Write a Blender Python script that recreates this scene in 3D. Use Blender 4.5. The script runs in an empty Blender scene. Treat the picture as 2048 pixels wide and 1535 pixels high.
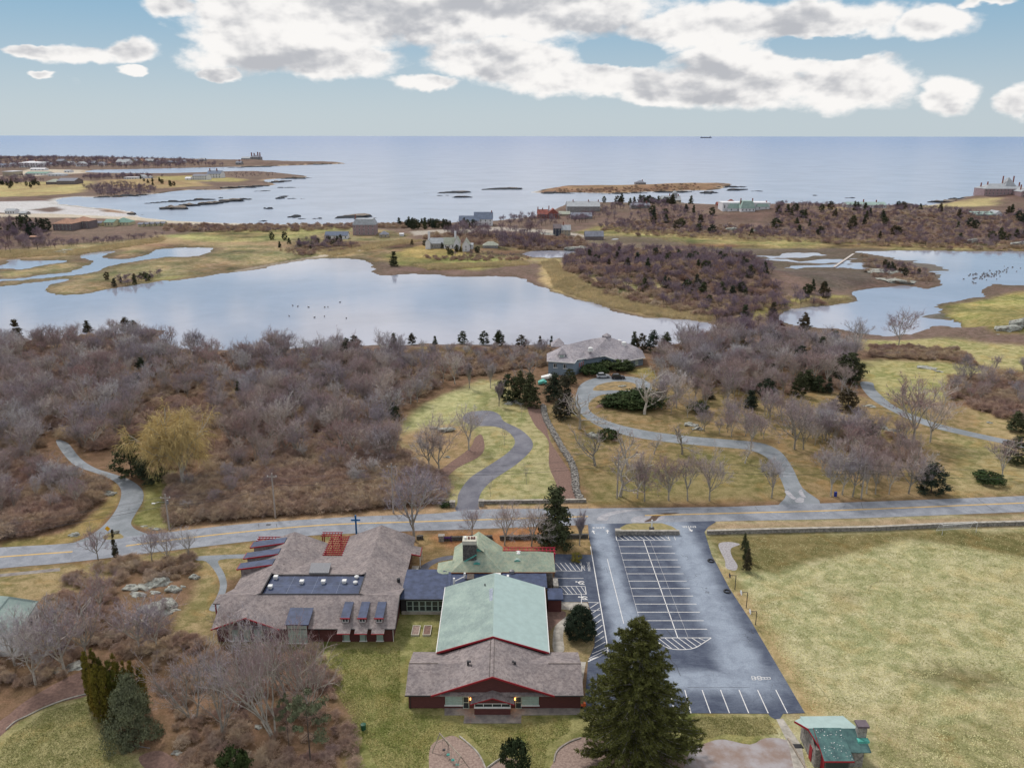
import bpy, math, random
import numpy as np
from mathutils import Vector, Matrix

# ---------------------------------------------------------------- camera, sky, sun, exposure
SC = bpy.context.scene
COL = SC.collection
FPX, CX, CY, CAMH = 1657.0, 1024.0, 767.5, 80.0
PITCH = math.atan((CY - 271.5) / FPX)
ROLL = math.radians(0.07)
cam_d = bpy.data.cameras.new('camera')
cam_d.sensor_width = 36.0
cam_d.lens = FPX / 2048.0 * 36.0
cam_d.clip_start = 0.5
cam_d.clip_end = 200000.0
cam = bpy.data.objects.new('camera', cam_d)
COL.objects.link(cam)
cam.location = (0, 0, CAMH)
cam.rotation_euler = (Matrix.Rotation(math.pi / 2 - PITCH, 3, 'X') @ Matrix.Rotation(ROLL, 3, 'Z')).to_euler()
SC.camera = cam
SC.view_settings.view_transform = 'Standard'
SC.view_settings.look = 'None'
SC.view_settings.exposure = 0.7
SC.view_settings.gamma = 1.0
SC.view_settings.use_curve_mapping = False

SUN_EL, SUN_AZ = math.radians(50), math.radians(-35)    # azimuth measured from +Y towards +X

def P(px, py, z=0.0):
    """world point at height z seen at photograph position (px, py)"""
    a = (px - CX) / FPX
    b = (CY - py) / FPX
    c, s = math.cos(ROLL), math.sin(ROLL)
    a, b = a * c - b * s, a * s + b * c
    dy = math.cos(PITCH) + b * math.sin(PITCH)
    dz = -math.sin(PITCH) + b * math.cos(PITCH)
    t = (z - CAMH) / dz
    return a * t, dy * t

def azel(px, py):
    a = (px - CX) / FPX
    b = (CY - py) / FPX
    dy = math.cos(PITCH) + b * math.sin(PITCH)
    dz = -math.sin(PITCH) + b * math.cos(PITCH)
    return math.atan2(a, dy), math.atan2(dz, math.hypot(a, dy))

def mpp(y, z=0.0):
    """metres per photograph pixel at ground distance y"""
    return (y * math.cos(PITCH) + (CAMH - z) * math.sin(PITCH)) / FPX

class Nd:
    """small node expression helper"""
    def __init__(s, nt, sock): s.nt = nt; s.s = sock
    def _m(s, op, *o, clamp=False):
        n = s.nt.nodes.new('ShaderNodeMath'); n.operation = op; n.use_clamp = clamp
        for i, v in enumerate((s,) + o):
            if isinstance(v, Nd): s.nt.links.new(v.s, n.inputs[i])
            else: n.inputs[i].default_value = v
        return Nd(s.nt, n.outputs[0])
    def __add__(s, o): return s._m('ADD', o)
    def __sub__(s, o): return s._m('SUBTRACT', o)
    def __mul__(s, o): return s._m('MULTIPLY', o)
    def __truediv__(s, o): return s._m('DIVIDE', o)
    def max(s, o): return s._m('MAXIMUM', o)
    def min(s, o): return s._m('MINIMUM', o)
    def sm(s, a, b, lo=0.0, hi=1.0):
        n = s.nt.nodes.new('ShaderNodeMapRange'); n.interpolation_type = 'SMOOTHSTEP'
        s.nt.links.new(s.s, n.inputs[0])
        if a > b: a, b, lo, hi = b, a, hi, lo
        for i, v in zip((1, 2, 3, 4), (a, b, lo, hi)): n.inputs[i].default_value = v
        return Nd(s.nt, n.outputs[0])

def noise(nt, vec, scale, detail=4, rough=0.55, dist=0.0, dim='3D'):
    n = nt.nodes.new('ShaderNodeTexNoise'); n.noise_dimensions = dim
    n.inputs['Scale'].default_value = scale; n.inputs['Detail'].default_value = detail
    n.inputs['Roughness'].default_value = rough; n.inputs['Distortion'].default_value = dist
    if vec is not None: nt.links.new(vec, n.inputs['Vector'])
    return Nd(nt, n.outputs['Fac'])

def mixc(nt, fac, a, b, mode='MIX'):
    n = nt.nodes.new('ShaderNodeMix'); n.data_type = 'RGBA'; n.blend_type = mode; n.clamp_factor = True
    for sock, v in ((n.inputs[0], fac), (n.inputs[6], a), (n.inputs[7], b)):
        if isinstance(v, Nd): nt.links.new(v.s, sock)
        elif isinstance(v, bpy.types.NodeSocket): nt.links.new(v, sock)
        elif isinstance(v, (int, float)): sock.default_value = v
        else: sock.default_value = (v[0], v[1], v[2], 1)
    return n.outputs[2]

def build_world():
    w = bpy.data.worlds.new('World'); SC.world = w; w.use_nodes = True
    nt = w.node_tree; nt.nodes.clear(); L = nt.links
    out = nt.nodes.new('ShaderNodeOutputWorld'); bg = nt.nodes.new('ShaderNodeBackground')
    bg.inputs['Strength'].default_value = 0.1
    L.new(bg.outputs[0], out.inputs[0])
    sky = nt.nodes.new('ShaderNodeTexSky'); sky.sky_type = 'NISHITA'; sky.sun_disc = False
    sky.sun_elevation = SUN_EL; sky.sun_rotation = SUN_AZ
    sky.air_density = 1.0; sky.dust_density = 0.6; sky.ozone_density = 1.6; sky.altitude = 80
    tc = nt.nodes.new('ShaderNodeTexCoord')
    sx = nt.nodes.new('ShaderNodeSeparateXYZ'); L.new(tc.outputs['Generated'], sx.inputs[0])
    X, Y, Z = (Nd(nt, sx.outputs[i]) for i in range(3))
    az = X._m('ARCTAN2', Y); el = Z._m('ARCSINE')
    cb = nt.nodes.new('ShaderNodeCombineXYZ')
    # cloud space: flattens towards the horizon as a cloud deck does
    L.new((az * 1.0).s, cb.inputs[0]); L.new((el * 1.7).s, cb.inputs[1])
    v = cb.outputs[0]
    vm = nt.nodes.new('ShaderNodeVectorMath'); vm.operation = 'ADD'; vm.inputs[1].default_value = (0.004, 0.016, 0)
    L.new(v, vm.inputs[0])
    ells = [(620, 40, 300, 85), (500, 95, 150, 62), (840, 20, 360, 75), (640, 115, 210, 40), (1000, 120, 190, 60),
            (1060, 10, 400, 80), (1420, 50, 240, 55), (1200, 160, 240, 42), (1450, 170, 290, 55), (1500, 120, 200, 50), (1630, 45, 190, 52),
            (1700, 165, 140, 62), (1340, 190, 130, 28), (1860, 40, 85, 36), (1900, 187, 62, 45), (2040, 195, 50, 34),
            (856, 168, 75, 20), (155, 107, 85, 22), (262, 105, 65, 26), (266, 142, 30, 10), (335, 8, 70, 34), (60, 103, 45, 14), (94, 150, 20, 9), (440, 148, 40, 16), (1980, 3, 60, 10)]
    mask = None
    wx = (noise(nt, v, 14, 4, 0.6) - 0.5) * 0.05
    vm2 = nt.nodes.new('ShaderNodeVectorMath'); vm2.operation = 'ADD'; vm2.inputs[1].default_value = (7.1, 3.3, 0)
    L.new(v, vm2.inputs[0])
    wy = (noise(nt, vm2.outputs[0], 14, 4, 0.6) - 0.5) * 0.028
    azw = az + wx; elw = el + wy
    for (cx, cy, rx, ry) in ells:
        a0, e0 = azel(cx, cy)
        ra = rx / FPX; re = ry / FPX
        dx = (azw - a0) / ra; dy = (elw - e0) / re
        m = (dx * dx + dy * dy)._m('SQRT').sm(1.25, 0.1)
        mask = m if mask is None else mask.max(m)
    hole = None
    for (cx, cy, rx, ry) in [(1245, 108, 75, 22), (1640, 95, 120, 20)]:
        a0, e0 = azel(cx, cy)
        dx = (azw - a0) / (rx / FPX); dy = (elw - e0) / (ry / FPX)
        m = (dx * dx + dy * dy)._m('SQRT').sm(1.3, 0.3)
        hole = m if hole is None else hole.max(m)
    mask = mask - hole * 0.8
    # beyond the frame the broken deck simply goes on
    deck = el.sm(0.150, 0.24) * noise(nt, v, 3.2, 3).sm(0.30, 0.55)
    side = (az._m('ABSOLUTE').sm(0.57, 0.75) * el.sm(0.03, 0.09)) * noise(nt, v, 6, 3).sm(0.45, 0.65)
    mask = mask.max(deck).max(side * 0.9)
    n1 = noise(nt, v, 15, 10, 0.55, 0.1)
    n2 = noise(nt, vm.outputs[0], 15, 10, 0.55, 0.1)
    s1 = noise(nt, v, 10, 4, 0.5, 0.1); s2 = noise(nt, vm.outputs[0], 10, 4, 0.5, 0.1)
    n3 = noise(nt, v, 9, 4, 0.55)
    nb = noise(nt, v, 55, 6, 0.6, 0.0)
    dens = (mask * 1.2 + (n1 - 0.5) * 1.5 + (n3 - 0.5) * 0.5 + (nb - 0.5) * 0.35).sm(0.26, 0.72)
    densU = (mask + (n2 - 0.5) * 1.6).sm(0.25, 1.15)
    shade = (s1 - s2) * 3.4 + (n1 - n2) * 1.2 + 0.72 + (n3 - 0.5) * 1.5 - (densU - 0.5) * 0.5
    cl = mixc(nt, shade.sm(0.1, 0.95), (3.1, 3.15, 3.35), (6.0, 5.85, 5.7))
    # clear sky: Nishita, with a thin pale veil low down
    veil = mixc(nt, el.sm(0.0, 0.17), (3.15, 3.65, 3.95), (1.4, 2.6, 3.65))
    base = mixc(nt, 0.96, sky.outputs[0], veil)
    col = mixc(nt, dens * 0.97, base, cl)
    # below the horizon: neutral ground bounce
    col = mixc(nt, el.sm(-0.004, -0.05), col, (1.2, 1.2, 1.3))
    L.new(col, bg.inputs[0])
build_world()

sd_ = bpy.data.lights.new('sun', 'SUN'); sd_.energy = 1.5; sd_.angle = math.radians(10); sd_.color = (1.0, 0.95, 0.88)
sun = bpy.data.objects.new('sun', sd_); COL.objects.link(sun)
sun.rotation_euler = Vector((-math.sin(SUN_AZ) * math.cos(SUN_EL), -math.cos(SUN_AZ) * math.cos(SUN_EL), -math.sin(SUN_EL))).to_track_quat('-Z', 'Y').to_euler()

# ---------------------------------------------------------------- helpers
R = random.Random(11)
NR = np.random.RandomState(5)

def tag(o, label=None, cat=None, group=None, kind=None):
    if label: o['label'] = label
    if cat: o['category'] = cat
    if group: o['group'] = group
    if kind: o['kind'] = kind
    return o

def empty(name, loc, label, cat, group=None, rz=0.0):
    o = bpy.data.objects.new(name, None); COL.objects.link(o)
    o.location = loc; o.rotation_euler = (0, 0, rz); o.empty_display_size = 0.5
    return tag(o, label, cat, group)

def mkmesh(name, V, F, mats=None, mi=None, smooth=False):
    me = bpy.data.meshes.new(name)
    me.from_pydata([tuple(map(float, v)) for v in V], [], [tuple(int(i) for i in f) for f in F])
    for m in (mats or []): me.materials.append(m)
    if mi is not None: me.polygons.foreach_set('material_index', mi)
    if smooth: me.polygons.foreach_set('use_smooth', [True] * len(me.polygons))
    me.update()
    return me

def fastmesh(name, V, F, mat=None, smooth=False):
    """numpy arrays, all faces with the same vertex count"""
    me = bpy.data.meshes.new(name)
    V = np.asarray(V, dtype=np.float32); F = np.asarray(F, dtype=np.int32); k = F.shape[1]
    me.vertices.add(len(V)); me.vertices.foreach_set('co', V.ravel())
    me.loops.add(F.size); me.loops.foreach_set('vertex_index', F.ravel())
    me.polygons.add(len(F)); me.polygons.foreach_set('loop_start', np.arange(0, F.size, k, dtype=np.int32))
    if smooth: me.polygons.foreach_set('use_smooth', np.ones(len(F), dtype=bool))
    me.update(calc_edges=True)
    if mat: me.materials.append(mat)
    return me

def link(name, me, parent=None, loc=None):
    o = bpy.data.objects.new(name, me); COL.objects.link(o)
    if parent is not None: o.parent = parent
    if loc is not None: o.location = loc
    return o

class MB:
    def __init__(s): s.V = []; s.F = []
    def poly(s, pts):
        n = len(s.V); s.V += [tuple(p) for p in pts]; s.F.append(tuple(range(n, n + len(pts)))); return s
    def box(s, x0, y0, z0, x1, y1, z1):
        x0, x1 = min(x0, x1), max(x0, x1); y0, y1 = min(y0, y1), max(y0, y1); z0, z1 = min(z0, z1), max(z0, z1)
        n = len(s.V)
        s.V += [(x0, y0, z0), (x1, y0, z0), (x1, y1, z0), (x0, y1, z0), (x0, y0, z1), (x1, y0, z1), (x1, y1, z1), (x0, y1, z1)]
        s.F += [tuple(n + i for i in f) for f in ((0, 3, 2, 1), (4, 5, 6, 7), (0, 1, 5, 4), (1, 2, 6, 5), (2, 3, 7, 6), (3, 0, 4, 7))]
        return s
    def slab(s, pts, t=0.18):
        """solid sheet: top polygon and a copy t below"""
        n = len(s.V); k = len(pts)
        s.V += [tuple(p) for p in pts] + [(p[0], p[1], p[2] - t) for p in pts]
        s.F.append(tuple(range(n, n + k))); s.F.append(tuple(range(n + 2 * k - 1, n + k - 1, -1)))
        for i in range(k):
            j = (i + 1) % k
            s.F.append((n + i, n + k + i, n + k + j, n + j))
        return s
    def prism(s, pts, z0, z1):
        return s.slab([(p[0], p[1], z1) for p in pts], z1 - z0)
    def tube(s, pts, rad, n=6, cap=True):
        pts = [Vector(p) for p in pts]
        if not isinstance(rad, (list, tuple)): rad = [rad] * len(pts)
        b = len(s.V)
        for i, p in enumerate(pts):
            d = (pts[min(i + 1, len(pts) - 1)] - pts[max(i - 1, 0)]).normalized()
            u = d.cross(Vector((0, 0, 1)) if abs(d.z) < 0.9 else Vector((1, 0, 0))).normalized(); w = d.cross(u)
            for k in range(n):
                a = 2 * math.pi * k / n
                s.V.append(tuple(p + (u * math.cos(a) + w * math.sin(a)) * rad[i]))
        for i in range(len(pts) - 1):
            for k in range(n):
                k2 = (k + 1) % n
                s.F.append((b + i * n + k, b + i * n + k2, b + (i + 1) * n + k2, b + (i + 1) * n + k))
        if cap:
            s.F.append(tuple(b + k for k in range(n))[::-1]); s.F.append(tuple(b + (len(pts) - 1) * n + k for k in range(n)))
        return s
    def make(s, name, mat, root=None, smooth=False, base=None):
        """mesh in world coordinates, hung under root (an unrotated Empty) or placed on its own"""
        off = Vector((0, 0, 0))
        if root is not None:
            r = root
            while r is not None: off = off + r.location; r = r.parent
        elif base is not None: off = Vector(base)
        me = mkmesh(name, [(v[0] - off.x, v[1] - off.y, v[2] - off.z) for v in s.V], s.F, [mat], smooth=smooth)
        o = link(name, me, root)
        if root is None and base is not None: o.location = off
        return o

# ---------------------------------------------------------------- materials
def mat(name, col, rough=0.85, var=0.25, scale=3.0, spec=0.3, col2=None, bump=0.0, bscale=None, metal=0.0, detail=5, coord='Object', rnd=0.0, streak=None):
    m = bpy.data.materials.new(name); m.use_nodes = True
    nt = m.node_tree; b = nt.nodes['Principled BSDF']
    b.inputs['Roughness'].default_value = rough; b.inputs['Metallic'].default_value = metal
    b.inputs['Specular IOR Level'].default_value = spec
    tc = nt.nodes.new('ShaderNodeTexCoord'); vec = tc.outputs[coord]
    if streak:
        mp = nt.nodes.new('ShaderNodeMapping'); mp.inputs['Scale'].default_value = streak
        nt.links.new(vec, mp.inputs[0]); vec = mp.outputs[0]
    f = noise(nt, vec, scale, detail, 0.65)
    c2 = col2 or tuple(c * (1 - var) for c in col)
    c1 = tuple(min(1, c * (1 + var * 0.6)) for c in col) if col2 is None else col
    c = mixc(nt, f.sm(0.3, 0.7), c2, c1)
    if rnd:
        oi = nt.nodes.new('ShaderNodeObjectInfo')
        k = Nd(nt, oi.outputs['Random']).sm(0, 1, 1 - rnd, 1 + rnd)
        hs = nt.nodes.new('ShaderNodeHueSaturation'); nt.links.new(c, hs.inputs['Color']); nt.links.new(k.s, hs.inputs['Value'])
        c = hs.outputs[0]
    nt.links.new(c, b.inputs['Base Color'])
    if bump:
        bp = nt.nodes.new('ShaderNodeBump'); bp.inputs['Strength'].default_value = bump; bp.inputs['Distance'].default_value = 0.05
        nt.links.new(noise(nt, vec, bscale or scale * 3, 4).s, bp.inputs['Height']); nt.links.new(bp.outputs[0], b.inputs['Normal'])
    return m

def shingle_mat(name, ca, cb, cc, row=0.22, wid=0.42, mott=1.0, stain=0.0, axis='x'):
    m = bpy.data.materials.new(name); m.use_nodes = True
    nt = m.node_tree; b = nt.nodes['Principled BSDF']; b.inputs['Roughness'].default_value = 0.9
    b.inputs['Specular IOR Level'].default_value = 0.2
    tc = nt.nodes.new('ShaderNodeTexCoord'); geo = nt.nodes.new('ShaderNodeNewGeometry')
    sp = nt.nodes.new('ShaderNodeSeparateXYZ'); nt.links.new(geo.outputs['Position'], sp.inputs[0])
    sn = nt.nodes.new('ShaderNodeSeparateXYZ'); nt.links.new(geo.outputs['Normal'], sn.inputs[0])
    X, Y, Z = (Nd(nt, sp.outputs[i]) for i in range(3))
    NX, NY = Nd(nt, sn.outputs[0]), Nd(nt, sn.outputs[1])
    ew = (NX._m('ABSOLUTE') - NY._m('ABSOLUTE')).sm(-0.02, 0.02)       # 1 on slopes facing east or west
    along = X + (Y - X) * ew
    down = Y + (X - Y) * ew
    cb_ = nt.nodes.new('ShaderNodeCombineXYZ'); nt.links.new(along.s, cb_.inputs[0]); nt.links.new(down.s, cb_.inputs[1])
    br = nt.nodes.new('ShaderNodeTexBrick'); nt.links.new(cb_.outputs[0], br.inputs['Vector'])
    br.inputs['Scale'].default_value = 1.0; br.inputs['Brick Width'].default_value = wid; br.inputs['Row Height'].default_value = row
    br.inputs['Mortar Size'].default_value = 0.012; br.inputs['Mortar Smooth'].default_value = 0.5
    br.inputs['Color1'].default_value = (*ca, 1); br.inputs['Color2'].default_value = (*cb, 1); br.inputs['Mortar'].default_value = (*[c * 0.55 for c in ca], 1)
    f = noise(nt, geo.outputs['Position'], 1.6, 6, 0.8)
    c = mixc(nt, f.sm(0.4, 0.62) * (0.75 * mott), br.outputs['Color'], cc)
    f2 = noise(nt, geo.outputs['Position'], 0.35, 4, 0.6)
    c = mixc(nt, 1.0, c, mixc(nt, f2.sm(0.3, 0.7), (0.82, 0.82, 0.84), (1.12, 1.1, 1.08)), 'MULTIPLY')
    if stain:
        f3 = noise(nt, geo.outputs['Position'], 7.0, 3, 0.5)
        c = mixc(nt, f3.sm(0.66, 0.74) * stain, c, (0.75, 0.76, 0.7))
    nt.links.new(c, b.inputs['Base Color'])
    bp = nt.nodes.new('ShaderNodeBump'); bp.inputs['Strength'].default_value = 0.5; bp.inputs['Distance'].default_value = 0.03
    nt.links.new(br.outputs['Fac'], bp.inputs['Height']); bp.invert = True
    nt.links.new(bp.outputs[0], b.inputs['Normal'])
    return m

M = {}
M['shingle'] = shingle_mat('brown_shingle', (0.25, 0.215, 0.215), (0.165, 0.14, 0.145), (0.33, 0.29, 0.285))
M['shingle_far'] = shingle_mat('weathered_shingle', (0.34, 0.31, 0.34), (0.23, 0.21, 0.235), (0.44, 0.42, 0.45), 0.3, 0.6)
M['green_roof'] = shingle_mat('pale_green_shingle', (0.31, 0.395, 0.365), (0.27, 0.35, 0.33), (0.37, 0.45, 0.42), 0.2, 0.5, 0.5, 0.25)
M['green_roof_old'] = shingle_mat('old_green_shingle', (0.33, 0.41, 0.33), (0.27, 0.34, 0.27), (0.42, 0.43, 0.32), 0.2, 0.4, 1.0, 0.2)
M['copper'] = mat('verdigris_metal', (0.10, 0.42, 0.36), 0.6, 0.3, 2.0)
M['teal_metal'] = mat('stained_green_metal_roof', (0.10, 0.20, 0.19), 0.55, 0.3, 1.0, col2=(0.045, 0.095, 0.10), detail=7)
M['teal_pale'] = mat('pale_green_metal_roof', (0.35, 0.455, 0.445), 0.6, 0.08, 0.8)
M['membrane'] = mat('dark_blue_roof_membrane', (0.056, 0.077, 0.155), 0.6, 0.3, 0.9, col2=(0.026, 0.038, 0.08), detail=7)
M['brick_wall'] = mat('dark_red_brick', (0.115, 0.042, 0.04), 0.9, 0.25, 2.0, streak=(0.6, 0.6, 9.0))
M['red_trim'] = mat('red_trim_paint', (0.30, 0.018, 0.03), 0.55, 0.1, 4)
M['red_pergola'] = mat('crimson_pergola_paint', (0.42, 0.02, 0.06), 0.6, 0.1, 4)
M['white'] = mat('white_paint', (0.72, 0.72, 0.72), 0.6, 0.08, 3)
M['offwhite'] = mat('cream_wall', (0.55, 0.52, 0.44), 0.8, 0.1, 1)
M['pale_green_frame'] = mat('pale_green_window_frame', (0.38, 0.48, 0.43), 0.6, 0.1, 3)
M['blind'] = mat('window_blind', (0.33, 0.42, 0.38), 0.5, 0.15, 2)
M['dark_frame'] = mat('dark_metal', (0.03, 0.03, 0.035), 0.5, 0.2, 4)
M['grey_metal'] = mat('grey_metal', (0.25, 0.25, 0.27), 0.45, 0.1, 3, metal=0.5)
M['concrete'] = mat('concrete', (0.40, 0.37, 0.33), 0.9, 0.35, 0.9, detail=8)
M['concrete_old'] = mat('weathered_concrete', (0.33, 0.30, 0.27), 0.9, 0.4, 0.6, col2=(0.16, 0.14, 0.14), detail=8)
M['stone'] = mat('field_stone', (0.36, 0.34, 0.31), 0.95, 0.5, 2.2, col2=(0.13, 0.12, 0.12), bump=0.5, detail=8)
M['stone_dark'] = mat('dark_field_stone', (0.14, 0.13, 0.12), 0.95, 0.4, 3.0, col2=(0.045, 0.045, 0.045), bump=0.5, detail=8)
M['wood_grey'] = mat('weathered_wood', (0.33, 0.28, 0.23), 0.9, 0.3, 1.5, streak=(2, 2, 0.4))
M['pole_wood'] = mat('utility_pole_wood', (0.36, 0.32, 0.29), 0.9, 0.3, 3, streak=(4, 4, 0.5))
M['bark'] = mat('grey_brown_bark', (0.36, 0.33, 0.29), 0.95, 0.3, 2.5, rnd=0.25)
M['bark_dark'] = mat('dark_bark', (0.11, 0.09, 0.08), 0.95, 0.3, 2.5, rnd=0.2)
M['shingle_wall'] = mat('blue_grey_clapboard', (0.20, 0.26, 0.33), 0.85, 0.15, 1.0, streak=(0.5, 0.5, 6))

def glass_mat(name='window_glass', col=(0.03, 0.04, 0.045)):
    m = bpy.data.materials.new(name); m.use_nodes = True
    b = m.node_tree.nodes['Principled BSDF']; b.inputs['Base Color'].default_value = (*col, 1)
    b.inputs['Roughness'].default_value = 0.08; b.inputs['Specular IOR Level'].default_value = 0.6
    return m
M['glass'] = glass_mat()

def emit_mat(name, col, s):
    m = bpy.data.materials.new(name); m.use_nodes = True
    b = m.node_tree.nodes['Principled BSDF']; b.inputs['Base Color'].default_value = (*col, 1)
    b.inputs['Emission Color'].default_value = (*col, 1); b.inputs['Emission Strength'].default_value = s
    return m
M['lamp_glow'] = emit_mat('lit_lamp', (1.0, 0.42, 0.10), 3.0)

def twig_mat(name, cols, rough=0.9, big=((0.92, 0.92, 0.92), (1.06, 1.06, 1.06))):
    m = bpy.data.materials.new(name); m.use_nodes = True
    nt = m.node_tree; b = nt.nodes['Principled BSDF']; b.inputs['Roughness'].default_value = rough
    b.inputs['Specular IOR Level'].default_value = 0.15
    oi = nt.nodes.new('ShaderNodeObjectInfo')
    r = nt.nodes.new('ShaderNodeValToRGB'); nt.links.new(oi.outputs['Random'], r.inputs[0])
    el = r.color_ramp.elements
    while len(el) < len(cols): el.new(0.5)
    for i, c in enumerate(cols):
        el[i].position = i / (len(cols) - 1); el[i].color = (*c, 1)
    g = nt.nodes.new('ShaderNodeNewGeometry')
    f = noise(nt, g.outputs['Position'], 0.7, 3, 0.6)
    c = mixc(nt, 1.0, r.outputs[0], mixc(nt, f.sm(0.3, 0.7), (0.78, 0.74, 0.76), (1.2, 1.16, 1.1)), 'MULTIPLY')
    fb = noise(nt, g.outputs['Position'], 0.045, 4, 0.6)
    c = mixc(nt, 1.0, c, mixc(nt, fb.sm(0.38, 0.62), *big), 'MULTIPLY')
    nt.links.new(c, b.inputs['Base Color'])
    return m
M['twig'] = twig_mat('bare_twigs', [(0.34, 0.30, 0.32), (0.27, 0.235, 0.255), (0.43, 0.41, 0.42), (0.31, 0.24, 0.255), (0.38, 0.35, 0.335), (0.52, 0.505, 0.49)], 0.9, ((1.08, 0.96, 0.92), (1.02, 1.07, 1.18)))
M['twig_brush'] = twig_mat('brush_twigs', [(0.36, 0.27, 0.22), (0.42, 0.34, 0.265), (0.31, 0.235, 0.21), (0.50, 0.42, 0.33), (0.34, 0.285, 0.275)], 0.9, ((1.0, 0.90, 0.92), (1.18, 1.18, 1.08)))
M['twig_far'] = twig_mat('distant_twigs', [(0.25, 0.195, 0.25), (0.20, 0.155, 0.21), (0.31, 0.26, 0.31), (0.22, 0.15, 0.18), (0.34, 0.29, 0.32)])
M['cedar'] = twig_mat('cedar_needles', [(0.038, 0.055, 0.028), (0.062, 0.07, 0.034), (0.03, 0.046, 0.034), (0.085, 0.065, 0.038)])
M['spruce'] = twig_mat('olive_needles', [(0.118, 0.128, 0.04), (0.118, 0.128, 0.04)])
M['arbor'] = twig_mat('arborvitae_foliage', [(0.06, 0.075, 0.014), (0.20, 0.155, 0.028)])
M['holly'] = twig_mat('holly_leaves', [(0.028, 0.042, 0.026), (0.035, 0.048, 0.03)])
M['juniper'] = twig_mat('juniper_foliage', [(0.14, 0.165, 0.10), (0.16, 0.18, 0.11)])
M['laurel'] = twig_mat('evergreen_shrub_leaves', [(0.035, 0.06, 0.022), (0.06, 0.085, 0.03), (0.03, 0.045, 0.022)])
M['rust_leaf'] = twig_mat('rusty_needles', [(0.085, 0.03, 0.022), (0.07, 0.03, 0.02)])
M['yellow_leaf'] = twig_mat('golden_shrub', [(0.26, 0.22, 0.04), (0.22, 0.2, 0.05)])
M['willow'] = twig_mat('golden_willow_twigs', [(0.60, 0.48, 0.23), (0.60, 0.48, 0.23)])
M['reed'] = twig_mat('dry_reeds', [(0.64, 0.55, 0.36), (0.56, 0.48, 0.30), (0.68, 0.59, 0.40), (0.50, 0.46, 0.27)])
# ---------------------------------------------------------------- terrain
WZ = -2.0
def world_poly(pts, z=WZ): return np.array([P(x, y, z) for x, y in pts])

def catmull(pts, n=4, closed=True):
    out = []; k = len(pts)
    rng = range(k) if closed else range(k - 1)
    for i in rng:
        p0, p1, p2, p3 = (pts[(i - 1) % k], pts[i], pts[(i + 1) % k], pts[(i + 2) % k]) if closed else \
            (pts[max(i - 1, 0)], pts[i], pts[i + 1], pts[min(i + 2, k - 1)])
        for j in range(n):
            t = j / n
            out.append(tuple(0.5 * (2 * b + (c - a) * t + (2 * a - 5 * b + 4 * c - d) * t * t + (3 * b - a - 3 * c + d) * t ** 3)
                             for a, b, c, d in zip(p0, p1, p2, p3)))
    if not closed: out.append(tuple(pts[-1]))
    return out

POND = [(-300, 600), (0, 573), (60, 566), (137, 558), (118, 566), (94, 571), (109, 590), (181, 587), (222, 578), (308, 565), (359, 561), (437, 548),
        (513, 539), (581, 525), (632, 518), (700, 517), (718, 518), (732, 524), (742, 537), (766, 551), (804, 549), (869, 548), (903, 554), (958, 553),
        (1036, 554), (1074, 575), (1111, 585), (1146, 599), (1183, 606), (1224, 619), (1265, 631), (1300, 634), (1373, 640), (1421, 644), (1432, 652),
        (1400, 672), (1350, 690), (1290, 692), (1200, 690), (1100, 688), (1000, 690), (900, 686), (800, 688), (700, 690), (560, 697), (420, 700),
        (370, 703), (345, 692), (325, 682), (337, 670), (325, 662), (285, 660), (240, 668), (150, 678), (0, 690), (-300, 700)]
CREEK = [(-300, 566), (0, 559), (102, 549), (147, 544), (178, 530), (191, 522), (161, 513), (191, 505), (226, 503), (202, 515), (240, 520), (284, 513),
         (308, 501), (355, 496), (410, 495), (427, 500), (393, 512), (342, 513), (290, 520), (222, 531), (178, 546), (102, 553), (0, 562), (-300, 570)]
PONDLET = [(-120, 530), (0, 532), (20, 520), (58, 522), (126, 522), (113, 525), (79, 530), (44, 537), (0, 537), (-120, 545)]
COVE = [(1048, 505), (1087, 501), (1156, 503), (1142, 513), (1077, 515), (1053, 512)]
CHAN = [(1577, 645), (1585, 620), (1629, 612), (1716, 603), (1702, 589), (1713, 581), (1771, 574), (1811, 572), (1851, 580), (1884, 574), (1873, 554),
        (1830, 528), (1756, 510), (1709, 503), (1848, 501), (1943, 503), (2048, 503), (2600, 510), (2600, 620), (2048, 570), (1972, 576), (1957, 592),
        (1921, 600), (1870, 609), (1881, 620), (1899, 634), (1914, 654), (1870, 651), (1848, 660), (1775, 671), (1702, 662)]
SEA = [(2600, 392), (2048, 394), (2000, 398), (1960, 400), (1917, 401), (1877, 407), (1844, 411), (1750, 409), (1600, 406), (1450, 409), (1330, 404),
       (1250, 406), (1140, 412), (1075, 430), (1000, 440), (920, 446), (850, 450), (780, 447), (700, 447), (547, 448), (342, 441), (273, 432), (270, 426),
       (230, 418), (191, 416), (164, 412), (120, 407), (116, 399), (154, 394), (239, 395), (318, 387), (376, 380), (444, 380), (513, 373), (554, 369),
       (526, 362), (547, 358), (619, 354), (581, 348), (513, 342), (444, 343), (350, 346), (250, 346), (171, 344), (190, 340), (239, 339), (410, 335), (547, 332),
       (583, 331), (640, 329), (690, 327), (649, 325), (590, 326), (547, 324), (400, 318), (200, 314), (0, 312), (-700, 310)]
ISLE = [(1062, 385), (1086, 379), (1117, 374), (1176, 371), (1254, 370), (1332, 369), (1400, 366), (1453, 366), (1461, 371), (1435, 379), (1398, 381),
        (1300, 384), (1215, 387), (1148, 385), (1098, 386)]
waters = [np.array(catmull(list(map(tuple, world_poly(p))), 3)) for p in (POND, CREEK, PONDLET, COVE, CHAN)]
sea_w = catmull(list(map(tuple, world_poly(SEA))), 2, closed=False)
sea_w += [(-9000, sea_w[-1][1]), (-9000, 9000), (20000, 9000), (20000, sea_w[0][1])]
waters.append(np.array(sea_w))
isle = np.array(catmull(list(map(tuple, world_poly(ISLE))), 2))

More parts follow.
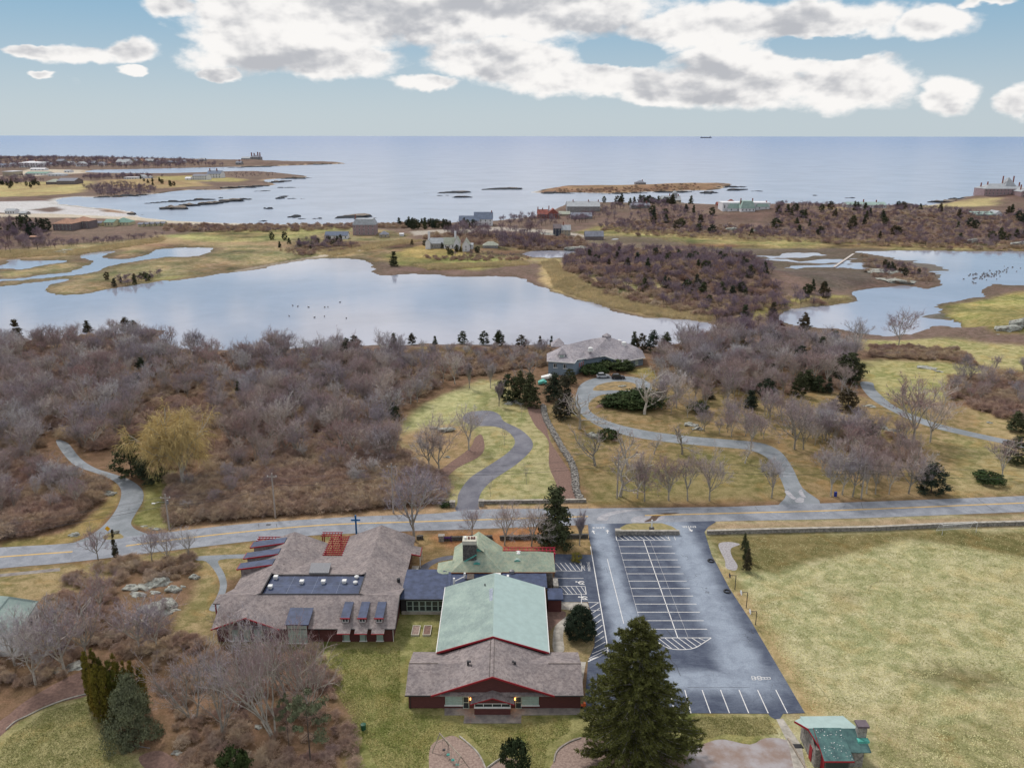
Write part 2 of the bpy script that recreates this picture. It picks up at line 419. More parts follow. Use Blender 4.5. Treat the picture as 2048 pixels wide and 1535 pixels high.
def inside(poly, x, y):
    r = np.zeros(x.shape, bool); n = len(poly); j = n - 1
    for i in range(n):
        xi, yi = poly[i]; xj, yj = poly[j]
        if yi != yj:
            c = ((yi > y) != (yj > y)) & (x < (xj - xi) * (y - yi) / (yj - yi) + xi)
            r ^= c
        j = i
    return r
def pdist(poly, x, y, lim):
    d = np.full(x.shape, lim, dtype=np.float64); n = len(poly)
    for i in range(n):
        ax, ay = poly[i]; bx, by = poly[(i + 1) % n]
        m = (x > min(ax, bx) - lim) & (x < max(ax, bx) + lim) & (y > min(ay, by) - lim) & (y < max(ay, by) + lim)
        if not m.any(): continue
        xs, ys = x[m], y[m]
        L2 = (bx - ax) ** 2 + (by - ay) ** 2 + 1e-9
        t = np.clip(((xs - ax) * (bx - ax) + (ys - ay) * (by - ay)) / L2, 0, 1)
        dd = np.hypot(xs - ax - t * (bx - ax), ys - ay - t * (by - ay))
        d[m] = np.minimum(d[m], dd)
    return d
def ss(t): t = np.clip(t, 0, 1); return t * t * (3 - 2 * t)

_rs = np.random.RandomState(3)
_lat = _rs.rand(256, 256)
def vnoise(x, y):
    xi = np.floor(x).astype(int); yi = np.floor(y).astype(int); fx = x - xi; fy = y - yi
    fx = fx * fx * (3 - 2 * fx); fy = fy * fy * (3 - 2 * fy)
    g = lambda a, b: _lat[a % 256, b % 256]
    return (g(xi, yi) * (1 - fx) + g(xi + 1, yi) * fx) * (1 - fy) + (g(xi, yi + 1) * (1 - fx) + g(xi + 1, yi + 1) * fx) * fy
def fbm(x, y, s, o=4):
    v = 0; a = 1.0; t = 0
    for i in range(o):
        v = v + a * vnoise(x / s + 17.3 * i, y / s + 5.1 * i); t += a; a *= 0.55; s *= 0.5
    return v / t

def gpx(px, py): return P(px, py, -1.2)
HILLS = [(gpx(1330, 555), 75, 40, 4.5), (gpx(1480, 560), 70, 40, 4.0), (gpx(1800, 535), 26, 16, 3.5), (gpx(1550, 430), 190, 70, 6), (gpx(1850, 440), 200, 70, 6),
         (gpx(1990, 398), 120, 90, 9), (gpx(1300, 420), 120, 60, 4), (gpx(1160, 420), 70, 50, 5), (gpx(920, 450), 50, 30, 3), (gpx(0, 450), 130, 120, 5),
         (gpx(250, 575), 45, 20, 1.6), (gpx(320, 365), 160, 120, 5), (gpx(100, 325), 900, 280, 9), (gpx(490, 328), 140, 90, 7), (gpx(1300, 375), 220, 40, 4), (gpx(1400, 371), 90, 45, 4),
         (gpx(1990, 660), 45, 30, 5), (gpx(900, 495), 50, 30, 1.5), (gpx(760, 465), 90, 40, 1.5)]
def terrain(x, y):
    x = np.asarray(x, float); y = np.asarray(y, float)
    wet = np.zeros(x.shape, bool); d = np.full(x.shape, 60.0)
    for w in waters:
        wet |= inside(w, x, y); d = np.minimum(d, pdist(w, x, y, 60.0))
    isl = inside(isle, x, y); wet &= ~isl; d = np.minimum(d, pdist(isle, x, y, 60.0))
    sd = np.where(wet, -d, d)
    far = ss((y - 300) / 50.0)
    sd = sd + far * ((fbm(x, y, 9, 4) - 0.5) * 9.0 + (fbm(x + 77, y * 1.7, 34, 2) - 0.5) * 5.0)
    level = -1.35 * far + 0.25 * (fbm(x, y, 22, 3) - 0.5) * far
    for (cx, cy), rx, ry, h in HILLS:
        level = level + h * np.exp(-((x - cx) / rx) ** 2 - ((y - cy) / ry) ** 2) * (0.75 + 0.5 * fbm(x, y, 30, 3))
    # muddy flats behind the wooded hill stay close to the water level
    mx, my = gpx(1640, 520)
    mud = np.exp(-(((x - mx) / 62) ** 4) - (((y - my) / 70) ** 4))
    mud = np.maximum(mud, 0.9 * np.exp(-(((x - gpx(1280, 485)[0]) / 50) ** 4) - (((y - gpx(1280, 478)[1]) / 34) ** 4)))
    level = level * (1 - mud) + mud * (WZ + 0.01 + 0.7 * (fbm(x * 0.6, y * 1.3, 12, 4) - 0.50))
    w = 9 + 14 * far
    z = WZ + (level - WZ) * (0.12 * ss(sd / 1.2) + 0.88 * ss(sd / w)) * 1.0
    zw = WZ - 0.10 - np.minimum(-sd * 0.12, 1.4)
    # shallow flats in the channel
    cx, cy = gpx(1800, 530)
    fl = np.exp(-(((x - cx) / 60) ** 4) - (((y - cy) / 62) ** 4))
    cx, cy = gpx(1880, 630)
    fl = np.maximum(fl, np.exp(-(((x - cx) / 24) ** 4) - (((y - cy) / 24) ** 4)))
    zw = np.where(sd > -25, zw * (1 - fl) + fl * (WZ + 0.5 * (fbm(x * 0.45, y * 1.6, 12, 4) - 0.46)), zw)
    z = np.where(sd >= 0, z, zw)
    return z, sd
def tz(x, y):
    return float(terrain(np.array([x]), np.array([y]))[0][0])

NU, NY = 640, 620
ys = np.exp(np.linspace(math.log(58), math.log(6200), NY))
us = np.linspace(-0.98, 0.98, NU)
UU, YY = np.meshgrid(us, ys)
GX = (UU * (YY + 8)).ravel(); GY = YY.ravel()
GZ, GSD = terrain(GX, GY)
RG = []   # ground cover regions: polygon in photograph positions, albedo, lawn amount, feather (m)
def rg(pts, col, lawn=0.0, fe=3.0, z=0.0): RG.append((pts, col, lawn, fe, z))
PALE = (0.40, 0.385, 0.212); GREEN = (0.19, 0.19, 0.075); STRAW = (0.36, 0.28, 0.15); LITTER = (0.19, 0.12, 0.08); RUST = (0.34, 0.165, 0.085)
MARSH = (0.235, 0.19, 0.105); MUD = (0.13, 0.105, 0.095); SAND = (0.50, 0.44, 0.37); SCRUB = (0.17, 0.12, 0.105); REED = (0.44, 0.34, 0.19); DGREEN = (0.15, 0.155, 0.055)
rg([(1370, 1052), (1430, 1042), (2600, 1015), (2600, 1800), (1250, 1800), (1300, 1440), (1560, 1420), (1600, 1425), (1440, 1140)], PALE, 0.8, 2)
rg([(1400, 1046), (2600, 1020), (2600, 1046), (1400, 1060)], (0.33, 0.25, 0.17), 0.3, 1)
rg([(1400, 1068), (1600, 1062), (2600, 1052), (2600, 1100), (2048, 1118), (1930, 1095), (1800, 1078), (1640, 1120), (1560, 1150), (1480, 1145), (1430, 1110)], (0.175, 0.15, 0.062), 0.8, 2)
rg([(1830, 1352), (1900, 1335), (1990, 1350), (2040, 1372), (1960, 1380), (1870, 1372)], (0.17, 0.155, 0.07), 0.8, 3)
rg([(1655, 1175), (1700, 1180), (1712, 1192), (1690, 1200), (1660, 1190)], (0.28, 0.26, 0.14), 0.9, 3)
rg([(1560, 1395), (1760, 1410), (2048, 1402), (2600, 1400), (2600, 1430), (2048, 1428), (1700, 1428)], (0.38, 0.33, 0.20), 0.5, 2)
rg([(1720, 1440), (2048, 1450), (2600, 1450), (2600, 1800), (1650, 1800)], (0.31, 0.28, 0.145), 0.9, 3)
rg([(1440, 1140), (1475, 1140), (1540, 1250), (1650, 1425), (1600, 1425), (1500, 1270)], (0.34, 0.27, 0.13), 0.7, 2)
rg([(430, 1284), (610, 1270), (830, 1190), (900, 1190), (900, 1400), (1200, 1400), (1200, 1200), (1420, 1420), (1570, 1425), (1540, 1480), (1300, 1800), (760, 1800), (690, 1500), (710, 1430), (640, 1360), (600, 1300)], (0.225, 0.22, 0.085), 1.0, 2)
rg([(1095, 1200), (1130, 1200), (1185, 1240), (1190, 1300), (1160, 1340), (1095, 1310)], (0.27, 0.22, 0.11), 0.8, 1)
rg([(-40, 1500), (20, 1450), (90, 1412), (180, 1388), (186, 1420), (200, 1450), (262, 1470), (240, 1502), (320, 1512), (420, 1800), (-100, 1800)], (0.27, 0.255, 0.115), 0.9, 1)
rg([(-200, 1140), (0, 1140), (200, 1122), (400, 1096), (640, 1068), (700, 1062), (700, 1110), (440, 1160), (430, 1284), (330, 1300), (350, 1230), (385, 1190), (400, 1150), (380, 1115), (260, 1130), (200, 1165), (120, 1200), (-200, 1220)], (0.28, 0.225, 0.11), 0.9, 1.5)
rg([(828, 1070), (960, 1058), (1180, 1050), (1186, 1110), (1110, 1112), (900, 1130), (820, 1140)], (0.30, 0.215, 0.10), 0.7, 1.5)
rg([(900, 1064), (1040, 1054), (1100, 1056), (1090, 1098), (1000, 1098), (890, 1092), (860, 1072)], RUST, 0.3, 2)
rg([(120, 1096), (200, 1052), (240, 1000), (236, 962), (225, 975), (215, 1000), (170, 1040), (120, 1066), (0, 1085), (0, 1098)], (0.26, 0.205, 0.085), 0.8, 1)
rg([(262, 1048), (285, 1000), (290, 950), (350, 940), (365, 970), (345, 1010), (340, 1060), (290, 1058)], (0.22, 0.215, 0.08), 0.9, 1)
rg([(330, 1058), (560, 1035), (720, 1024), (910, 1012), (1170, 1000), (1200, 1012), (1200, 1020), (700, 1036), (300, 1068)], (0.36, 0.25, 0.16), 0.3, 1)
rg([(780, 900), (800, 850), (860, 800), (960, 760), (1020, 762), (1050, 810), (1090, 850), (1110, 930), (1120, 1003), (880, 1012), (880, 980), (900, 945), (870, 900)], (0.32, 0.30, 0.145), 0.9, 2)
rg([(810, 860), (840, 810), (900, 785), (980, 770), (960, 800), (935, 830), (900, 850), (850, 870)], (0.38, 0.37, 0.20), 0.5, 3)
rg([(790, 870), (900, 848), (945, 860), (965, 890), (930, 910), (870, 960), (800, 950)], (0.31, 0.22, 0.13), 0.4, 3)
rg([(1080, 820), (1170, 790), (1290, 740), (1400, 745), (1700, 790), (2048, 830), (2600, 850), (2600, 985), (1640, 1002), (1180, 1004), (1120, 900)], (0.245, 0.185, 0.09), 0.9, 3)
rg([(1200, 940), (1400, 900), (1560, 920), (1560, 995), (1200, 1002)], (0.215, 0.185, 0.08), 0.9, 5)
rg([(1900, 870), (2048, 900), (2600, 900), (2600, 980), (1900, 985)], (0.32, 0.275, 0.13), 0.9, 4)
rg([(1710, 722), (1860, 720), (1960, 735), (1980, 760), (1880, 800), (1780, 800), (1730, 775)], (0.34, 0.32, 0.14), 0.9, 4)
rg([(1730, 675), (1900, 680), (2048, 695), (2600, 690), (2600, 760), (2048, 745), (1940, 725), (1740, 700)], (0.36, 0.33, 0.15), 0.8, 4)
rg([(1940, 820), (2048, 830), (2048, 900), (1960, 880)], (0.34, 0.27, 0.13), 0.7, 4)
rg([(1255, 735), (1330, 735), (1320, 760), (1250, 745)], (0.28, 0.23, 0.09), 0.7, 2)
rg([(-600, 600), (0, 562), (0, 500), (250, 480), (520, 455), (700, 452), (820, 470), (830, 530), (700, 516), (430, 545), (110, 590)], MARSH, 0.9, 6, -1)
rg([(-600, 480), (0, 505), (160, 500), (330, 470), (560, 470), (560, 490), (330, 488), (160, 512), (0, 520)], (0.33, 0.24, 0.15), 0.3, 8, -1)
rg([(330, 470), (460, 460), (700, 452), (640, 470), (560, 482), (400, 482)], (0.30, 0.285, 0.12), 0.8, 10, -1)
rg([(380, 550), (560, 525), (760, 485), (800, 495), (640, 515), (440, 545), (300, 570), (160, 590)], (0.28, 0.215, 0.12), 0.5, 3, -1)
rg([(100, 590), (240, 575), (300, 555), (380, 548), (330, 560), (220, 580)], (0.27, 0.24, 0.10), 0.8, 3, -1)
rg([(470, 538), (600, 515), (760, 492), (761, 495), (600, 519), (470, 543)], SAND, 0, 0.6, -1)
rg([(740, 545), (760, 500), (800, 500), (1060, 520), (1200, 590), (1430, 640), (1420, 600), (1160, 540), (1100, 500), (760, 480)], (0.23, 0.19, 0.10), 0.9, 4, -1)
rg([(760, 510), (830, 500), (960, 510), (1060, 525), (950, 540), (800, 530)], (0.25, 0.25, 0.09), 0.8, 5, -1)
rg([(800, 512), (812, 498), (845, 492), (940, 500), (930, 510), (870, 516)], (0.40, 0.33, 0.14), 0.6, 3, -1)
rg([(1080, 560), (1085, 520), (1110, 515), (1130, 550), (1200, 590), (1300, 615), (1420, 630), (1420, 642), (1300, 632), (1180, 603), (1110, 580)], REED, 0.2, 3, -1)
rg([(1200, 448), (1300, 465), (1560, 478), (2048, 488), (2600, 490), (2600, 500), (1900, 500), (1500, 500), (1250, 480), (1150, 465)], (0.27, 0.235, 0.105), 0.9, 8, -1)
rg([(1400, 495), (1760, 495), (1760, 560), (1680, 580), (1560, 560), (1500, 520)], MUD, 0.4, 6, -1)
rg([(1170, 470), (1300, 472), (1380, 488), (1300, 495), (1180, 485)], (0.20, 0.17, 0.13), 0.4, 6, -1)
rg([(1570, 618), (1700, 600), (1700, 588), (1650, 590), (1560, 600), (1480, 615), (1480, 640)], (0.27, 0.23, 0.10), 0.6, 4, -1)
rg([(1870, 610), (1960, 595), (2048, 580), (2600, 600), (2600, 680), (2000, 680), (1910, 650)], (0.26, 0.225, 0.09), 0.9, 4, -1)
rg([(-600, 385), (150, 362), (190, 365), (160, 385), (60, 392), (-600, 400)], (0.40, 0.33, 0.17), 0.4, 12, -1)
rg([(200, 362), (360, 360), (420, 372), (300, 378), (210, 372)], (0.35, 0.26, 0.15), 0.4, 12, -1)
rg([(310, 352), (400, 350), (500, 360), (480, 366), (330, 366)], (0.33, 0.28, 0.13), 0.4, 12, -1)
rg([(1800, 411), (1900, 407), (1960, 404), (1995, 404), (1985, 412), (1860, 416)], (0.42, 0.35, 0.19), 0.2, 12, -1)
rg([(1640, 430), (1700, 428), (1690, 436), (1650, 438)], (0.35, 0.26, 0.15), 0.2, 10, -1)
rg([(1062, 385), (1117, 374), (1400, 366), (1461, 371), (1435, 379), (1300, 384), (1098, 386)], (0.26, 0.165, 0.115), 0.5, 6, -1)
rg([(-300, 432), (270, 432), (342, 441), (700, 448), (860, 452), (700, 455), (400, 450), (200, 442), (-300, 445)], SAND, 0.1, 5, -1)
rg([(-100, 405), (120, 400), (116, 408), (164, 414), (270, 428), (250, 438), (80, 432), (-100, 420)], (0.52, 0.51, 0.54), 0.1, 5, -1)
rg([(60, 420), (110, 413), (130, 420), (100, 428)], (0.14, 0.10, 0.09), 0.1, 6, -1)
rg([(200, 416), (250, 420), (262, 428), (210, 426)], (0.3, 0.2, 0.14), 0.1, 5, -1)
rg([(0, 352), (60, 338), (180, 340), (170, 346), (60, 352)], SAND, 0.1, 8, -1)
rg([(820, 465), (1000, 455), (1110, 460), (1180, 470), (1180, 474), (1100, 466), (1000, 461), (830, 472)], (0.40, 0.36, 0.33), 0.1, 2, -1)
CC = np.tile(np.array(SCRUB), (len(GX), 1)); LW = np.full(len(GX), 0.35)
near = ss((330 - GY) / 40)
CC = CC * (1 - near[:, None]) + np.array(LITTER) * near[:, None]
jx = (fbm(GX, GY, 9, 3) - 0.5); jy = (fbm(GX + 50, GY + 90, 9, 3) - 0.5)
for pts, col, lw, fe, z in RG:
    w = np.array([P(a, b, z) for a, b in pts])
    amp = fe * 1.6
    xx = GX + jx * amp; yy = GY + jy * amp
    bb = (xx > w[:, 0].min() - fe) & (xx < w[:, 0].max() + fe) & (yy > w[:, 1].min() - fe) & (yy < w[:, 1].max() + fe)
    if not bb.any(): continue
    ins = inside(w, xx[bb], yy[bb]); d = pdist(w, xx[bb], yy[bb], fe)
    a = np.where(ins, 0.5 + 0.5 * d / fe, 0.5 - 0.5 * d / fe); a = ss(a)
    if lw > 0.6: col = (col[0] * 0.98, col[1] * 0.97, col[2] * 1.14)
    CC[bb] = CC[bb] * (1 - a[:, None]) + np.array(col) * a[:, None]
    LW[bb] = LW[bb] * (1 - a) + lw * a
far_t = ss((GY - 350) / 60)[:, None] * LW[:, None]
v1 = fbm(GX * 0.7, GY, 38, 4)[:, None]; v2 = fbm(GX + 400, GY + 90, 14, 3)[:, None]
CC = CC * (1 + far_t * ((v1 - 0.5) * np.array([1.3, 1.9, 1.5]) + (v2 - 0.5) * np.array([1.7, 1.4, 1.5])))
CC = np.clip(CC, 0.02, 0.7)
# wet rims of the far shores, wrack and mud
shore = ss(1 - (GZ - WZ) / 0.45) * (GY > 300)
CC = CC * (1 - 0.75 * shore[:, None]) + np.array((0.115, 0.088, 0.07)) * 0.75 * shore[:, None]
sea_d = pdist(waters[-1], GX, GY, 30.0); sea_d = np.minimum(sea_d, pdist(isle, GX, GY, 30.0))
beach = ss(1 - sea_d / 16) * (GZ > WZ - 0.4)
bw = world_poly([(-300, 380), (150, 380), (280, 425), (900, 440), (900, 470), (-300, 470)])
isb = inside(bw, GX, GY) | ((fbm(GX, GY, 30, 2) > 0.62) & (GY < 1500))
bc = np.where(isb[:, None], np.array((0.54, 0.53, 0.55)), np.where((fbm(GX, GY, 25, 3) > 0.45)[:, None], np.array((0.10, 0.075, 0.06)), np.array((0.42, 0.32, 0.24))))
CC = CC * (1 - beach[:, None]) + bc * beach[:, None]
ice = fbm(GX * 0.6, GY * 1.4, 14, 4)
mudl = ((GY > 380) & (GY < 760) & (GX > 90) & (GSD < 0) & (GZ > WZ - 0.2))
CC[mudl] = np.array((0.15, 0.135, 0.13))

me = fastmesh('ground', np.stack([GX, GY, GZ], 1),
              (lambda i: np.stack([i, i + 1, i + NU + 1, i + NU], 1))((np.arange(NY - 1)[:, None] * NU + np.arange(NU - 1)[None, :]).ravel()), None, True)
ca = me.color_attributes.new('cover', 'FLOAT_COLOR', 'POINT')
ca.data.foreach_set('color', np.concatenate([CC, LW[:, None]], 1).astype(np.float32).ravel())

def ground_mat():
    m = bpy.data.materials.new('ground_cover'); m.use_nodes = True
    nt = m.node_tree; b = nt.nodes['Principled BSDF']; b.inputs['Roughness'].default_value = 0.95; b.inputs['Specular IOR Level'].default_value = 0.1
    at = nt.nodes.new('ShaderNodeAttribute'); at.attribute_name = 'cover'
    g = nt.nodes.new('ShaderNodeNewGeometry'); pos = g.outputs['Position']
    lw = Nd(nt, at.outputs['Alpha'])
    big = noise(nt, pos, 0.07, 5, 0.6, 0.4); med = noise(nt, pos, 0.42, 5, 0.68, 0.3); fine = noise(nt, pos, 3.4, 7, 0.8)
    mp = nt.nodes.new('ShaderNodeMapping'); mp.inputs['Scale'].default_value = (0.25, 1.3, 1); mp.inputs['Rotation'].default_value = (0, 0, 0.12); nt.links.new(pos, mp.inputs[0])
    stk = noise(nt, mp.outputs[0], 1.3, 4, 0.7)
    k = (big * 0.45 + med * 0.40 + stk * 0.15)
    tone = mixc(nt, k.sm(0.41, 0.57), (0.66, 0.76, 0.55), (1.14, 1.10, 1.05))
    tone = mixc(nt, noise(nt, pos, 0.16, 4, 0.6, 0.5).sm(0.5, 0.68) * 0.6, tone, (1.12, 0.92, 0.68))
    tone = mixc(nt, lw, (1, 1, 1), tone)
    c = mixc(nt, 1.0, at.outputs['Color'], tone, 'MULTIPLY')
    c = mixc(nt, 1.0, c, mixc(nt, fine.sm(0.28, 0.72), (0.62, 0.61, 0.56), (1.34, 1.34, 1.36)), 'MULTIPLY')
    c = mixc(nt, 1.0, c, mixc(nt, med.sm(0.3, 0.7), (0.80, 0.79, 0.74), (1.16, 1.16, 1.18)), 'MULTIPLY')
    nt.links.new(c, b.inputs['Base Color'])
    bp = nt.nodes.new('ShaderNodeBump'); bp.inputs['Strength'].default_value = 0.45; bp.inputs['Distance'].default_value = 0.25
    nt.links.new((fine * 0.6 + med).s, bp.inputs['Height']); nt.links.new(bp.outputs[0], b.inputs['Normal'])
    return m
M['ground'] = ground_mat()
me.materials.append(M['ground'])
tag(link('ground', me), kind='structure')

# ---------------------------------------------------------------- water
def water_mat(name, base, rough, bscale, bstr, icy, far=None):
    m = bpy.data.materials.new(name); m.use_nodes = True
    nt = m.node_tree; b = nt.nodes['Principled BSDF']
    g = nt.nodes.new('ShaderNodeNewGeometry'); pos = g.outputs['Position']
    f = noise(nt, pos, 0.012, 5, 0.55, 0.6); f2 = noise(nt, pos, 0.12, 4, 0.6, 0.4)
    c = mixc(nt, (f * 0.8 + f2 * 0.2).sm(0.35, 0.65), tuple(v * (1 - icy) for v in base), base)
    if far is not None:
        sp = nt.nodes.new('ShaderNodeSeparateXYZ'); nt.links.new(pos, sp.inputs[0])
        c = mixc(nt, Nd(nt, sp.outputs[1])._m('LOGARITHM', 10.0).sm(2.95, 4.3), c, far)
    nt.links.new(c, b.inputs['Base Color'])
    b.inputs['Roughness'].default_value = rough; b.inputs['IOR'].default_value = 1.33; b.inputs['Specular IOR Level'].default_value = 0.5 if far is not None else 0.8
    mp = nt.nodes.new('ShaderNodeMapping'); mp.inputs['Scale'].default_value = (0.45, 1.0, 1); nt.links.new(pos, mp.inputs[0])
    bp = nt.nodes.new('ShaderNodeBump'); bp.inputs['Strength'].default_value = bstr; bp.inputs['Distance'].default_value = 0.3
    nt.links.new(noise(nt, mp.outputs[0], bscale, 5, 0.65).s, bp.inputs['Height']); nt.links.new(bp.outputs[0], b.inputs['Normal'])
    return m
M['pond'] = water_mat('still_pond_water_with_skim_ice', (0.34, 0.36, 0.45), 0.07, 0.5, 0.05, 0.16)
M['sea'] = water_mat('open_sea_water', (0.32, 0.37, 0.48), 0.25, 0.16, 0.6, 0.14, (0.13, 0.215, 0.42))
yb = 765.0
tag(MB().poly([(-3000, 250, WZ), (3000, 250, WZ), (3000, yb, WZ), (-3000, yb, WZ)]).make('pond_water', M['pond']), kind='structure')
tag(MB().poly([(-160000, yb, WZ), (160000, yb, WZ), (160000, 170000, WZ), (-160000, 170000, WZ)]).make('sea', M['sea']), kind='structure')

# ---------------------------------------------------------------- sheets on the ground
def ppoly(pts, z, smooth=0):
    w = [P(x, y, z) for x, y in pts]
    if smooth: w = catmull(w, smooth)
    return [(x, y, z) for x, y in w]
def sheet(name, pts, z, m, smooth=0, t=0.0, parent=None, kind='structure'):
    mb = MB(); q = ppoly(pts, z, smooth)
    if t: mb.slab(q, t)
    else: mb.poly(q)
    o = mb.make(name, m, parent)
    if kind and parent is None: tag(o, kind=kind)
    return o

def asphalt(name, base, light, lanes=None, s=0.35, cracks=True):
    m = bpy.data.materials.new(name); m.use_nodes = True
    nt = m.node_tree; b = nt.nodes['Principled BSDF']; b.inputs['Roughness'].default_value = 0.85; b.inputs['Specular IOR Level'].default_value = 0.3
    g = nt.nodes.new('ShaderNodeNewGeometry'); pos = g.outputs['Position']
    f = noise(nt, pos, s, 6, 0.65, 0.5); fine = noise(nt, pos, 4.0, 3, 0.7)
    k = f.sm(0.32, 0.68)
    if lanes:
        sp = nt.nodes.new('ShaderNodeSeparateXYZ'); nt.links.new(pos, sp.inputs[0])
        X, Y = Nd(nt, sp.outputs[0]), Nd(nt, sp.outputs[1])
        wob = (noise(nt, pos, 0.10, 4, 0.6) - 0.5) * 4
        tot = None
        for (ax, c0, tilt, w, y0, y1) in lanes:
            if ax == 'x': d = (X - c0 - (Y - 130) * tilt + wob)._m('ABSOLUTE').sm(w, w * 0.25) * Y.sm(y0 - 5, y0 + 4)
            else: d = (Y - c0 + wob)._m('ABSOLUTE').sm(w, w * 0.25) * X.sm(y0 - 4, y0 + 4) * X.sm(y1 + 4, y1 - 4)
            tot = d if tot is None else tot.max(d)
        k = tot * 0.72 + k * 0.20 + (f.sm(0.3, 0.7) * tot) * 0.2
    mp = nt.nodes.new('ShaderNodeMapping'); mp.inputs['Scale'].default_value = (1, 6, 1); nt.links.new(pos, mp.inputs[0])
    k = k + (noise(nt, mp.outputs[0], 0.5, 4, 0.6) - 0.5) * 0.35
    c = mixc(nt, k, base, light)
    c = mixc(nt, 1.0, c, mixc(nt, fine.sm(0.3, 0.7), (0.88, 0.88, 0.9), (1.12, 1.12, 1.1)), 'MULTIPLY')
    if cracks:
        v = nt.nodes.new('ShaderNodeTexVoronoi'); v.feature = 'DISTANCE_TO_EDGE'; v.inputs['Scale'].default_value = 0.11
        vm = nt.nodes.new('ShaderNodeVectorMath'); vm.operation = 'ADD'; nt.links.new(pos, vm.inputs[0])
        nn = nt.nodes.new('ShaderNodeTexNoise'); nn.inputs['Scale'].default_value = 0.3; nt.links.new(pos, nn.inputs['Vector'])
        sc = nt.nodes.new('ShaderNodeVectorMath'); sc.operation = 'SCALE'; sc.inputs['Scale'].default_value = 5; nt.links.new(nn.outputs['Color'], sc.inputs[0])
        nt.links.new(sc.outputs[0], vm.inputs[1]); nt.links.new(vm.outputs[0], v.inputs['Vector'])
        e = Nd(nt, v.outputs['Distance']).sm(0.006, 0.0) * noise(nt, pos, 0.06, 2).sm(0.5, 0.6)
        c = mixc(nt, e * 0.6, c, (0.03, 0.03, 0.035))
    nt.links.new(c, b.inputs['Base Color'])
    return m
M['road'] = asphalt('worn_road_asphalt', (0.20, 0.215, 0.25), (0.29, 0.305, 0.345))
M['lot'] = asphalt('sealed_lot_asphalt', (0.05, 0.062, 0.10), (0.26, 0.30, 0.37),
                   [('x', 19.2, -0.02, 3.4, 110, 0), ('x', 35.6, -0.03, 5.0, 106, 0), ('y', 108.5, 0, 4.2, 16, 40)])
M['drive'] = asphalt('driveway_asphalt', (0.115, 0.115, 0.145), (0.19, 0.19, 0.22), None, 0.2)
M['drive_grey'] = asphalt('pale_driveway_asphalt', (0.17, 0.19, 0.21), (0.26, 0.28, 0.31), None, 0.2)
M['line_white'] = mat('white_road_paint', (0.80, 0.78, 0.76), 0.7, 0.2, 3, col2=(0.55, 0.54, 0.55))
M['line_yellow'] = mat('yellow_road_paint', (0.80, 0.48, 0.08), 0.7, 0.2, 2, col2=(0.62, 0.40, 0.12))
M['mulch'] = mat('reddish_mulch', (0.24, 0.15, 0.12), 0.95, 0.3, 2.0, col2=(0.13, 0.08, 0.07), detail=8)
M['chips'] = mat('pale_wood_chips', (0.36, 0.27, 0.23), 0.95, 0.3, 3.0, col2=(0.20, 0.14, 0.12), detail=8)
M['gravel'] = mat('grey_gravel', (0.42, 0.41, 0.43), 0.95, 0.3, 3.0, col2=(0.24, 0.21, 0.22), detail=8)
M['mixed_bed'] = mat('gravel_and_chip_bed', (0.36, 0.34, 0.36), 0.95, 0.3, 0.35, col2=(0.25, 0.18, 0.15), detail=10)

RU = [(-500, 1122), (0, 1094), (123, 1087), (200, 1078), (308, 1067), (400, 1056), (512, 1045), (700, 1033), (872, 1026), (958, 1018), (1173, 1016), (1350, 1014), (1450, 1013), (1555, 1009), (1640, 1006), (2048, 991), (2700, 962)]
RL = [(-500, 1185), (0, 1136), (137, 1124), (393, 1094), (514, 1080), (625, 1070), (707, 1066), (800, 1062), (957, 1057), (1087, 1052), (1176, 1049), (1330, 1046), (1428, 1042), (1702, 1036), (2048, 1023), (2700, 998)]
def ribbon(U, Lo, z, name, m, parent=None):
    U = catmull([P(*p, z) for p in U], 6, False); Lo = catmull([P(*p, z) for p in Lo], 6, False)
    return tag(MB().poly([(x, y, z) for x, y in U + Lo[::-1]]).make(name, m, parent), kind=None if parent else 'structure')
road = ribbon(RU, RL, 0.03, 'road', M['road'])
def strip(name, pts, w, z, m, parent, smooth=4, px=True):
    q = [P(*p, z) for p in pts] if px else pts
    if smooth and len(q) > 2: q = catmull(q, smooth, False)
    mb = MB(); L_, R_ = [], []
    for i, (x, y) in enumerate(q):
        a = q[max(i - 1, 0)]; b = q[min(i + 1, len(q) - 1)]
        dx, dy = b[0] - a[0], b[1] - a[1]; l = math.hypot(dx, dy) or 1
        nx, ny = -dy / l * w / 2, dx / l * w / 2
        L_.append((x + nx, y + ny, z)); R_.append((x - nx, y - ny, z))
    for i in range(len(q) - 1): mb.poly([R_[i], R_[i + 1], L_[i + 1], L_[i]])
    return mb.make(name, m, parent)
for off in (-0.14, 0.14):
    for seg in ([(-500, 1152), (0, 1113), (145, 1102.5)], [(252, 1091), (350, 1078), (480, 1063.5), (650, 1049), (855, 1042), (1087, 1034.7), (1176, 1032)], [(1290, 1030), (1446, 1026), (1702, 1019), (2048, 1005), (2700, 980)]):
        q = catmull([P(*p, 0.045) for p in seg], 4, False)
        strip('centre_line', [(x, y + off) for x, y in q], 0.17, 0.045, M['line_yellow'], road, 0, False)
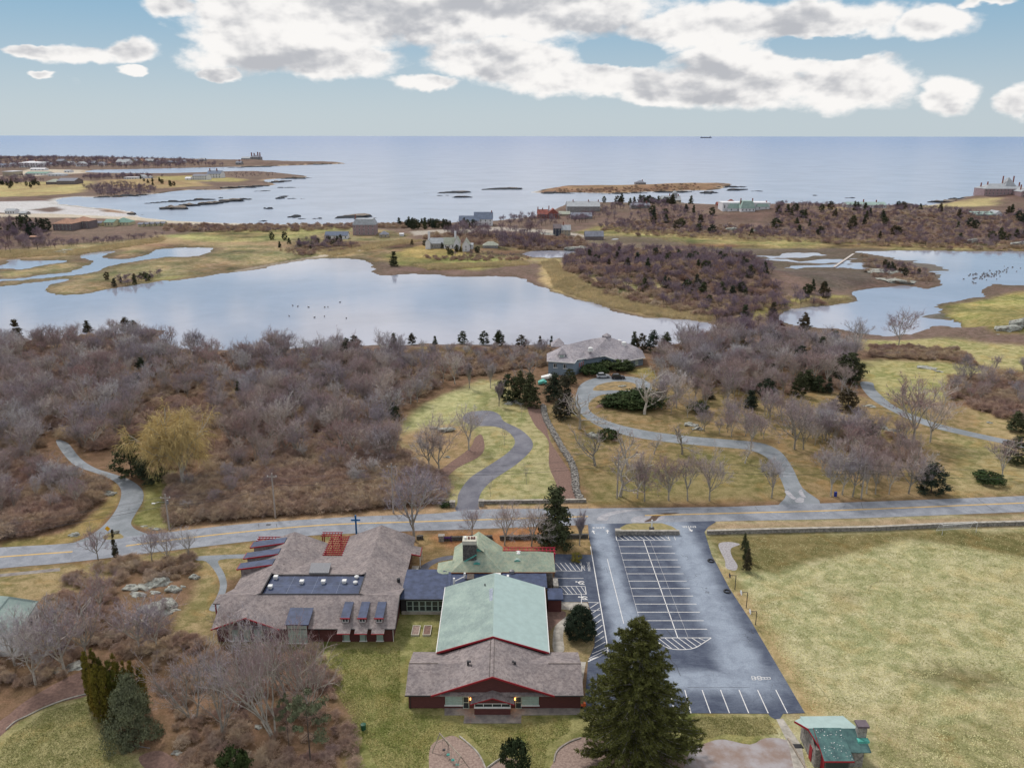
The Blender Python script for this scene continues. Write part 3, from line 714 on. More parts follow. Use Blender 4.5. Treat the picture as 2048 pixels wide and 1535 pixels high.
# drives and paths
sheet('driveway', [(913, 1021), (915, 1005), (918, 985), (940, 955), (975, 932), (1015, 905), (1030, 885), (1022, 868), (1005, 857), (985, 852), (955, 851), (932, 845), (925, 835), (935, 825), (960, 821), (985, 822), (1000, 830), (1008, 842), (1040, 858), (1060, 875), (1066, 890), (1058, 905), (1030, 930), (985, 960), (962, 985), (957, 1010), (957, 1021)], 0.02, M['drive'], 4)
sheet('driveway', [(133, 1094), (175, 1073), (205, 1052), (228, 1025), (240, 1000), (242, 980), (232, 965), (210, 952), (190, 945), (150, 930), (125, 905), (112, 880), (135, 885), (160, 915), (190, 935), (230, 948), (262, 960), (284, 978), (286, 1000), (272, 1025), (262, 1045), (272, 1058), (300, 1072), (250, 1085)], 0.02, M['drive_grey'], 4)
sheet('driveway', [(1152, 790), (1160, 770), (1185, 757), (1230, 752), (1275, 755), (1302, 768), (1298, 785), (1270, 792), (1225, 788), (1200, 790), (1180, 802), (1178, 818), (1195, 832), (1235, 848), (1300, 862), (1380, 872), (1450, 878), (1520, 885), (1560, 902), (1585, 935), (1605, 975), (1640, 1006), (1560, 1012), (1572, 990), (1560, 955), (1540, 920), (1500, 900), (1420, 892), (1340, 884), (1260, 872), (1200, 853), (1165, 830), (1152, 810)], 0.02, M['drive_grey'], 4)
sheet('planted_island', [(1186, 778), (1200, 768), (1235, 762), (1265, 765), (1273, 772), (1262, 780), (1225, 780), (1195, 781)], 0.05, mat('dry_island_grass', (0.36, 0.25, 0.12), 0.95, 0.3, 0.5, col2=(0.15, 0.12, 0.07)), 4)
sheet('driveway', [(1720, 765), (1745, 765), (1752, 780), (1790, 812), (1850, 838), (1920, 858), (2048, 885), (2300, 930), (2300, 945), (2048, 895), (1920, 868), (1850, 850), (1790, 825), (1740, 795)], 0.02, M['drive_grey'], 4)
sheet('footpath', [(393, 1113), (420, 1110), (520, 1107), (520, 1114), (450, 1117), (436, 1124), (448, 1145), (454, 1170), (446, 1200), (441, 1219), (418, 1219), (432, 1195), (440, 1170), (432, 1145), (412, 1122), (393, 1120)], 0.02, M['drive_grey'], 3)
sheet('footpath', [(-200, 1168), (0, 1147), (120, 1135), (120, 1141), (0, 1153), (-200, 1176)], 0.02, M['concrete_old'], 0)
sheet('footpath', [(838, 1136), (850, 1126), (875, 1115), (905, 1110), (905, 1117), (880, 1122), (862, 1131), (855, 1138)], 0.02, M['drive'], 3)
# woodland lawn path up the slope
walk = [(1107, 1301), (1106, 1270), (1110, 1252), (1122, 1240), (1140, 1228), (1148, 1232), (1138, 1244), (1129, 1256), (1126, 1275), (1128, 1301)]
sheet('concrete_walk', walk, 0.035, M['concrete'], 3)
sheet('concrete_apron', [(1098, 1203), (1174, 1204), (1178, 1212), (1176, 1219), (1150, 1220), (1098, 1215)], 0.03, M['concrete'])
sheet('concrete_walk', [(1143, 1321), (1172, 1323), (1168, 1345), (1160, 1400), (1146, 1400)], 0.03, M['concrete'])
sheet('concrete_walk', [(1552, 1436), (1566, 1436), (1603, 1490), (1612, 1535), (1650, 1600), (1600, 1600), (1578, 1490)], 0.03, M['concrete'])
sheet('concrete_patio', [(889, 1414), (1160, 1413), (1160, 1428), (1043, 1429), (1042, 1445), (927, 1445), (929, 1429), (889, 1429)], 0.06, M['concrete_old'], 0, 0.1)
# beds
sheet('mulch_bed', [(1055, 815), (1078, 815), (1090, 840), (1100, 880), (1125, 920), (1150, 960), (1160, 998), (1122, 1000), (1112, 965), (1098, 930), (1098, 885), (1085, 865), (1070, 850)], 0.02, M['mulch'], 3)
sheet('mulch_bed', [(962, 868), (968, 882), (968, 900), (955, 915), (915, 935), (885, 960), (870, 950), (900, 925), (940, 895), (950, 875)], 0.02, M['mulch'], 3)
sheet('wood_chip_bed', [(862, 1490), (885, 1476), (905, 1470), (922, 1478), (945, 1495), (962, 1515), (972, 1540), (960, 1600), (870, 1600), (858, 1530)], 0.02, M['chips'], 3)
sheet('wood_chip_bed', [(972, 1536), (1010, 1512), (1040, 1520), (1060, 1600), (970, 1600)], 0.021, M['chips'], 0)
sheet('wood_chip_bed', [(1160, 1473), (1130, 1485), (1112, 1500), (1106, 1525), (1095, 1600), (1400, 1600), (1390, 1520), (1300, 1495), (1200, 1480)], 0.022, M['chips'], 3)
sheet('gravel_bed', [(1383, 1500), (1420, 1482), (1450, 1478), (1500, 1488), (1530, 1475), (1570, 1478), (1585, 1500), (1600, 1600), (1350, 1600), (1370, 1530)], 0.024, M['mixed_bed'], 3)
sheet('gravel_bed', [(1438, 1086), (1460, 1083), (1480, 1088), (1462, 1096), (1464, 1112), (1475, 1130), (1470, 1140), (1452, 1135), (1450, 1120), (1440, 1100)], 0.02, M['gravel'], 3)
sheet('mulch_bed', [(-60, 1450), (0, 1440), (60, 1395), (170, 1340), (186, 1385), (90, 1410), (30, 1446), (-40, 1500)], 0.018, M['mulch'], 3)
sheet('mulch_bed', [(1190, 815), (1215, 796), (1240, 792), (1290, 800), (1290, 815), (1240, 815), (1215, 812)], 0.018, M['mulch'], 3)
sheet('mulch_bed', [(1096, 1222), (1130, 1222), (1128, 1236), (1110, 1250), (1098, 1260)], 0.018, M['mulch'], 3)
sheet('mulch_bed', [(278, 1512), (320, 1500), (352, 1520), (362, 1540), (330, 1560), (290, 1535)], 0.018, M['mulch'], 3)
sheet('planting_strip', [(1110, 1112), (1183, 1116), (1184, 1122), (1110, 1125)], 0.02, M['mulch'])
# parking lot
lot_pts = [(1176, 1047), (1178, 1076), (1183, 1095), (1186, 1109), (1110, 1107), (1108, 1203), (1176, 1203), (1182, 1228), (1190, 1262), (1189, 1290), (1176, 1321), (1168, 1424), (1536, 1426), (1541, 1432), (1550, 1437), (1560, 1436), (1566, 1426), (1610, 1425), (1500, 1238), (1459, 1176), (1432, 1125), (1424, 1111), (1416, 1085), (1409, 1063), (1416, 1053), (1432, 1043), (1428, 1041), (1300, 1045)]
lot = sheet('parking_lot', lot_pts, 0.035, M['lot'])
def line(a, b, w=0.12, m='line_white', name='painted_line', z=0.05): return strip(name, [a, b], w, z, M[m], lot, 0)
for i in range(13):   # bay lines of the double row
    f_ = [1092.2, 1105.7, 1118.75, 1132.8, 1146.5, 1161.1, 1175.8, 1191, 1207, 1223.2, 1240.2, 1257.2][i] if i < 12 else None
    if f_ is None: continue
    t = (f_ - 1092.2) / (1257.2 - 1092.2)
    xl = 1237.5 + (f_ - 1092.2) * (1275 - 1237.5) / (1223.2 - 1092.2); xr = 1344 + t * (1414.5 - 1344)
    line((xl, f_), (xr, f_), 0.15)
line((1287, 1079.5), (1355.5, 1274), 0.15)
line((1235, 1080), (1277, 1231), 0.04, z=0.046)
line((1300, 1080), (1376, 1273), 0.03, z=0.046)
line((1233.5, 1079.5), (1339, 1079.5), 0.15); line((1232, 1072), (1233.5, 1080), 0.15); line((1336, 1071), (1339, 1080), 0.15); line((1348, 1071), (1351, 1079), 0.1)
for i in range(10):
    x = 1236 + i * 10.4; line((x, 1071), (x + 11.5, 1079), 0.13)
line((1214.5, 1117), (1247.5, 1246), 0.12)
line((1181, 1092), (1213, 1280), 0.16); line((1213, 1280), (1220, 1330), 0.16)
# half-round hatch at the south end of the double row
line((1299, 1274.5), (1422.5, 1274.5), 0.15)
arc = [(1299, 1275), (1320, 1287), (1332, 1293), (1345, 1297), (1362, 1298), (1380, 1297), (1392, 1293.5), (1404, 1286.5), (1422, 1275)]
strip('painted_line', arc, 0.15, 0.05, M['line_white'], lot, 4)
for i in range(8):
    x = 1303 + i * 13.5; x2 = x + 28 - max(0, i - 4) * 4.5
    yb_ = np.interp(x2, [a[0] for a in arc], [a[1] for a in arc]); line((x, 1275), (min(x2, 1412), min(yb_, 1297)), 0.13)
# hatch along the west kerb
line((1176, 1203.5), (1198, 1204), 0.13); line((1178, 1219), (1201, 1220), 0.1)
for i in range(10):
    y = 1205 + i * 11.2; x = 1196.8 + (y - 1204) * 0.165
    xl = np.interp(y + 10, [1205, 1228, 1262, 1290, 1321], [1178, 1183, 1190, 1190, 1177]); line((xl, y + 10 + i * 0.25), (x + 0.4, y - 1 + i * 0.1), 0.13)
line((1176, 1322), (1217, 1303), 0.2); line((1178, 1316), (1216, 1297), 0.12)
# south bays
for x0, x1 in [(1340, 1349), (1369.5, 1382), (1404.2, 1421), (1441, 1459), (1478, 1497.5), (1515, 1536.5), (1551.5, 1575)]: line((x0, 1378.5), (x1, 1425), 0.14)
# accessible bays
for a, b in [((1110, 1140.5), (1163.5, 1141)), ((1162, 1124), (1163.8, 1141)), ((1113, 1155.7), (1167, 1155.7)), ((1108, 1171.5), (1170, 1171.5)), ((1109, 1187.2), (1172.5, 1187.5)), ((1170, 1171.5), (1172.7, 1187.5)), ((1162.5, 1187.5), (1163, 1206))]: line(a, b, 0.12)
for i in range(6):
    line((1111 + i * 9.5, 1125), (1124 + i * 9.2, 1140), 0.12)
    line((1112 + i * 10, 1172), (1127 + i * 9, 1187), 0.1)
# hopscotch grid
hz = [(1503, 1351.5, 1509, 1355), (1504, 1355, 1510, 1358.5), (1510, 1353, 1515, 1356.5), (1515, 1351.5, 1521, 1355), (1516, 1355, 1522, 1358.5), (1522, 1353.5, 1528, 1357), (1528, 1353.5, 1534, 1357), (1534, 1353.5, 1540, 1357)]
for k, (x0, y0, x1, y1) in enumerate(hz):
    for a, b in (((x0, y0), (x1, y0)), ((x1, y0), (x1 + 1, y1)), ((x1 + 1, y1), (x0 + 1, y1)), ((x0 + 1, y1), (x0, y0))): line(a, b, 0.09, name='hopscotch_line', z=0.05 + 0.001 * k)
def text(s, px, py, size, rot, name='painted_lettering', parent=None, z=0.05, m='line_white', sx=1.0):
    cu = bpy.data.curves.new('tmp', 'FONT'); cu.body = s; cu.size = size; cu.align_x = 'CENTER'; cu.align_y = 'CENTER'; cu.resolution_u = 2
    ob = bpy.data.objects.new('tmp', cu); me = bpy.data.meshes.new_from_object(ob); bpy.data.objects.remove(ob); bpy.data.curves.remove(cu)
    me.materials.clear(); me.materials.append(M[m])
    x, y = P(px, py, z); o = link(name, me, parent or lot); o.location = (x, y, z); o.rotation_euler = (0, 0, rot); o.scale = (sx, 1, 1)
    return o
text('ENTER', 1378, 1052.5, 1.2, math.pi, sx=0.85)
text('NO', 1167.5, 1133, 0.85, math.pi / 2); text('PARKING', 1178, 1132, 0.85, math.pi / 2, sx=1.0)
text('EXIT', 1198, 1055, 1.1, 0, sx=1.25)
def arrow(px, py, s, rot, curl=0):
    x, y = P(px, py, 0.05)
    q = [(-0.12, -1), (0.12, -1), (0.12, 0.1), (0.5, 0.1), (0, 0.9), (-0.5, 0.1), (-0.12, 0.1)]
    c, sn = math.cos(rot), math.sin(rot)
    MB().poly([(x + (a * c - b * sn) * s, y + (a * sn + b * c) * s, 0.05) for a, b in q]).make('painted_arrow', M['line_white'], lot)
arrow(1187, 1063, 0.85, 0.15); arrow(1215, 1062, 0.85, -0.1); arrow(1381, 1059, 0.9, math.pi + 0.2)
# accessible parking symbols: head, body and wheel of a seated figure
for (px, py) in [(1163, 1164.5), (1169, 1195)]:
    x, y = P(px, py, 0.05); mb = MB()
    def ring(cx, cy, r0, r1, a0, a1, n=16):
        for i in range(n):
            a, b = a0 + (a1 - a0) * i / n, a0 + (a1 - a0) * (i + 1) / n
            mb.poly([(cx + r0 * math.cos(a), cy + r0 * math.sin(a), 0.05), (cx + r1 * math.cos(a), cy + r1 * math.sin(a), 0.05), (cx + r1 * math.cos(b), cy + r1 * math.sin(b), 0.05), (cx + r0 * math.cos(b), cy + r0 * math.sin(b), 0.05)])
    ring(x, y, 0.42, 0.62, 0.3, 5.2); ring(x - 0.95, y + 0.35, 0.0, 0.2, 0, 6.28, 8)
    mb.poly([(x - 0.75, y + 0.2, 0.051), (x - 0.7, y + 0.4, 0.051), (x, y + 0.12, 0.051), (x, y - 0.1, 0.051)])
    mb.poly([(x, y - 0.1, 0.052), (x + 0.1, y + 0.1, 0.052), (x + 0.55, y - 0.55, 0.052), (x + 0.4, y - 0.65, 0.052)])
    mb.make('accessible_symbol', M['line_white'], lot)
# grassy median between entrance and exit
sheet('grass_median', [(1234, 1061), (1241, 1054), (1252, 1048), (1266, 1045.5), (1324, 1045.5), (1344, 1052), (1358, 1061), (1360, 1066), (1233, 1066)], 0.12, mat('dry_grass_median', (0.33, 0.27, 0.13), 0.95, 0.3, 1.0, col2=(0.20, 0.18, 0.08), detail=8), 0, 0.12)
# stains: salt and spilled soil at the lot mouth
sheet('salt_stain', [(1193, 1039), (1205, 1028), (1226, 1022), (1250, 1019), (1300, 1016), (1345, 1017), (1300, 1020), (1260, 1022), (1222, 1030), (1214, 1040)], 0.036, mat('salt_stain', (0.42, 0.41, 0.44), 0.9, 0.3, 0.8, col2=(0.26, 0.26, 0.29)), 3)
sheet('salt_stain', [(1262, 1042), (1268, 1033), (1290, 1031), (1310, 1029), (1330, 1030), (1325, 1038), (1300, 1044), (1280, 1045)], 0.037, bpy.data.materials['salt_stain'], 3)
sheet('soil_spill', [(1288, 1043), (1300, 1036), (1306, 1030), (1330, 1027), (1300, 1026.5), (1340, 1025), (1360, 1025), (1322, 1031), (1312, 1040), (1302, 1042)], 0.041, mat('spilled_soil', (0.11, 0.075, 0.06), 0.95, 0.3, 2), 3)
for pts in [[(1569, 983), (1577, 981), (1586, 990), (1592, 996), (1584, 997)], [(1597, 983), (1603, 978), (1608, 988), (1612, 994), (1603, 992)], [(1590, 1000), (1600, 994), (1608, 996), (1606, 1004), (1593, 1004)]]:
    sheet('salt_stain', pts, 0.04, bpy.data.materials['salt_stain'], 3)

# wear on the field and the lot
M['dark_turf'] = mat('scuffed_turf', (0.20, 0.185, 0.10), 0.95, 0.3, 2.0, col2=(0.32, 0.30, 0.17), detail=8)
fld = strip('worn_track', [(1740, 1180), (1742, 1170), (1752, 1164), (1768, 1160)], 0.22, 0.02, M['dark_turf'], None); tag(fld, kind='structure')
for pts in ([(1620, 1357), (1640, 1375), (1660, 1400)], [(1850, 1280), (1880, 1288), (1905, 1292)], [(1990, 1310), (2048, 1314)]):
    tag(strip('worn_track', pts, 0.14, 0.02, M['dark_turf'], None), kind='structure')
strip('crack', [(1336, 1303), (1341, 1315), (1344, 1322), (1353, 1330), (1357, 1342), (1361, 1351)], 0.07, 0.047, M['dark_frame'], lot, 0)
strip('pavement_seam', [(1375, 1373.5), (1430, 1374), (1500, 1373)], 0.05, 0.047, M['dark_frame'], lot, 0)
strip('pavement_seam', [(1331, 1255), (1336, 1262), (1346, 1272)], 0.08, 0.0475, M['dark_frame'], lot, 0)
for x in (517, 553): strip('pavement_seam', [(x, 1047), (x + 1, 1054)], 0.1, 0.042, M['dark_frame'], road, 0)
for pts in ([(1950, 992), (1962, 1002), (1990, 1022)], [(1510, 1012), (1516, 1021)], [(1722, 1004), (1726, 1016)], [(1330, 1020), (1380, 1017)]): strip('crack', pts, 0.08, 0.042, M['dark_frame'], road, 0)
# ---------------------------------------------------------------- buildings of the school
def beam(mb, a, b, w=0.12, h=0.22):
    a = Vector(a); b = Vector(b); d = (b - a).normalized(); u = d.cross(Vector((0, 0, 1))).normalized() * (w / 2); v = Vector((0, 0, h / 2))
    n = len(mb.V)
    for p in (a, b): mb.V += [tuple(p - u - v), tuple(p + u - v), tuple(p + u + v), tuple(p - u + v)]
    mb.F += [(n, n + 1, n + 2, n + 3), (n + 7, n + 6, n + 5, n + 4)] + [(n + i, n + 4 + i, n + 4 + (i + 1) % 4, n + (i + 1) % 4) for i in range(4)]
    return mb
def wallbox(root, x0, y0, x1, y1, z1, m='brick_wall', z0=0.0, name='wall'):
    return MB().box(x0, y0, z0, x1, y1, z1).make(name, M[m], root)
def win_s(root, x0, x1, z0, z1, y, cols=1, rows=2, fm='pale_green_frame', pm='glass', sill=True, name='window'):
    """window on a wall facing south (-Y) at wall plane y"""
    f = MB(); t = 0.09
    f.box(x0, y - 0.10, z0, x0 + t, y + 0.02, z1); f.box(x1 - t, y - 0.10, z0, x1, y + 0.02, z1)
    f.box(x0 + t, y - 0.10, z0, x1 - t, y + 0.02, z0 + t); f.box(x0 + t, y - 0.10, z1 - t, x1 - t, y + 0.02, z1)
    for i in range(1, cols):
        x = x0 + (x1 - x0) * i / cols; f.box(x - 0.04, y - 0.085, z0 + t, x + 0.04, y + 0.01, z1 - t)
    for i in range(1, rows):
        z = z0 + (z1 - z0) * i / rows; f.box(x0 + t, y - 0.078, z - 0.035, x1 - t, y + 0.005, z + 0.035)
    o = f.make(name, M[fm], root)
    MB().box(x0 + 0.03, y - 0.05, z0 + 0.03, x1 - 0.03, y - 0.02, z1 - 0.03).make('pane', M[pm], o)
    if sill: MB().box(x0 - 0.12, y - 0.22, z0 - 0.12, x1 + 0.12, y - 0.02, z0 - 0.005).make('sill', M['white'], o)
    return o
def xs(px, py, z): return P(px, py, z)[0]
def roofpart(root, name, polys, m, t=0.2):
    mb = MB()
    for p in polys:
        # wind upwards
        n = Vector(p[1]) - Vector(p[0]); n = n.cross(Vector(p[2]) - Vector(p[1]))
        mb.slab(p if n.z > 0 else p[::-1], t)
    return mb.make(name, m, root)

# --- left classroom building
A = empty('school_building', (-34, 119, 0), 'long brown-shingled school building with a sunken dark flat roof and red trim', 'school building')
wallbox(A, -48.5, 118.9, -19.6, 130.4, 2.75)
wallbox(A, -48.8, 130.45, -42.8, 147.0, 2.95); wallbox(A, -42.75, 130.45, -36.5, 147.0, 2.9)
wallbox(A, -32.2, 130.45, -19.8, 149.9, 2.9); wallbox(A, -36.45, 130.45, -32.25, 142.0, 2.85)
g = MB()
g.slab([(-48.45, 118.92, 0), (-38.6, 118.92, 0), (-38.6, 118.92, 2.8), (-43.3, 118.92, 4.7), (-48.45, 118.92, 2.8)], 0.0001)
g = MB().poly([(-48.45, 118.88, 0), (-38.6, 118.88, 0), (-38.6, 118.88, 2.85), (-43.3, 118.88, 4.72), (-48.45, 118.88, 2.75)])
g.poly([(-48.45, 119.3, 0), (-38.6, 119.3, 0), (-38.6, 119.3, 2.85), (-43.3, 119.3, 4.72), (-48.45, 119.3, 2.75)][::-1]); g.make('gable_wall', M['brick_wall'], A)
MB().poly([(-19.58, 118.9, 2.7), (-19.58, 130.5, 2.7), (-19.58, 124.8, 5.0)]).make('gable_wall', M['brick_wall'], A)
for x0, x1, yy in ((-48.8, -36.5, 147.02), (-32.2, -19.8, 149.92)):
    MB().poly([(x1, yy, 2.8), (x0, yy, 2.8), ((x0 + x1) / 2, yy, 5.3)]).make('gable_wall', M['brick_wall'], A)
sh = M['shingle']
roofpart(A, 'roof', [[(-49.1, 118.3, 2.8), (-19.1, 118.3, 2.8), (-19.1, 124.8, 5.2), (-49.1, 124.8, 5.2)],
                     [(-43.6, 124.8, 5.2), (-49.1, 124.8, 5.2), (-49.1, 130.7, 3.02)], [(-25, 124.8, 5.2), (-19.1, 124.8, 5.2), (-19.1, 130.7, 3.02)]], sh)
roofpart(A, 'roof', [[(-49.3, 147.4, 3.0), (-49.3, 130.7, 3.0), (-43.6, 124.81, 5.2), (-42.6, 124.81, 5.6), (-42.6, 147.4, 5.6)],
                     [(-42.6, 147.4, 5.6), (-42.6, 131.4, 5.6), (-41.3, 131.4, 5.1), (-36.1, 142.3, 3.08), (-36.1, 147.4, 3.08)]], sh)
roofpart(A, 'roof', [[(-26, 150.3, 5.6), (-32.6, 150.3, 3.04), (-32.6, 142.3, 3.04), (-27.3, 131.4, 5.1), (-26, 131.4, 5.6)],
                     [(-26, 124.81, 5.6), (-26, 150.3, 5.6), (-19.3, 150.3, 3.0), (-19.3, 130.7, 3.0), (-25, 124.81, 5.2)]], sh)
roofpart(A, 'roof', [[(-41.3, 131.4, 5.1), (-27.3, 131.4, 5.1), (-32.6, 142.3, 3.08), (-36.1, 142.3, 3.08)]], sh)
roofpart(A, 'gable_roof', [[(-49.1, 118.0, 2.86), (-43.3, 118.0, 5.0), (-43.3, 124.2, 5.0)], [(-43.3, 118.0, 5.0), (-37.9, 118.0, 2.86), (-43.3, 124.2, 5.0)]], sh, 0.15)
roofpart(A, 'porch_roof', [[(-51.0, 124.6, 3.6), (-49.15, 124.6, 3.6), (-49.15, 127.6, 3.6), (-51.0, 127.6, 3.6)]], sh)
MB().box(-50.8, 124.9, 0, -50.6, 125.1, 3.4).make('porch_post', M['red_trim'], A); MB().box(-50.8, 127.1, 0, -50.6, 127.3, 3.4).make('porch_post', M['red_trim'], A)
fr = MB().slab([(-42.6, 124.95, 5.02), (-26, 124.95, 5.02), (-26, 131.35, 5.02), (-42.6, 131.35, 5.02)], 0.3)
flat = fr.make('flat_roof', M['membrane'], A)
ed = MB()
for a, b in (((-42.65, 124.85, 5.3), (-25.95, 124.85, 5.3)), ((-42.65, 131.45, 5.22), (-25.95, 131.45, 5.22)), ((-42.65, 124.9, 5.62), (-42.65, 131.4, 5.62)), ((-25.95, 124.9, 5.62), (-25.95, 131.4, 5.62))): beam(ed, a, b, 0.12, 0.14)
ed.make('roof_edge', M['dark_frame'], A)
sm_ = MB()
for x in (-38.6, -34.3, -30.1): sm_.box(x, 125, 5.021, x + 0.06, 131.3, 5.03)
sm_.box(-42.5, 128.1, 5.021, -26.1, 128.16, 5.034); sm_.make('membrane_seam', mat('seam_tape', (0.15, 0.18, 0.26), 0.6, 0.1, 2), flat)
for i, (px, py) in enumerate([(552, 1157), (541, 1176), (604, 1166), (647, 1166), (689, 1165.5), (713.5, 1156), (711, 1167)]):
    x, y = P(px, py, 5.0); mb = MB()
    if i < 5: mb.box(x - 0.25, y - 0.25, 5.0, x + 0.25, y + 0.25, 5.28); mb.box(x - 0.36, y - 0.36, 5.28, x + 0.36, y + 0.36, 5.62)
    else: mb.tube([(x, y, 5.0), (x, y, 5.3)], 0.25, 10); mb.tube([(x, y, 5.3), (x, y, 5.45), (x, y, 5.6)], [0.42, 0.40, 0.15], 12)
    mb.make('roof_vent', M['white'], A)
# cricket of standing-seam metal
rp = [P(623, 1124, 5.1), P(662, 1124, 5.1), P(657, 1146, 5.35), P(618, 1146, 5.35)]
cr = roofpart(A, 'metal_cricket', [[(*rp[0], 5.0), (*rp[1], 5.0), (*rp[2], 5.45), (*rp[3], 5.45)]], M['grey_metal'], 0.3)
sb = MB()
for i in range(13):
    t = i / 12; a = [rp[0][k] * (1 - t) + rp[1][k] * t for k in (0, 1)]; b = [rp[3][k] * (1 - t) + rp[2][k] * t for k in (0, 1)]
    beam(sb, (*a, 5.03), (*b, 5.48), 0.05, 0.08)
sb.make('seam', M['grey_metal'], cr)
# west clerestory sheds
for k, (y0, y1) in enumerate(((143.3, 145.6), (139.0, 141.2), (135.0, 137.2))):
    x0, x1 = -50.2 + k * 0.05, -43.6
    o = roofpart(A, 'clerestory_roof', [[(x0, y0, 4.35), (x1, y0, 5.35), (x1, y1, 5.35), (x0, y1, 4.35)]], M['membrane'], 0.12)
    fb = MB(); beam(fb, (x0 - 0.05, y0 - 0.05, 4.22), (x1, y0 - 0.05, 5.2), 0.1, 0.24); beam(fb, (x0 - 0.07, y0, 4.22), (x0 - 0.07, y1, 4.22), 0.1, 0.24)
    fb.make('fascia', M['red_trim'], o)
    MB().poly([(x0 + 0.6, y0 + 0.2, 2.6), (x1, y0 + 0.2, 2.6), (x1, y0 + 0.2, 5.2), (x0 + 0.6, y0 + 0.2, 4.3)]).make('clerestory_wall', M['shingle'], A)
    MB().box(x0 + 0.6, y0 + 0.22, 2.2, x0 + 0.7, y1 - 0.2, 4.25).make('clerestory_window', M['glass'], A)
# pergolas
def pergola(root, x0, x1, y0, y1, z, nx, ny, m='red_trim', posts=True, name='pergola'):
    mb = MB()
    for i in range(nx): x = x0 + (x1 - x0) * i / (nx - 1); mb.box(x - 0.06, y0, z, x + 0.06, y1, z + 0.16)
    for i in range(ny): y = y0 + (y1 - y0) * i / (ny - 1); mb.box(x0 - 0.3, y - 0.06, z + 0.17, x1 + 0.3, y + 0.06, z + 0.31)
    o = mb.make(name, M[m], root)
    if posts:
        for x in (x0, x1):
            for y in (y0 + 0.1, y1 - 0.1): MB().box(x - 0.09, y - 0.09, 0, x + 0.09, y + 0.09, z).make('pergola_post', M[m], o)
    return o
pergola(A, -36.0, -32.7, 142.6, 150.2, 2.9, 8, 11)
pergola(A, -50.2, -44.5, 147.7, 149.4, 3.2, 10, 3)
pergola(A, -38.0, -34.5, 150.4, 152.0, 2.9, 7, 3)
# south dormers
for cx0, cx1, cb0, cb1 in ((690, 707.2, 680.3, 698.6), (724, 740.6, 714.2, 732), (757, 773.4, 747.3, 765.8)):
    a = P(cx0, 1203, 4.75); b = P(cx1, 1203, 4.75); c = P(cb1, 1236.7, 4.2); d = P(cb0, 1236.7, 4.2)
    xa, xb = (a[0] + d[0]) / 2, (b[0] + c[0]) / 2
    o = roofpart(A, 'dormer_roof', [[(xa, 123.3, 4.78), (xb, 123.3, 4.78), (xb, 119.2, 4.25), (xa, 119.2, 4.25)]], M['membrane'], 0.1)
    f_ = MB(); beam(f_, (xa - 0.08, 119.15, 4.17), (xb + 0.08, 119.15, 4.17), 0.1, 0.22); f_.make('fascia', M['red_trim'], o)
    MB().box(xa + 0.12, 119.45, 2.9, xb - 0.12, 122.4, 4.1).make('dormer_wall', M['brick_wall'], A)
    win_s(A, xa + 0.2, xb - 0.2, 3.35, 4.05, 119.45, 2, 1, 'white', sill=False)
    roofpart(A, 'window_canopy', [[(xa - 0.3, 117.3, 2.55), (xb + 0.35, 117.3, 2.55), (xb + 0.35, 118.5, 2.95), ((xa + xb) / 2, 118.6, 3.1), (xa - 0.3, 118.5, 2.95)]], M['shingle'], 0.1)
    f_ = MB(); beam(f_, (xa - 0.3, 117.25, 2.47), (xb + 0.35, 117.25, 2.47), 0.08, 0.14); f_.make('canopy_fascia', M['red_trim'], A)
    win_s(A, xa + 0.3, xb - 0.1, 0.25, 2.35, 118.88, 1, 2, pm='blind')
o = roofpart(A, 'bay_roof', [[(-37.0, 121.9, 4.5), (-33.1, 121.9, 4.5), (-33.1, 118.0, 3.75), (-37.0, 118.0, 3.75)]], M['membrane'], 0.12)
MB().box(-36.8, 118.3, 0, -33.3, 121.5, 3.7).make('bay_wall', M['brick_wall'], A)
win_s(A, -36.6, -33.5, 0.2, 3.4, 118.28, 3, 2, pm='blind')
for a, b in ((465.5, 479.5), (489, 502), (510, 524.6)): win_s(A, xs(a, 1279, 0.3), xs(b, 1279, 0.3), 0.3, 2.3, 118.86, 1, 2, pm='blind')
rf = MB()
beam(rf, (-49.1, 118.0, 2.75), (-43.3, 118.0, 4.9)); beam(rf, (-43.3, 118.0, 4.9), (-37.9, 118.0, 2.75)); rf.make('red_fascia', M['red_trim'], A)
rf = MB(); beam(rf, (-37.9, 118.25, 2.72), (-19.1, 118.25, 2.72), 0.1, 0.14); beam(rf, (-19.05, 118.3, 2.75), (-19.05, 124.8, 5.1), 0.1, 0.2); rf.make('gutter', M['dark_frame'], A)
for x in (-19.5, -24.1, -27.7, -31.7): MB().tube([(x, 118.6, 2.7), (x, 118.75, 2.4), (x, 118.8, 0.05)], 0.05, 6).make('downspout', M['dark_frame'] if x < -20 else M['white'], A)
x, y = P(797, 1157, 4.0); MB().tube([(x, y, 3.2), (x, y, 4.1)], 0.3, 10).make('roof_vent', M['dark_frame'], A)
x, y = P(568, 1130, 5.0); MB().tube([(x, y, 4.6), (x, y, 5.3)], 0.08, 6).make('vent_pipe', M['dark_frame'], A)
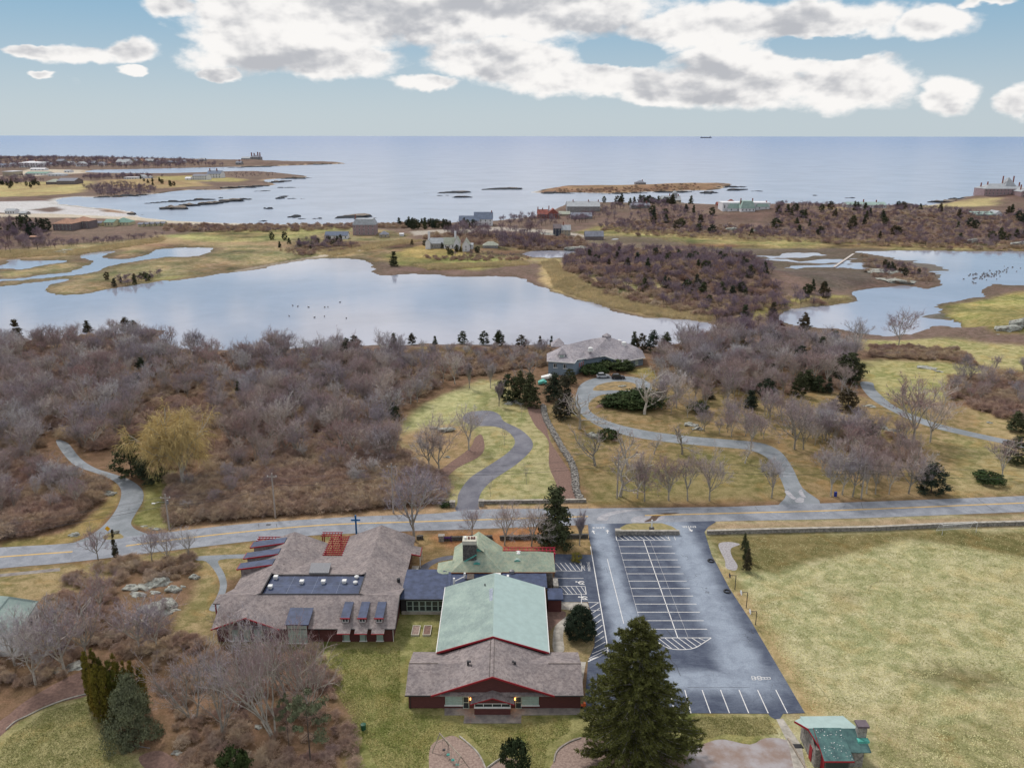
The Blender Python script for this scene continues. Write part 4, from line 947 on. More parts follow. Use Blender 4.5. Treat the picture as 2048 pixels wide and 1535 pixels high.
# east porch with steps
roofpart(A, 'porch_roof', [[(-19.3, 143.2, 3.1), (-17.6, 143.2, 2.7), (-17.6, 146.5, 2.7), (-19.3, 146.5, 3.1)]], sh, 0.12)
f_ = MB(); beam(f_, (-17.6, 143.1, 2.65), (-17.6, 146.5, 2.65)); beam(f_, (-19.3, 143.1, 3.0), (-17.6, 143.1, 2.62)); f_.make('porch_fascia', M['red_trim'], A)
for yy in (138.2, 143.3, 146.3): MB().box(-17.75, yy, 0, -17.6, yy + 0.15, 2.6).make('porch_post', M['white'], A)
st = MB()
for i in range(4): st.box(-19.2, 138.0 + i * 0.35, 0, -17.8, 143, 0.16 * (i + 1))
st.make('porch_steps', M['concrete'], A)
x, y = P(819, 1113, 2.2); MB().box(x - 0.1, y - 0.1, 2.1, x + 0.1, y + 0.1, 2.4).make('porch_lamp', M['lamp_glow'], A)

# --- glazed link, gym, front wing
LK = empty('link_building', (-15, 132, 0), 'flat-roofed glazed corridor with a dark blue membrane roof joining the two school blocks', 'corridor')
wallbox(LK, -19.3, 127.3, -11.9, 137.0, 2.75, 'dark_frame')
MB().slab([(-19.4, 127.0, 3.05), (-11.65, 127.0, 3.05), (-11.65, 137.3, 3.05), (-19.4, 137.3, 3.05)], 0.25).make('flat_roof', M['membrane'], LK)
MB().slab([(-11.6, 130.65, 3.25), (-10.95, 130.65, 3.25), (-10.95, 136.9, 3.25), (-12.6, 136.9, 3.25), (-12.6, 136.2, 3.25), (-11.6, 136.2, 3.25)], 0.2).make('roof_upstand', M['membrane'], LK)
fs = MB(); beam(fs, (-19.4, 126.95, 2.9), (-11.6, 126.95, 2.9), 0.12, 0.28); fs.make('fascia', M['dark_frame'], LK)
for i in range(6):
    x0 = -18.3 + i * 1.1; win_s(LK, x0, x0 + 1.06, 0.55, 2.55, 127.28, 1, 2, sill=False)
MB().box(-19.2, 127.0, 0, -11.8, 127.28, 0.5).make('base_wall', M['concrete'], LK)

GY_ = empty('gymnasium', (-2.9, 120, 0), 'long gabled gymnasium with a pale green shingle roof', 'gymnasium')
wallbox(GY_, -11.1, 111.5, 5.3, 130.0, 3.35)
roofpart(GY_, 'roof', [[(-11.6, 111.1, 3.4), (-2.9, 111.1, 6.25), (-3.05, 130.4, 6.25), (-11.75, 130.4, 3.4)]], M['green_roof'])
roofpart(GY_, 'roof', [[(-2.9, 111.1, 6.25), (5.75, 111.1, 3.4), (5.75, 130.4, 3.4), (-3.05, 130.4, 6.25)]], M['teal_pale'])
f_ = MB(); beam(f_, (-11.65, 111.03, 3.28), (-2.9, 111.03, 6.13), 0.1, 0.28); beam(f_, (-2.9, 111.03, 6.13), (5.8, 111.03, 3.28), 0.1, 0.28); f_.make('red_fascia', M['red_trim'], GY_)
f_ = MB(); beam(f_, (-11.7, 111.0, 3.33), (-11.83, 130.4, 3.33), 0.12, 0.14); f_.make('gutter', M['white'], GY_); f_ = MB(); beam(f_, (5.83, 111.0, 3.33), (5.83, 130.4, 3.33), 0.12, 0.14); f_.make('gutter', M['white'], GY_)
MB().poly([(5.3, 130.02, 3.2), (-11.1, 130.02, 3.2), (-2.9, 130.02, 5.95)]).make('gable_wall', M['brick_wall'], GY_)
M['patch'] = mat('blue_grey_replacement_shingles', (0.36, 0.40, 0.47), 0.9, 0.4, 2.5, col2=(0.22, 0.25, 0.32))
zr = lambda x: 3.42 + (x + 11.65) * 2.85 / 8.7
MB().slab([(-3.25, 130.3, zr(-3.25) + 0.0), (-6.1, 129.6, zr(-6.1)), (-6.1, 127.8, zr(-6.1)), (-3.9, 128.2, zr(-3.9)), (-3.7, 121.5, zr(-3.7)), (-3.2, 121.5, zr(-3.2))][::-1], 0.05).make('patched_shingles', M['patch'], GY_)
x, y = P(970, 1172, 5.6); MB().tube([(x, y, 5), (x, y, 6.1)], 0.11, 8).make('vent_pipe', M['dark_frame'], GY_)

FW = empty('classroom_wing', (-2.75, 102.3, 0), 'front wing with brown shingle roof, dark brick wall and red-trimmed gable above a small bay', 'school wing')
wallbox(FW, -15.0, 102.3, 10.0, 111.45, 2.5)
MB().poly([(-11.4, 102.28, 2.4), (6.0, 102.28, 2.4), (-2.75, 102.28, 5.6)]).make('gable_wall', M['brick_wall'], FW)
for x in (-15.0, 10.0): MB().poly([(x, 102.3, 2.4), (x, 111.4, 2.4), (x, 107, 4.05)]).make('gable_wall', M['brick_wall'], FW)
roofpart(FW, 'roof', [[(-15.4, 101.8, 2.6), (10.4, 101.8, 2.6), (10.4, 107, 4.25), (-15.4, 107, 4.25)], [(-15.4, 107, 4.25), (10.4, 107, 4.25), (10.4, 112.3, 2.6), (5.95, 112.3, 2.6), (-11.75, 112.3, 2.6), (-15.4, 112.3, 2.6)]], sh)
roofpart(FW, 'gable_roof', [[(-11.6, 101.6, 2.68), (-2.75, 101.6, 5.92), (-2.85, 111.0, 5.92), (-11.6, 111.0, 2.68)]], sh)
roofpart(FW, 'gable_roof', [[(-2.75, 101.6, 5.92), (6.15, 101.6, 2.68), (6.15, 111.0, 2.68), (-2.85, 111.0, 5.92)]], sh)
f_ = MB(); beam(f_, (-11.65, 101.55, 2.6), (-2.75, 101.55, 5.82), 0.1, 0.26); beam(f_, (-2.75, 101.55, 5.82), (6.2, 101.55, 2.6), 0.1, 0.26); f_.make('red_fascia', M['red_trim'], FW)
f_ = MB(); beam(f_, (-15.45, 101.75, 2.52), (-11.7, 101.75, 2.52), 0.12, 0.16); f_.make('gutter', M['dark_frame'], FW); f_ = MB(); beam(f_, (6.2, 101.75, 2.52), (10.45, 101.75, 2.52), 0.12, 0.16); f_.make('gutter', M['dark_frame'], FW)
f_ = MB(); beam(f_, (-15.4, 107, 4.27), (-11, 107, 4.27), 0.12, 0.06); beam(f_, (5.5, 107, 4.27), (10.4, 107, 4.27), 0.12, 0.06); f_.make('ridge_cap', M['bark_dark'], FW)
f_ = MB()
for dx in (-0.35, 0.28): beam(f_, (-2.85 + dx, 101.7, 5.86), (-2.9 + dx, 111.0, 5.86), 0.05, 0.06)
f_.make('ridge_cap', M['bark_dark'], FW)
for px in (936, 1030):
    x, y = P(px, 1324, 5.0); s = 1 if px < 1000 else -1
    MB().box(x - 0.15, y - 0.15, 4.6, x + 0.15, y + 0.15, 5.1).box(x - 0.15, y - 0.18, 5.1, x + 0.45 * s, y + 0.18, 5.25).make('roof_vent', M['dark_frame'], FW)
x, y = P(942.5, 1331, 4.8); MB().tube([(x, y, 4.4), (x, y, 5.0)], 0.07, 6).make('vent_pipe', M['dark_frame'], FW)
BX0, BX1 = -5.35, -0.16
MB().box(BX0, 100.83, 0, BX1, 102.28, 1.25).make('bay_wall', M['brick_wall'], FW)
MB().poly([(BX0, 100.82, 1.95), (BX1, 100.82, 1.95), ((BX0 + BX1) / 2, 100.82, 2.95)]).make('bay_gable', M['brick_wall'], FW)
MB().box(BX0 + 0.1, 101.1, 1.3, BX1 - 0.1, 102.28, 2.0).make('bay_inner', M['offwhite'], FW)
win_s(FW, BX0, BX1, 1.32, 1.98, 100.9, 4, 1, 'white', sill=False); MB().box(BX0 - 0.05, 100.7, 1.2, BX1 + 0.05, 100.95, 1.31).make('sill', M['white'], FW)
roofpart(FW, 'bay_roof', [[(-5.9, 100.5, 2.05), (-2.75, 100.5, 3.12), (-2.75, 102.27, 3.12), (-5.9, 102.27, 2.05)], [(-2.75, 100.5, 3.12), (0.4, 100.5, 2.05), (0.4, 102.27, 2.05), (-2.75, 102.27, 3.12)]], sh, 0.1)
f_ = MB(); beam(f_, (-5.92, 100.46, 1.99), (-2.75, 100.46, 3.06), 0.08, 0.14); beam(f_, (-2.75, 100.46, 3.06), (0.42, 100.46, 1.99), 0.08, 0.14); f_.make('bay_fascia', M['red_trim'], FW)
win_s(FW, -9.65, -7.15, 0.65, 2.15, 102.28, 2, 4, pm='blind'); win_s(FW, 1.5, 3.95, 0.65, 2.15, 102.28, 2, 4, pm='blind')
for x0 in (-7.08, 0.55):
    d = win_s(FW, x0, x0 + 0.9, 0.02, 2.1, 102.28, 1, 2, 'pale_green_frame', sill=False, name='door')
for x in (-5.95, 0.42):
    MB().box(x - 0.1, 102.1, 1.55, x + 0.1, 102.27, 1.85).make('wall_lamp', M['lamp_glow'], FW)
    li = bpy.data.lights.new('wall_lamp_light', 'POINT'); li.energy = 12; li.color = (1, 0.45, 0.15); li.shadow_soft_size = 0.1
    lo = bpy.data.objects.new('wall_lamp_light', li); COL.objects.link(lo); lo.location = (x, 101.9, 1.7)
MB().tube([(-14.7, 101.9, 2.5), (-14.75, 102.2, 2.2), (-14.75, 102.2, 0.05)], 0.06, 6).make('downspout', M['dark_frame'], FW)

# --- old hall behind the gym
HL = empty('old_hall', (-2, 139, 0), 'old hall with mossy pale green hipped roofs and a big stone chimney', 'hall')
wallbox(HL, -10.7, 135.8, -2.0, 144.6, 3.55, 'stone'); wallbox(HL, -1.98, 136.1, 7.5, 142.4, 3.4, 'stone'); wallbox(HL, -13.4, 135.9, -10.72, 139.0, 2.8, 'stone')
gm = M['green_roof_old']
roofpart(HL, 'roof', [[(-4.5, 135.55, 3.5), (8.0, 135.55, 3.5), (5.0, 139.2, 5.75), (-4.5, 139.2, 5.75)], [(8.0, 135.55, 3.5), (8.0, 142.9, 3.5), (5.0, 139.2, 5.75)], [(-4.5, 139.2, 5.75), (5.0, 139.2, 5.75), (8.0, 142.9, 3.5), (-4.5, 142.9, 3.5)]], gm)
roofpart(HL, 'hip_roof', [[(-11.1, 135.25, 3.6), (-1.8, 135.25, 3.6), (-5.7, 138.6, 6.5), (-6.9, 138.6, 6.5)], [(-11.1, 135.25, 3.6), (-6.9, 138.6, 6.5), (-6.35, 138.9, 6.9), (-6.35, 145.0, 6.9), (-11.1, 145.0, 3.6)],
                          [(-1.8, 135.25, 3.6), (-1.8, 145.0, 3.6), (-6.35, 145.0, 6.9), (-6.35, 138.9, 6.9), (-5.7, 138.6, 6.5)]], gm)
roofpart(HL, 'shed_roof', [[(-13.8, 135.6, 2.95), (-11.0, 135.5, 3.2), (-11.0, 139.3, 3.9), (-13.8, 139.3, 3.3)]], gm)
MB().poly([(-7.3, 138.2, 6.28), (-5.3, 138.2, 6.28), (-6.3, 138.25, 6.95)]).make('gablet', M['copper'], HL)
roofpart(HL, 'gablet_roof', [[(-7.5, 137.9, 6.3), (-6.3, 137.9, 7.15), (-6.3, 140, 7.15), (-7.5, 140, 6.3)], [(-6.3, 137.9, 7.15), (-5.1, 137.9, 6.3), (-5.1, 140, 6.3), (-6.3, 140, 7.15)]], gm, 0.1)
ch = MB().box(-9.0, 136.9, 0, -6.5, 138.9, 8.3).make('chimney', M['stone_dark'], HL)
MB().box(-9.05, 136.85, 8.3, -6.45, 138.95, 9.05).make('chimney_cap', M['offwhite'], ch)
for i, x in enumerate((-8.55, -7.9, -7.35, -6.9)): MB().box(x - 0.18, 137.6, 9.05, x + 0.14, 138.3, 9.25 if i else 9.4).make('flue', M['brick_wall'] if i else M['white'], ch)
fl = MB()
for i in range(9): fl.box(-9.0 + i * 0.28, 136.78, 4.75 + i * 0.17, -8.72 + i * 0.28, 136.9, 4.95 + i * 0.17)
fl.make('stepped_flashing', M['copper'], HL)
for px, py, zz in ((954, 1127, 4.6), (1034.6, 1122.5, 4.4)):
    x, y = P(px, py, zz); mb = MB(); n = 8
    top = [(x + 0.65 * math.cos(math.pi * i / n), zz + 0.1 + 0.5 * math.sin(math.pi * i / n)) for i in range(n + 1)]
    for i in range(n): mb.poly([(top[i][0], y - 0.4, top[i][1]), (top[i + 1][0], y - 0.4, top[i + 1][1]), (top[i + 1][0], y + 1.3, top[i + 1][1] + 0.1), (top[i][0], y + 1.3, top[i][1] + 0.1)])
    o = mb.make('eyebrow_dormer', M['green_roof'], HL)
    MB().poly([(a, y - 0.35, b - 0.03) for a, b in top[::-1]]).make('dormer_louvre', M['copper'], o)
MB().slab([(-10.9, 130.45, 3.3), (6.3, 130.45, 3.3), (6.3, 135.9, 3.3), (-1.9, 135.9, 3.3), (-1.9, 135.2, 3.3), (-10.9, 135.2, 3.3)], 0.25).make('flat_roof', M['membrane'], HL)
wallbox(HL, -10.7, 130.7, 6.0, 135.5, 3.0)
MB().slab([(6.32, 127.4, 2.8), (9.0, 127.4, 2.8), (9.0, 131.1, 2.8), (6.32, 131.1, 2.8)], 0.25).make('porch_roof', M['membrane'], HL); wallbox(HL, 6.35, 127.9, 8.7, 130.9, 2.5)
wallbox(HL, 7.52, 132.2, 8.4, 135.2, 2.6, 'stone'); MB().box(7.4, 133.0, 0.1, 8.5, 134.4, 2.3).make('doorway', M['dark_frame'], HL)
for pts in ([(-10.3, 131.6, 3.3), (-10.3, 131.6, 4.5)], [(-8.5, 133.6, 3.3), (-8.5, 133.6, 4.4)], [(-10.3, 131.6, 3.8), (-8.6, 133.3, 3.8)]):
    MB().tube(pts, 0.2 if pts[0][0] == pts[1][0] else 0.1, 8).make('roof_duct', M['white'], HL)
MB().box(-8.1, 132.4, 3.3, -6.8, 134.2, 3.9).make('roof_unit', M['bark_dark'], HL)
MB().box(-3.2, 134.2, 3.3, -2.0, 134.8, 3.75).box(-0.9, 133.4, 3.3, -0.5, 134.1, 3.8).make('roof_unit', M['white'], HL)
x, y = P(1023.5, 1142, 3.6); MB().tube([(x, y, 3.3), (x, y, 3.8), (x, y, 4.0)], [0.5, 0.45, 0.1], 12).make('turbine_vent', M['grey_metal'], HL)
pergola(HL, -1.4, 8.2, 143.2, 145.6, 2.9, 14, 3, 'red_pergola')
x, y = P(1037, 1099, 6); MB().tube([(x, y, 4.8), (x, y, 5.5), (x, y, 5.8)], [0.7, 0.65, 0.1], 12).make('cupola', M['white'], HL)
f_ = MB(); beam(f_, (-11.1, 135.2, 3.5), (-1.8, 135.2, 3.5), 0.08, 0.14); beam(f_, (-1.8, 135.5, 3.42), (8.0, 135.5, 3.42), 0.08, 0.12); f_.make('eave_trim', mat('rusty_trim', (0.28, 0.11, 0.05)), HL)

# --- stone hut beside the lot
x0, y0 = P(1660, 1500, 0)
HT = empty('stone_hut', (43, 92, 0), 'small stone field hut with green metal roofs, red trim and a square stone chimney', 'hut')
def q(px, py, z): a, b = P(px, py, z); return (a, b, z)
N1, N2 = q(1600, 1431.5, 3.3), q(1686, 1430.5, 3.3); R1, R2, R3 = q(1616.3, 1455.4, 4.2), q(1710, 1455, 4.2), q(1724, 1452, 4.2)
yr = R1[1]; yn = N1[1]
R1 = (R1[0], yr, 4.2); R2 = (R2[0], yr, 4.2)
ex = q(1738.4, 1503.7, 2.8)[0]; ey = q(1738.4, 1503.7, 2.8)[1]; fx0, fx1 = q(1648.6, 1522, 2.5)[0], q(1708, 1521, 2.5)[0]; fy = q(1648.6, 1522, 2.5)[1]
wallbox(HT, R1[0] + 0.35, ey + 0.5, ex - 0.4, yn - 0.4, 2.75, 'stone')
wallbox(HT, fx0 + 0.35, fy + 0.5, fx1 - 0.3, ey + 0.45, 2.35, 'stone_dark')
roofpart(HT, 'north_roof', [[N1, N2, (ex - 0.5, yr + 0.6, 4.0), (ex, yr, 4.18), (R1[0], yr, 4.2)]], M['teal_pale'], 0.15)
roofpart(HT, 'south_roof', [[(R1[0], yr, 4.2), (R1[0] + 1.0, ey, 2.9), (R1[0] + 1.6, ey, 2.9), (R1[0] + 0.8, yr, 4.2)], [(fx1 - 0.35, yr, 4.2), (ex, yr, 4.18), (ex + 0.3, ey, 2.8), (fx1 - 0.35, ey, 2.8)]], M['teal_metal'], 0.12)
roofpart(HT, 'main_roof', [[(R1[0] + 0.7, yr + 0.02, 4.28), (fx1 - 0.3, yr + 0.02, 4.28), (fx1, fy, 2.6), (fx0, fy, 2.6)]], M['teal_metal'], 0.15)
sp_ = MB()
for i in range(60):
    t = R.random(); s = R.random(); a = Vector((R1[0] + 0.9, yr, 4.3)).lerp(Vector((fx1 - 0.5, yr, 4.3)), s); b = Vector((fx0 + 0.2, fy, 2.62)).lerp(Vector((fx1 - 0.2, fy, 2.62)), s); p = a.lerp(b, 0.05 + 0.9 * t); r = R.uniform(0.02, 0.055)
    sp_.poly([(p.x - r, p.y - r, p.z), (p.x + r, p.y - r, p.z), (p.x + r, p.y + r, p.z + r * 0.5), (p.x - r, p.y + r, p.z + r * 0.5)])
tag(sp_.make('bird_spots', M['white'], HT), kind='stuff')
f_ = MB(); wl = q(1589, 1443, 3.2); beam(f_, (wl[0], wl[1], 3.25), (R1[0], yr - 0.1, 4.05), 0.12, 0.28); beam(f_, (R1[0], yr, 4.05), (R1[0] + 1.0, ey, 2.8), 0.1, 0.22); beam(f_, (fx0, fy - 0.04, 2.48), (fx1, fy - 0.04, 2.48), 0.1, 0.16); beam(f_, (fx0, fy, 2.5), (R1[0] + 0.7, yr, 4.15), 0.08, 0.16); f_.make('red_fascia', M['red_trim'], HT)
roofpart(HT, 'west_overhang', [[(wl[0], wl[1], 3.4), (N1[0] + 0.05, yn - 0.3, 3.3), (R1[0], yr, 4.19)]], M['teal_pale'], 0.12)
MB().poly([(R1[0] + 0.34, yr, 4.0), (R1[0] + 0.34, yn - 0.4, 2.7), (R1[0] + 0.34, ey + 0.5, 2.7)]).make('gable_wall', M['stone'], HT)
cx_, cy_ = P(1722, 1462, 4.2); co = MB().box(cx_ - 0.55, cy_ - 0.5, 2.9, cx_ + 0.55, cy_ + 0.5, 5.2).make('chimney', M['stone'], HT)
MB().box(cx_ - 0.75, cy_ - 0.65, 5.2, cx_ + 0.75, cy_ + 0.7, 5.5).make('chimney_cap', mat('slate_cap', (0.14, 0.11, 0.13), 0.7, 0.2, 2), co)
MB().box(cx_ - 0.75, cy_ - 1.2, 3.3, cx_ + 0.75, cy_ - 0.5, 3.62).make('flashing', M['copper'], co)
MB().box(R1[0] + 0.28, yr - 1.4, 0.0, R1[0] + 0.34, yr - 0.5, 2.1).make('door', M['red_trim'], HT)
MB().box(fx0 + 0.28, fy + 0.6, 0, fx0 + 0.34, fy + 1.7, 2.1).make('door', M['red_trim'], HT)
MB().box(fx0 + 0.5, fy + 0.47, 0.6, fx1 - 0.5, fy + 0.52, 2.1).make('window', M['glass'], HT)
pm = [P(1583, 1487, 0.05), P(1602, 1487, 0.05), P(1608, 1495, 0.05), P(1586, 1495, 0.05)]
tag(MB().slab([(a, b, 0.08) for a, b in pm], 0.04).make('door_mat', M['dark_frame'], None), 'black mat on the concrete at the stone hut doorway', 'door mat')
k_ = MB(); k1, k2 = P(1576, 1478, 0), P(1625, 1560, 0); beam(k_, (*k1, 0.15), (*k2, 0.15), 0.2, 0.3); tag(k_.make('timber_edging', M['wood_grey'], None), 'straight grey timber edging between the gravel bed and the hut walk', 'edging')

# --- blue-grey house by the pond
BH = empty('pond_house', (30, 285, 0), 'sprawling blue-grey house with a weathered hipped shingle roof at the circular drive', 'house')
def qq(px, py, z): return q(px, py, z)
a_, b_, c_, d_, e_, f1, g1, h1 = qq(1093.5, 721.3, 5), qq(1149, 725.4, 5), qq(1154, 719, 5), qq(1171, 716, 4.8), qq(1173, 717.6, 4.6), qq(1209, 711, 4.5), qq(1243.6, 722.8, 3), qq(1290.5, 714.7, 3)
r1, r2, r3, r4, r5 = qq(1130.8, 689.8, 8.3), qq(1182.8, 677.4, 9), qq(1215.8, 673, 9.3), qq(1249.5, 684, 7.5), qq(1274, 694, 6)
bk = lambda p, dx=0, dy=7.0, z=4.0: (p[0] + dx, p[1] + dy, z)
a2, k1_, k2_, k3_, k4_, h2 = bk(a_, 0.5, 12, 4.5), bk(r1, 0, 7), bk(r2, 0, 8), bk(r3, 1, 8), bk(r4, 2, 8, 3), bk(h1, 0.5, 10, 3)
roofpart(BH, 'roof', [[a_, b_, r1], [b_, c_, d_, r2, r1], [d_, e_, f1, r3, r2], [f1, g1, r4, r3], [g1, h1, r5, r4], [a_, r1, a2], [a2, r1, k1_], [r1, r2, k2_, k1_], [r2, r3, k3_, k2_], [r3, r4, k4_, k3_], [r4, r5, h2, k4_], [r5, h1, h2]], M['shingle_far'], 0.25)
def inn(p, z): return (p[0], p[1], z)
foot = [(a_[0] + 0.6, a_[1] + 0.7), (b_[0] - 0.4, b_[1] + 0.7), (d_[0], d_[1] + 0.9), (f1[0], f1[1] + 0.8), (g1[0], g1[1] + 0.8), (h1[0] - 0.6, h1[1] + 0.8), (h2[0] - 0.6, h2[1] - 0.8), (a2[0] + 0.6, a2[1] - 0.8)]
zt = [4.7, 4.7, 4.6, 4.3, 2.85, 2.85, 2.85, 4.3]
mb = MB()
for i in range(8):
    j = (i + 1) % 8; mb.poly([(*foot[i], 0), (*foot[j], 0), (*foot[j], zt[j]), (*foot[i], zt[i])])
mb.make('wall', M['shingle_wall'], BH)
f_ = MB()
for a, b in ((a_, b_), (b_, c_), (c_, d_), (d_, f1), (f1, g1), (g1, h1)): beam(f_, (a[0], a[1] - 0.05, a[2] - 0.12), (b[0], b[1] - 0.05, b[2] - 0.12), 0.15, 0.3)
f_.make('eave_trim', M['white'], BH)
yw = foot[0][1]
yA = lambda x: np.interp(x, [foot[0][0], foot[1][0]], [foot[0][1], foot[1][1]])
for px in (1111, 1130): x = xs(px, 728, 3.5); win_s(BH, x - 0.75, x + 0.75, 2.6, 4.1, yA(x) - 0.05, 2, 1, 'white')
for px, py in ((1253, 727), (1272, 724.5)): x, y = P(px, py, 1.6); win_s(BH, x - 0.8, x + 0.8, 0.6, 2.2, np.interp(x, [foot[4][0], foot[5][0]], [foot[4][1], foot[5][1]]) - 0.06, 2, 1, 'white', pm='blind')
for i in range(3): x, y = P(1157 + i * 4.2, 724, 3.2); win_s(BH, x - 0.3, x + 0.3, 2.2, 4.0, np.interp(x, [foot[1][0], foot[2][0]], [foot[1][1], foot[2][1]]) - 0.06, 1, 1, 'white', 'red_trim', sill=False)
x, y = P(1187, 722, 2); MB().box(x - 0.5, y - 0.2, 0.6, x + 0.5, y + 0.3, 2.9).make('door', M['red_trim'], BH)
dx, dy = P(1123.5, 713, 6.0)
MB().box(dx - 1.1, dy - 0.2, 5.2, dx + 1.1, dy + 3, 6.9).make('dormer_wall', M['white'], BH); win_s(BH, dx - 0.7, dx + 0.7, 5.6, 6.7, dy - 0.22, 2, 1, 'white', 'blind', sill=False)
roofpart(BH, 'dormer_roof', [[(dx - 1.6, dy - 0.6, 6.9), (dx + 1.6, dy - 0.6, 6.9), (dx, dy + 1.0, 8.6)], [(dx - 1.6, dy - 0.6, 6.9), (dx, dy + 1.0, 8.6), (dx, dy + 3.5, 8.6), (dx - 1.6, dy + 3, 6.9)], [(dx + 1.6, dy - 0.6, 6.9), (dx + 1.6, dy + 3, 6.9), (dx, dy + 3.5, 8.6), (dx, dy + 1.0, 8.6)]], M['shingle_far'], 0.1)
for px, py, zz in ((1181, 695, 7.8), (1238, 680, 8), (1248, 684, 7.8)):
    x, y = P(px, py, zz); MB().tube([(x, y, zz - 1.3), (x, y, zz), (x, y, zz + 0.3)], [0.9, 0.85, 0.1], 12).make('skylight', M['white'], BH)
x, y = P(1214, 670, 10); MB().tube([(x, y + 1, 8.2), (x, y + 1, 9.6), (x, y + 1, 10.6)], [1.7, 1.7, 0.05], 4).make('cupola', M['shingle_far'], BH)
x, y = P(1122, 690, 7); roofpart(BH, 'rear_turret_roof', [[(x - 3.5, y + 1, 6.2), (x + 1.5, y + 1, 6.2), (x - 0.5, y + 4, 8.8)], [(x - 3.5, y + 1, 6.2), (x - 0.5, y + 4, 8.8), (x - 3.5, y + 7, 6.2)], [(x + 1.5, y + 1, 6.2), (x + 1.5, y + 7, 6.2), (x - 0.5, y + 4, 8.8)]], M['shingle_far'], 0.2)

# --- left edge house
LH = empty('pale_roof_house', (-74, 118, 0), 'white house with a pale green roof behind bare branches at the left edge', 'house')
u = lambda px, py, z: q(px, py, z)
L1, L2, L3, L4 = u(18, 1192, 7.5), u(76, 1201, 5.4), u(35, 1265, 4.4), u(-60, 1268, 4.4)
L5 = u(-60, 1186, 6.2)
roofpart(LH, 'roof', [[L1, L2, L3, u(-15, 1232, 6.0)], [u(-15, 1232, 6.0), L3, L4], [L5, L1, u(-15, 1232, 6.0), L4]], M['green_roof'], 0.2)
w_ = MB(); w_.poly([(L3[0] - 0.3, L3[1] + 0.2, 0), (L2[0] - 0.3, L2[1], 0), (L2[0] - 0.3, L2[1], 5.1), (L3[0] - 0.3, L3[1] + 0.2, 4.1)]); w_.poly([(L4[0], L4[1] + 0.4, 0), (L3[0] - 0.3, L3[1] + 0.2, 0), (L3[0] - 0.3, L3[1] + 0.2, 4.1), (L4[0], L4[1] + 0.4, 4.1)]); w_.make('wall', M['white'], LH)
for t in (0.25, 0.62, 0.85):
    p = Vector(L3).lerp(Vector(L2), t); MB().box(p.x - 0.38, p.y - 0.5, 2.6, p.x - 0.2, p.y + 0.5, 3.9).make('window', M['glass'] if t > 0.5 else M['red_trim'], LH)

# ---------------------------------------------------------------- far houses
def house(px0, px1, py, depth, wall_px, roof_px, wm, rm, label, cat='house', roof='gable', ncol=4, floors=1, chim=(), ridge='x', frame='white', gname=None):
    z = -1.0
    for _ in range(3):
        x0, y0 = P(px0, py, z); x1, _y = P(px1, py, z); z = tz((x0 + x1) / 2, y0 + 3)
    s = mpp(y0, z); h = wall_px * s; rh = roof_px * s; w = x1 - x0; cx = (x0 + x1) / 2
    r = empty('house' if cat != 'mansion' else 'mansion', (cx, y0, z), label, cat, gname)
    W = w / 2; D = depth
    f = lambda *v: [(cx + a, y0 + b, z + c) for a, b, c in v]
    MB().box(cx - W, y0, z - 2, cx + W, y0 + D, z + h).make('wall', wm, r)
    o = 0.3; mb = MB()
    if roof == 'gable' and ridge == 'x':
        mb.slab(f((-W - o, -o, h), (W + o, -o, h), (W + o, D / 2, h + rh), (-W - o, D / 2, h + rh)), 0.2); mb.slab(f((-W - o, D / 2, h + rh), (W + o, D / 2, h + rh), (W + o, D + o, h), (-W - o, D + o, h)), 0.2)
        gg = MB()
        for sx in (-W, W): gg.poly(f((sx, 0, h), (sx, D, h), (sx, D / 2, h + rh - 0.2)))
        gg.make('gable_wall', wm, r)
    elif roof == 'gable':
        mb.slab(f((-W - o, -o, h), (0, -o, h + rh), (0, D + o, h + rh), (-W - o, D + o, h)), 0.2); mb.slab(f((0, -o, h + rh), (W + o, -o, h), (W + o, D + o, h), (0, D + o, h + rh)), 0.2)
        MB().poly(f((-W, -0.02, h), (W, -0.02, h), (0, -0.02, h + rh - 0.2))).make('gable_wall', wm, r)
    elif roof in ('hip', 'mansard'):
        i = min(D / 2, W) * (0.95 if roof == 'hip' else 0.3)
        A_, B_, C_, D_ = f((-W - o, -o, h), (W + o, -o, h), (W + o, D + o, h), (-W - o, D + o, h))
        e, g_, k, l = f((-W + i, i, h + rh), (W - i, i, h + rh), (W - i, D - i, h + rh), (-W + i, D - i, h + rh))
        for p in ([A_, B_, g_, e], [B_, C_, k, g_], [C_, D_, l, k], [D_, A_, e, l], [e, g_, k, l]): mb.poly(p)
    else:
        mb.box(cx - W - 0.2, y0 - 0.2, z + h, cx + W + 0.2, y0 + D + 0.2, z + h + max(rh, 0.3))
    rf_ = mb.make('roof', rm, r)
    for t, hh in chim: MB().box(cx - W + t * w - s * 0.9, y0 + D * 0.45, z + h + rh * 0.3, cx - W + t * w + s * 0.9, y0 + D * 0.45 + s * 2.0, z + h + rh + hh * s).make('chimney', M['chimney_brick'], rf_)
    if ncol:
        ww = min(1.3 * s * 1.2, w / ncol * 0.55); fh = h / floors; wh = fh * 0.55
        V = MB().box(-ww / 2 - 0.12, -0.1, -0.12, ww / 2 + 0.12, 0.05, wh + 0.12); V.box(-ww / 2, -0.16, 0, ww / 2, -0.08, wh)
        me = mkmesh('window', V.V, V.F, [M[frame], M['glass']], [0] * 6 + [1] * 6)
        for fl_ in range(floors):
            for i in range(ncol):
                wo = link('window', me, r); wo.location = (-W + w * (i + 0.5) / ncol, 0, fh * fl_ + fh * 0.25)
    return r
M['chimney_brick'] = mat('far_chimney_brick', (0.25, 0.10, 0.08), 0.9, 0.2, 1)
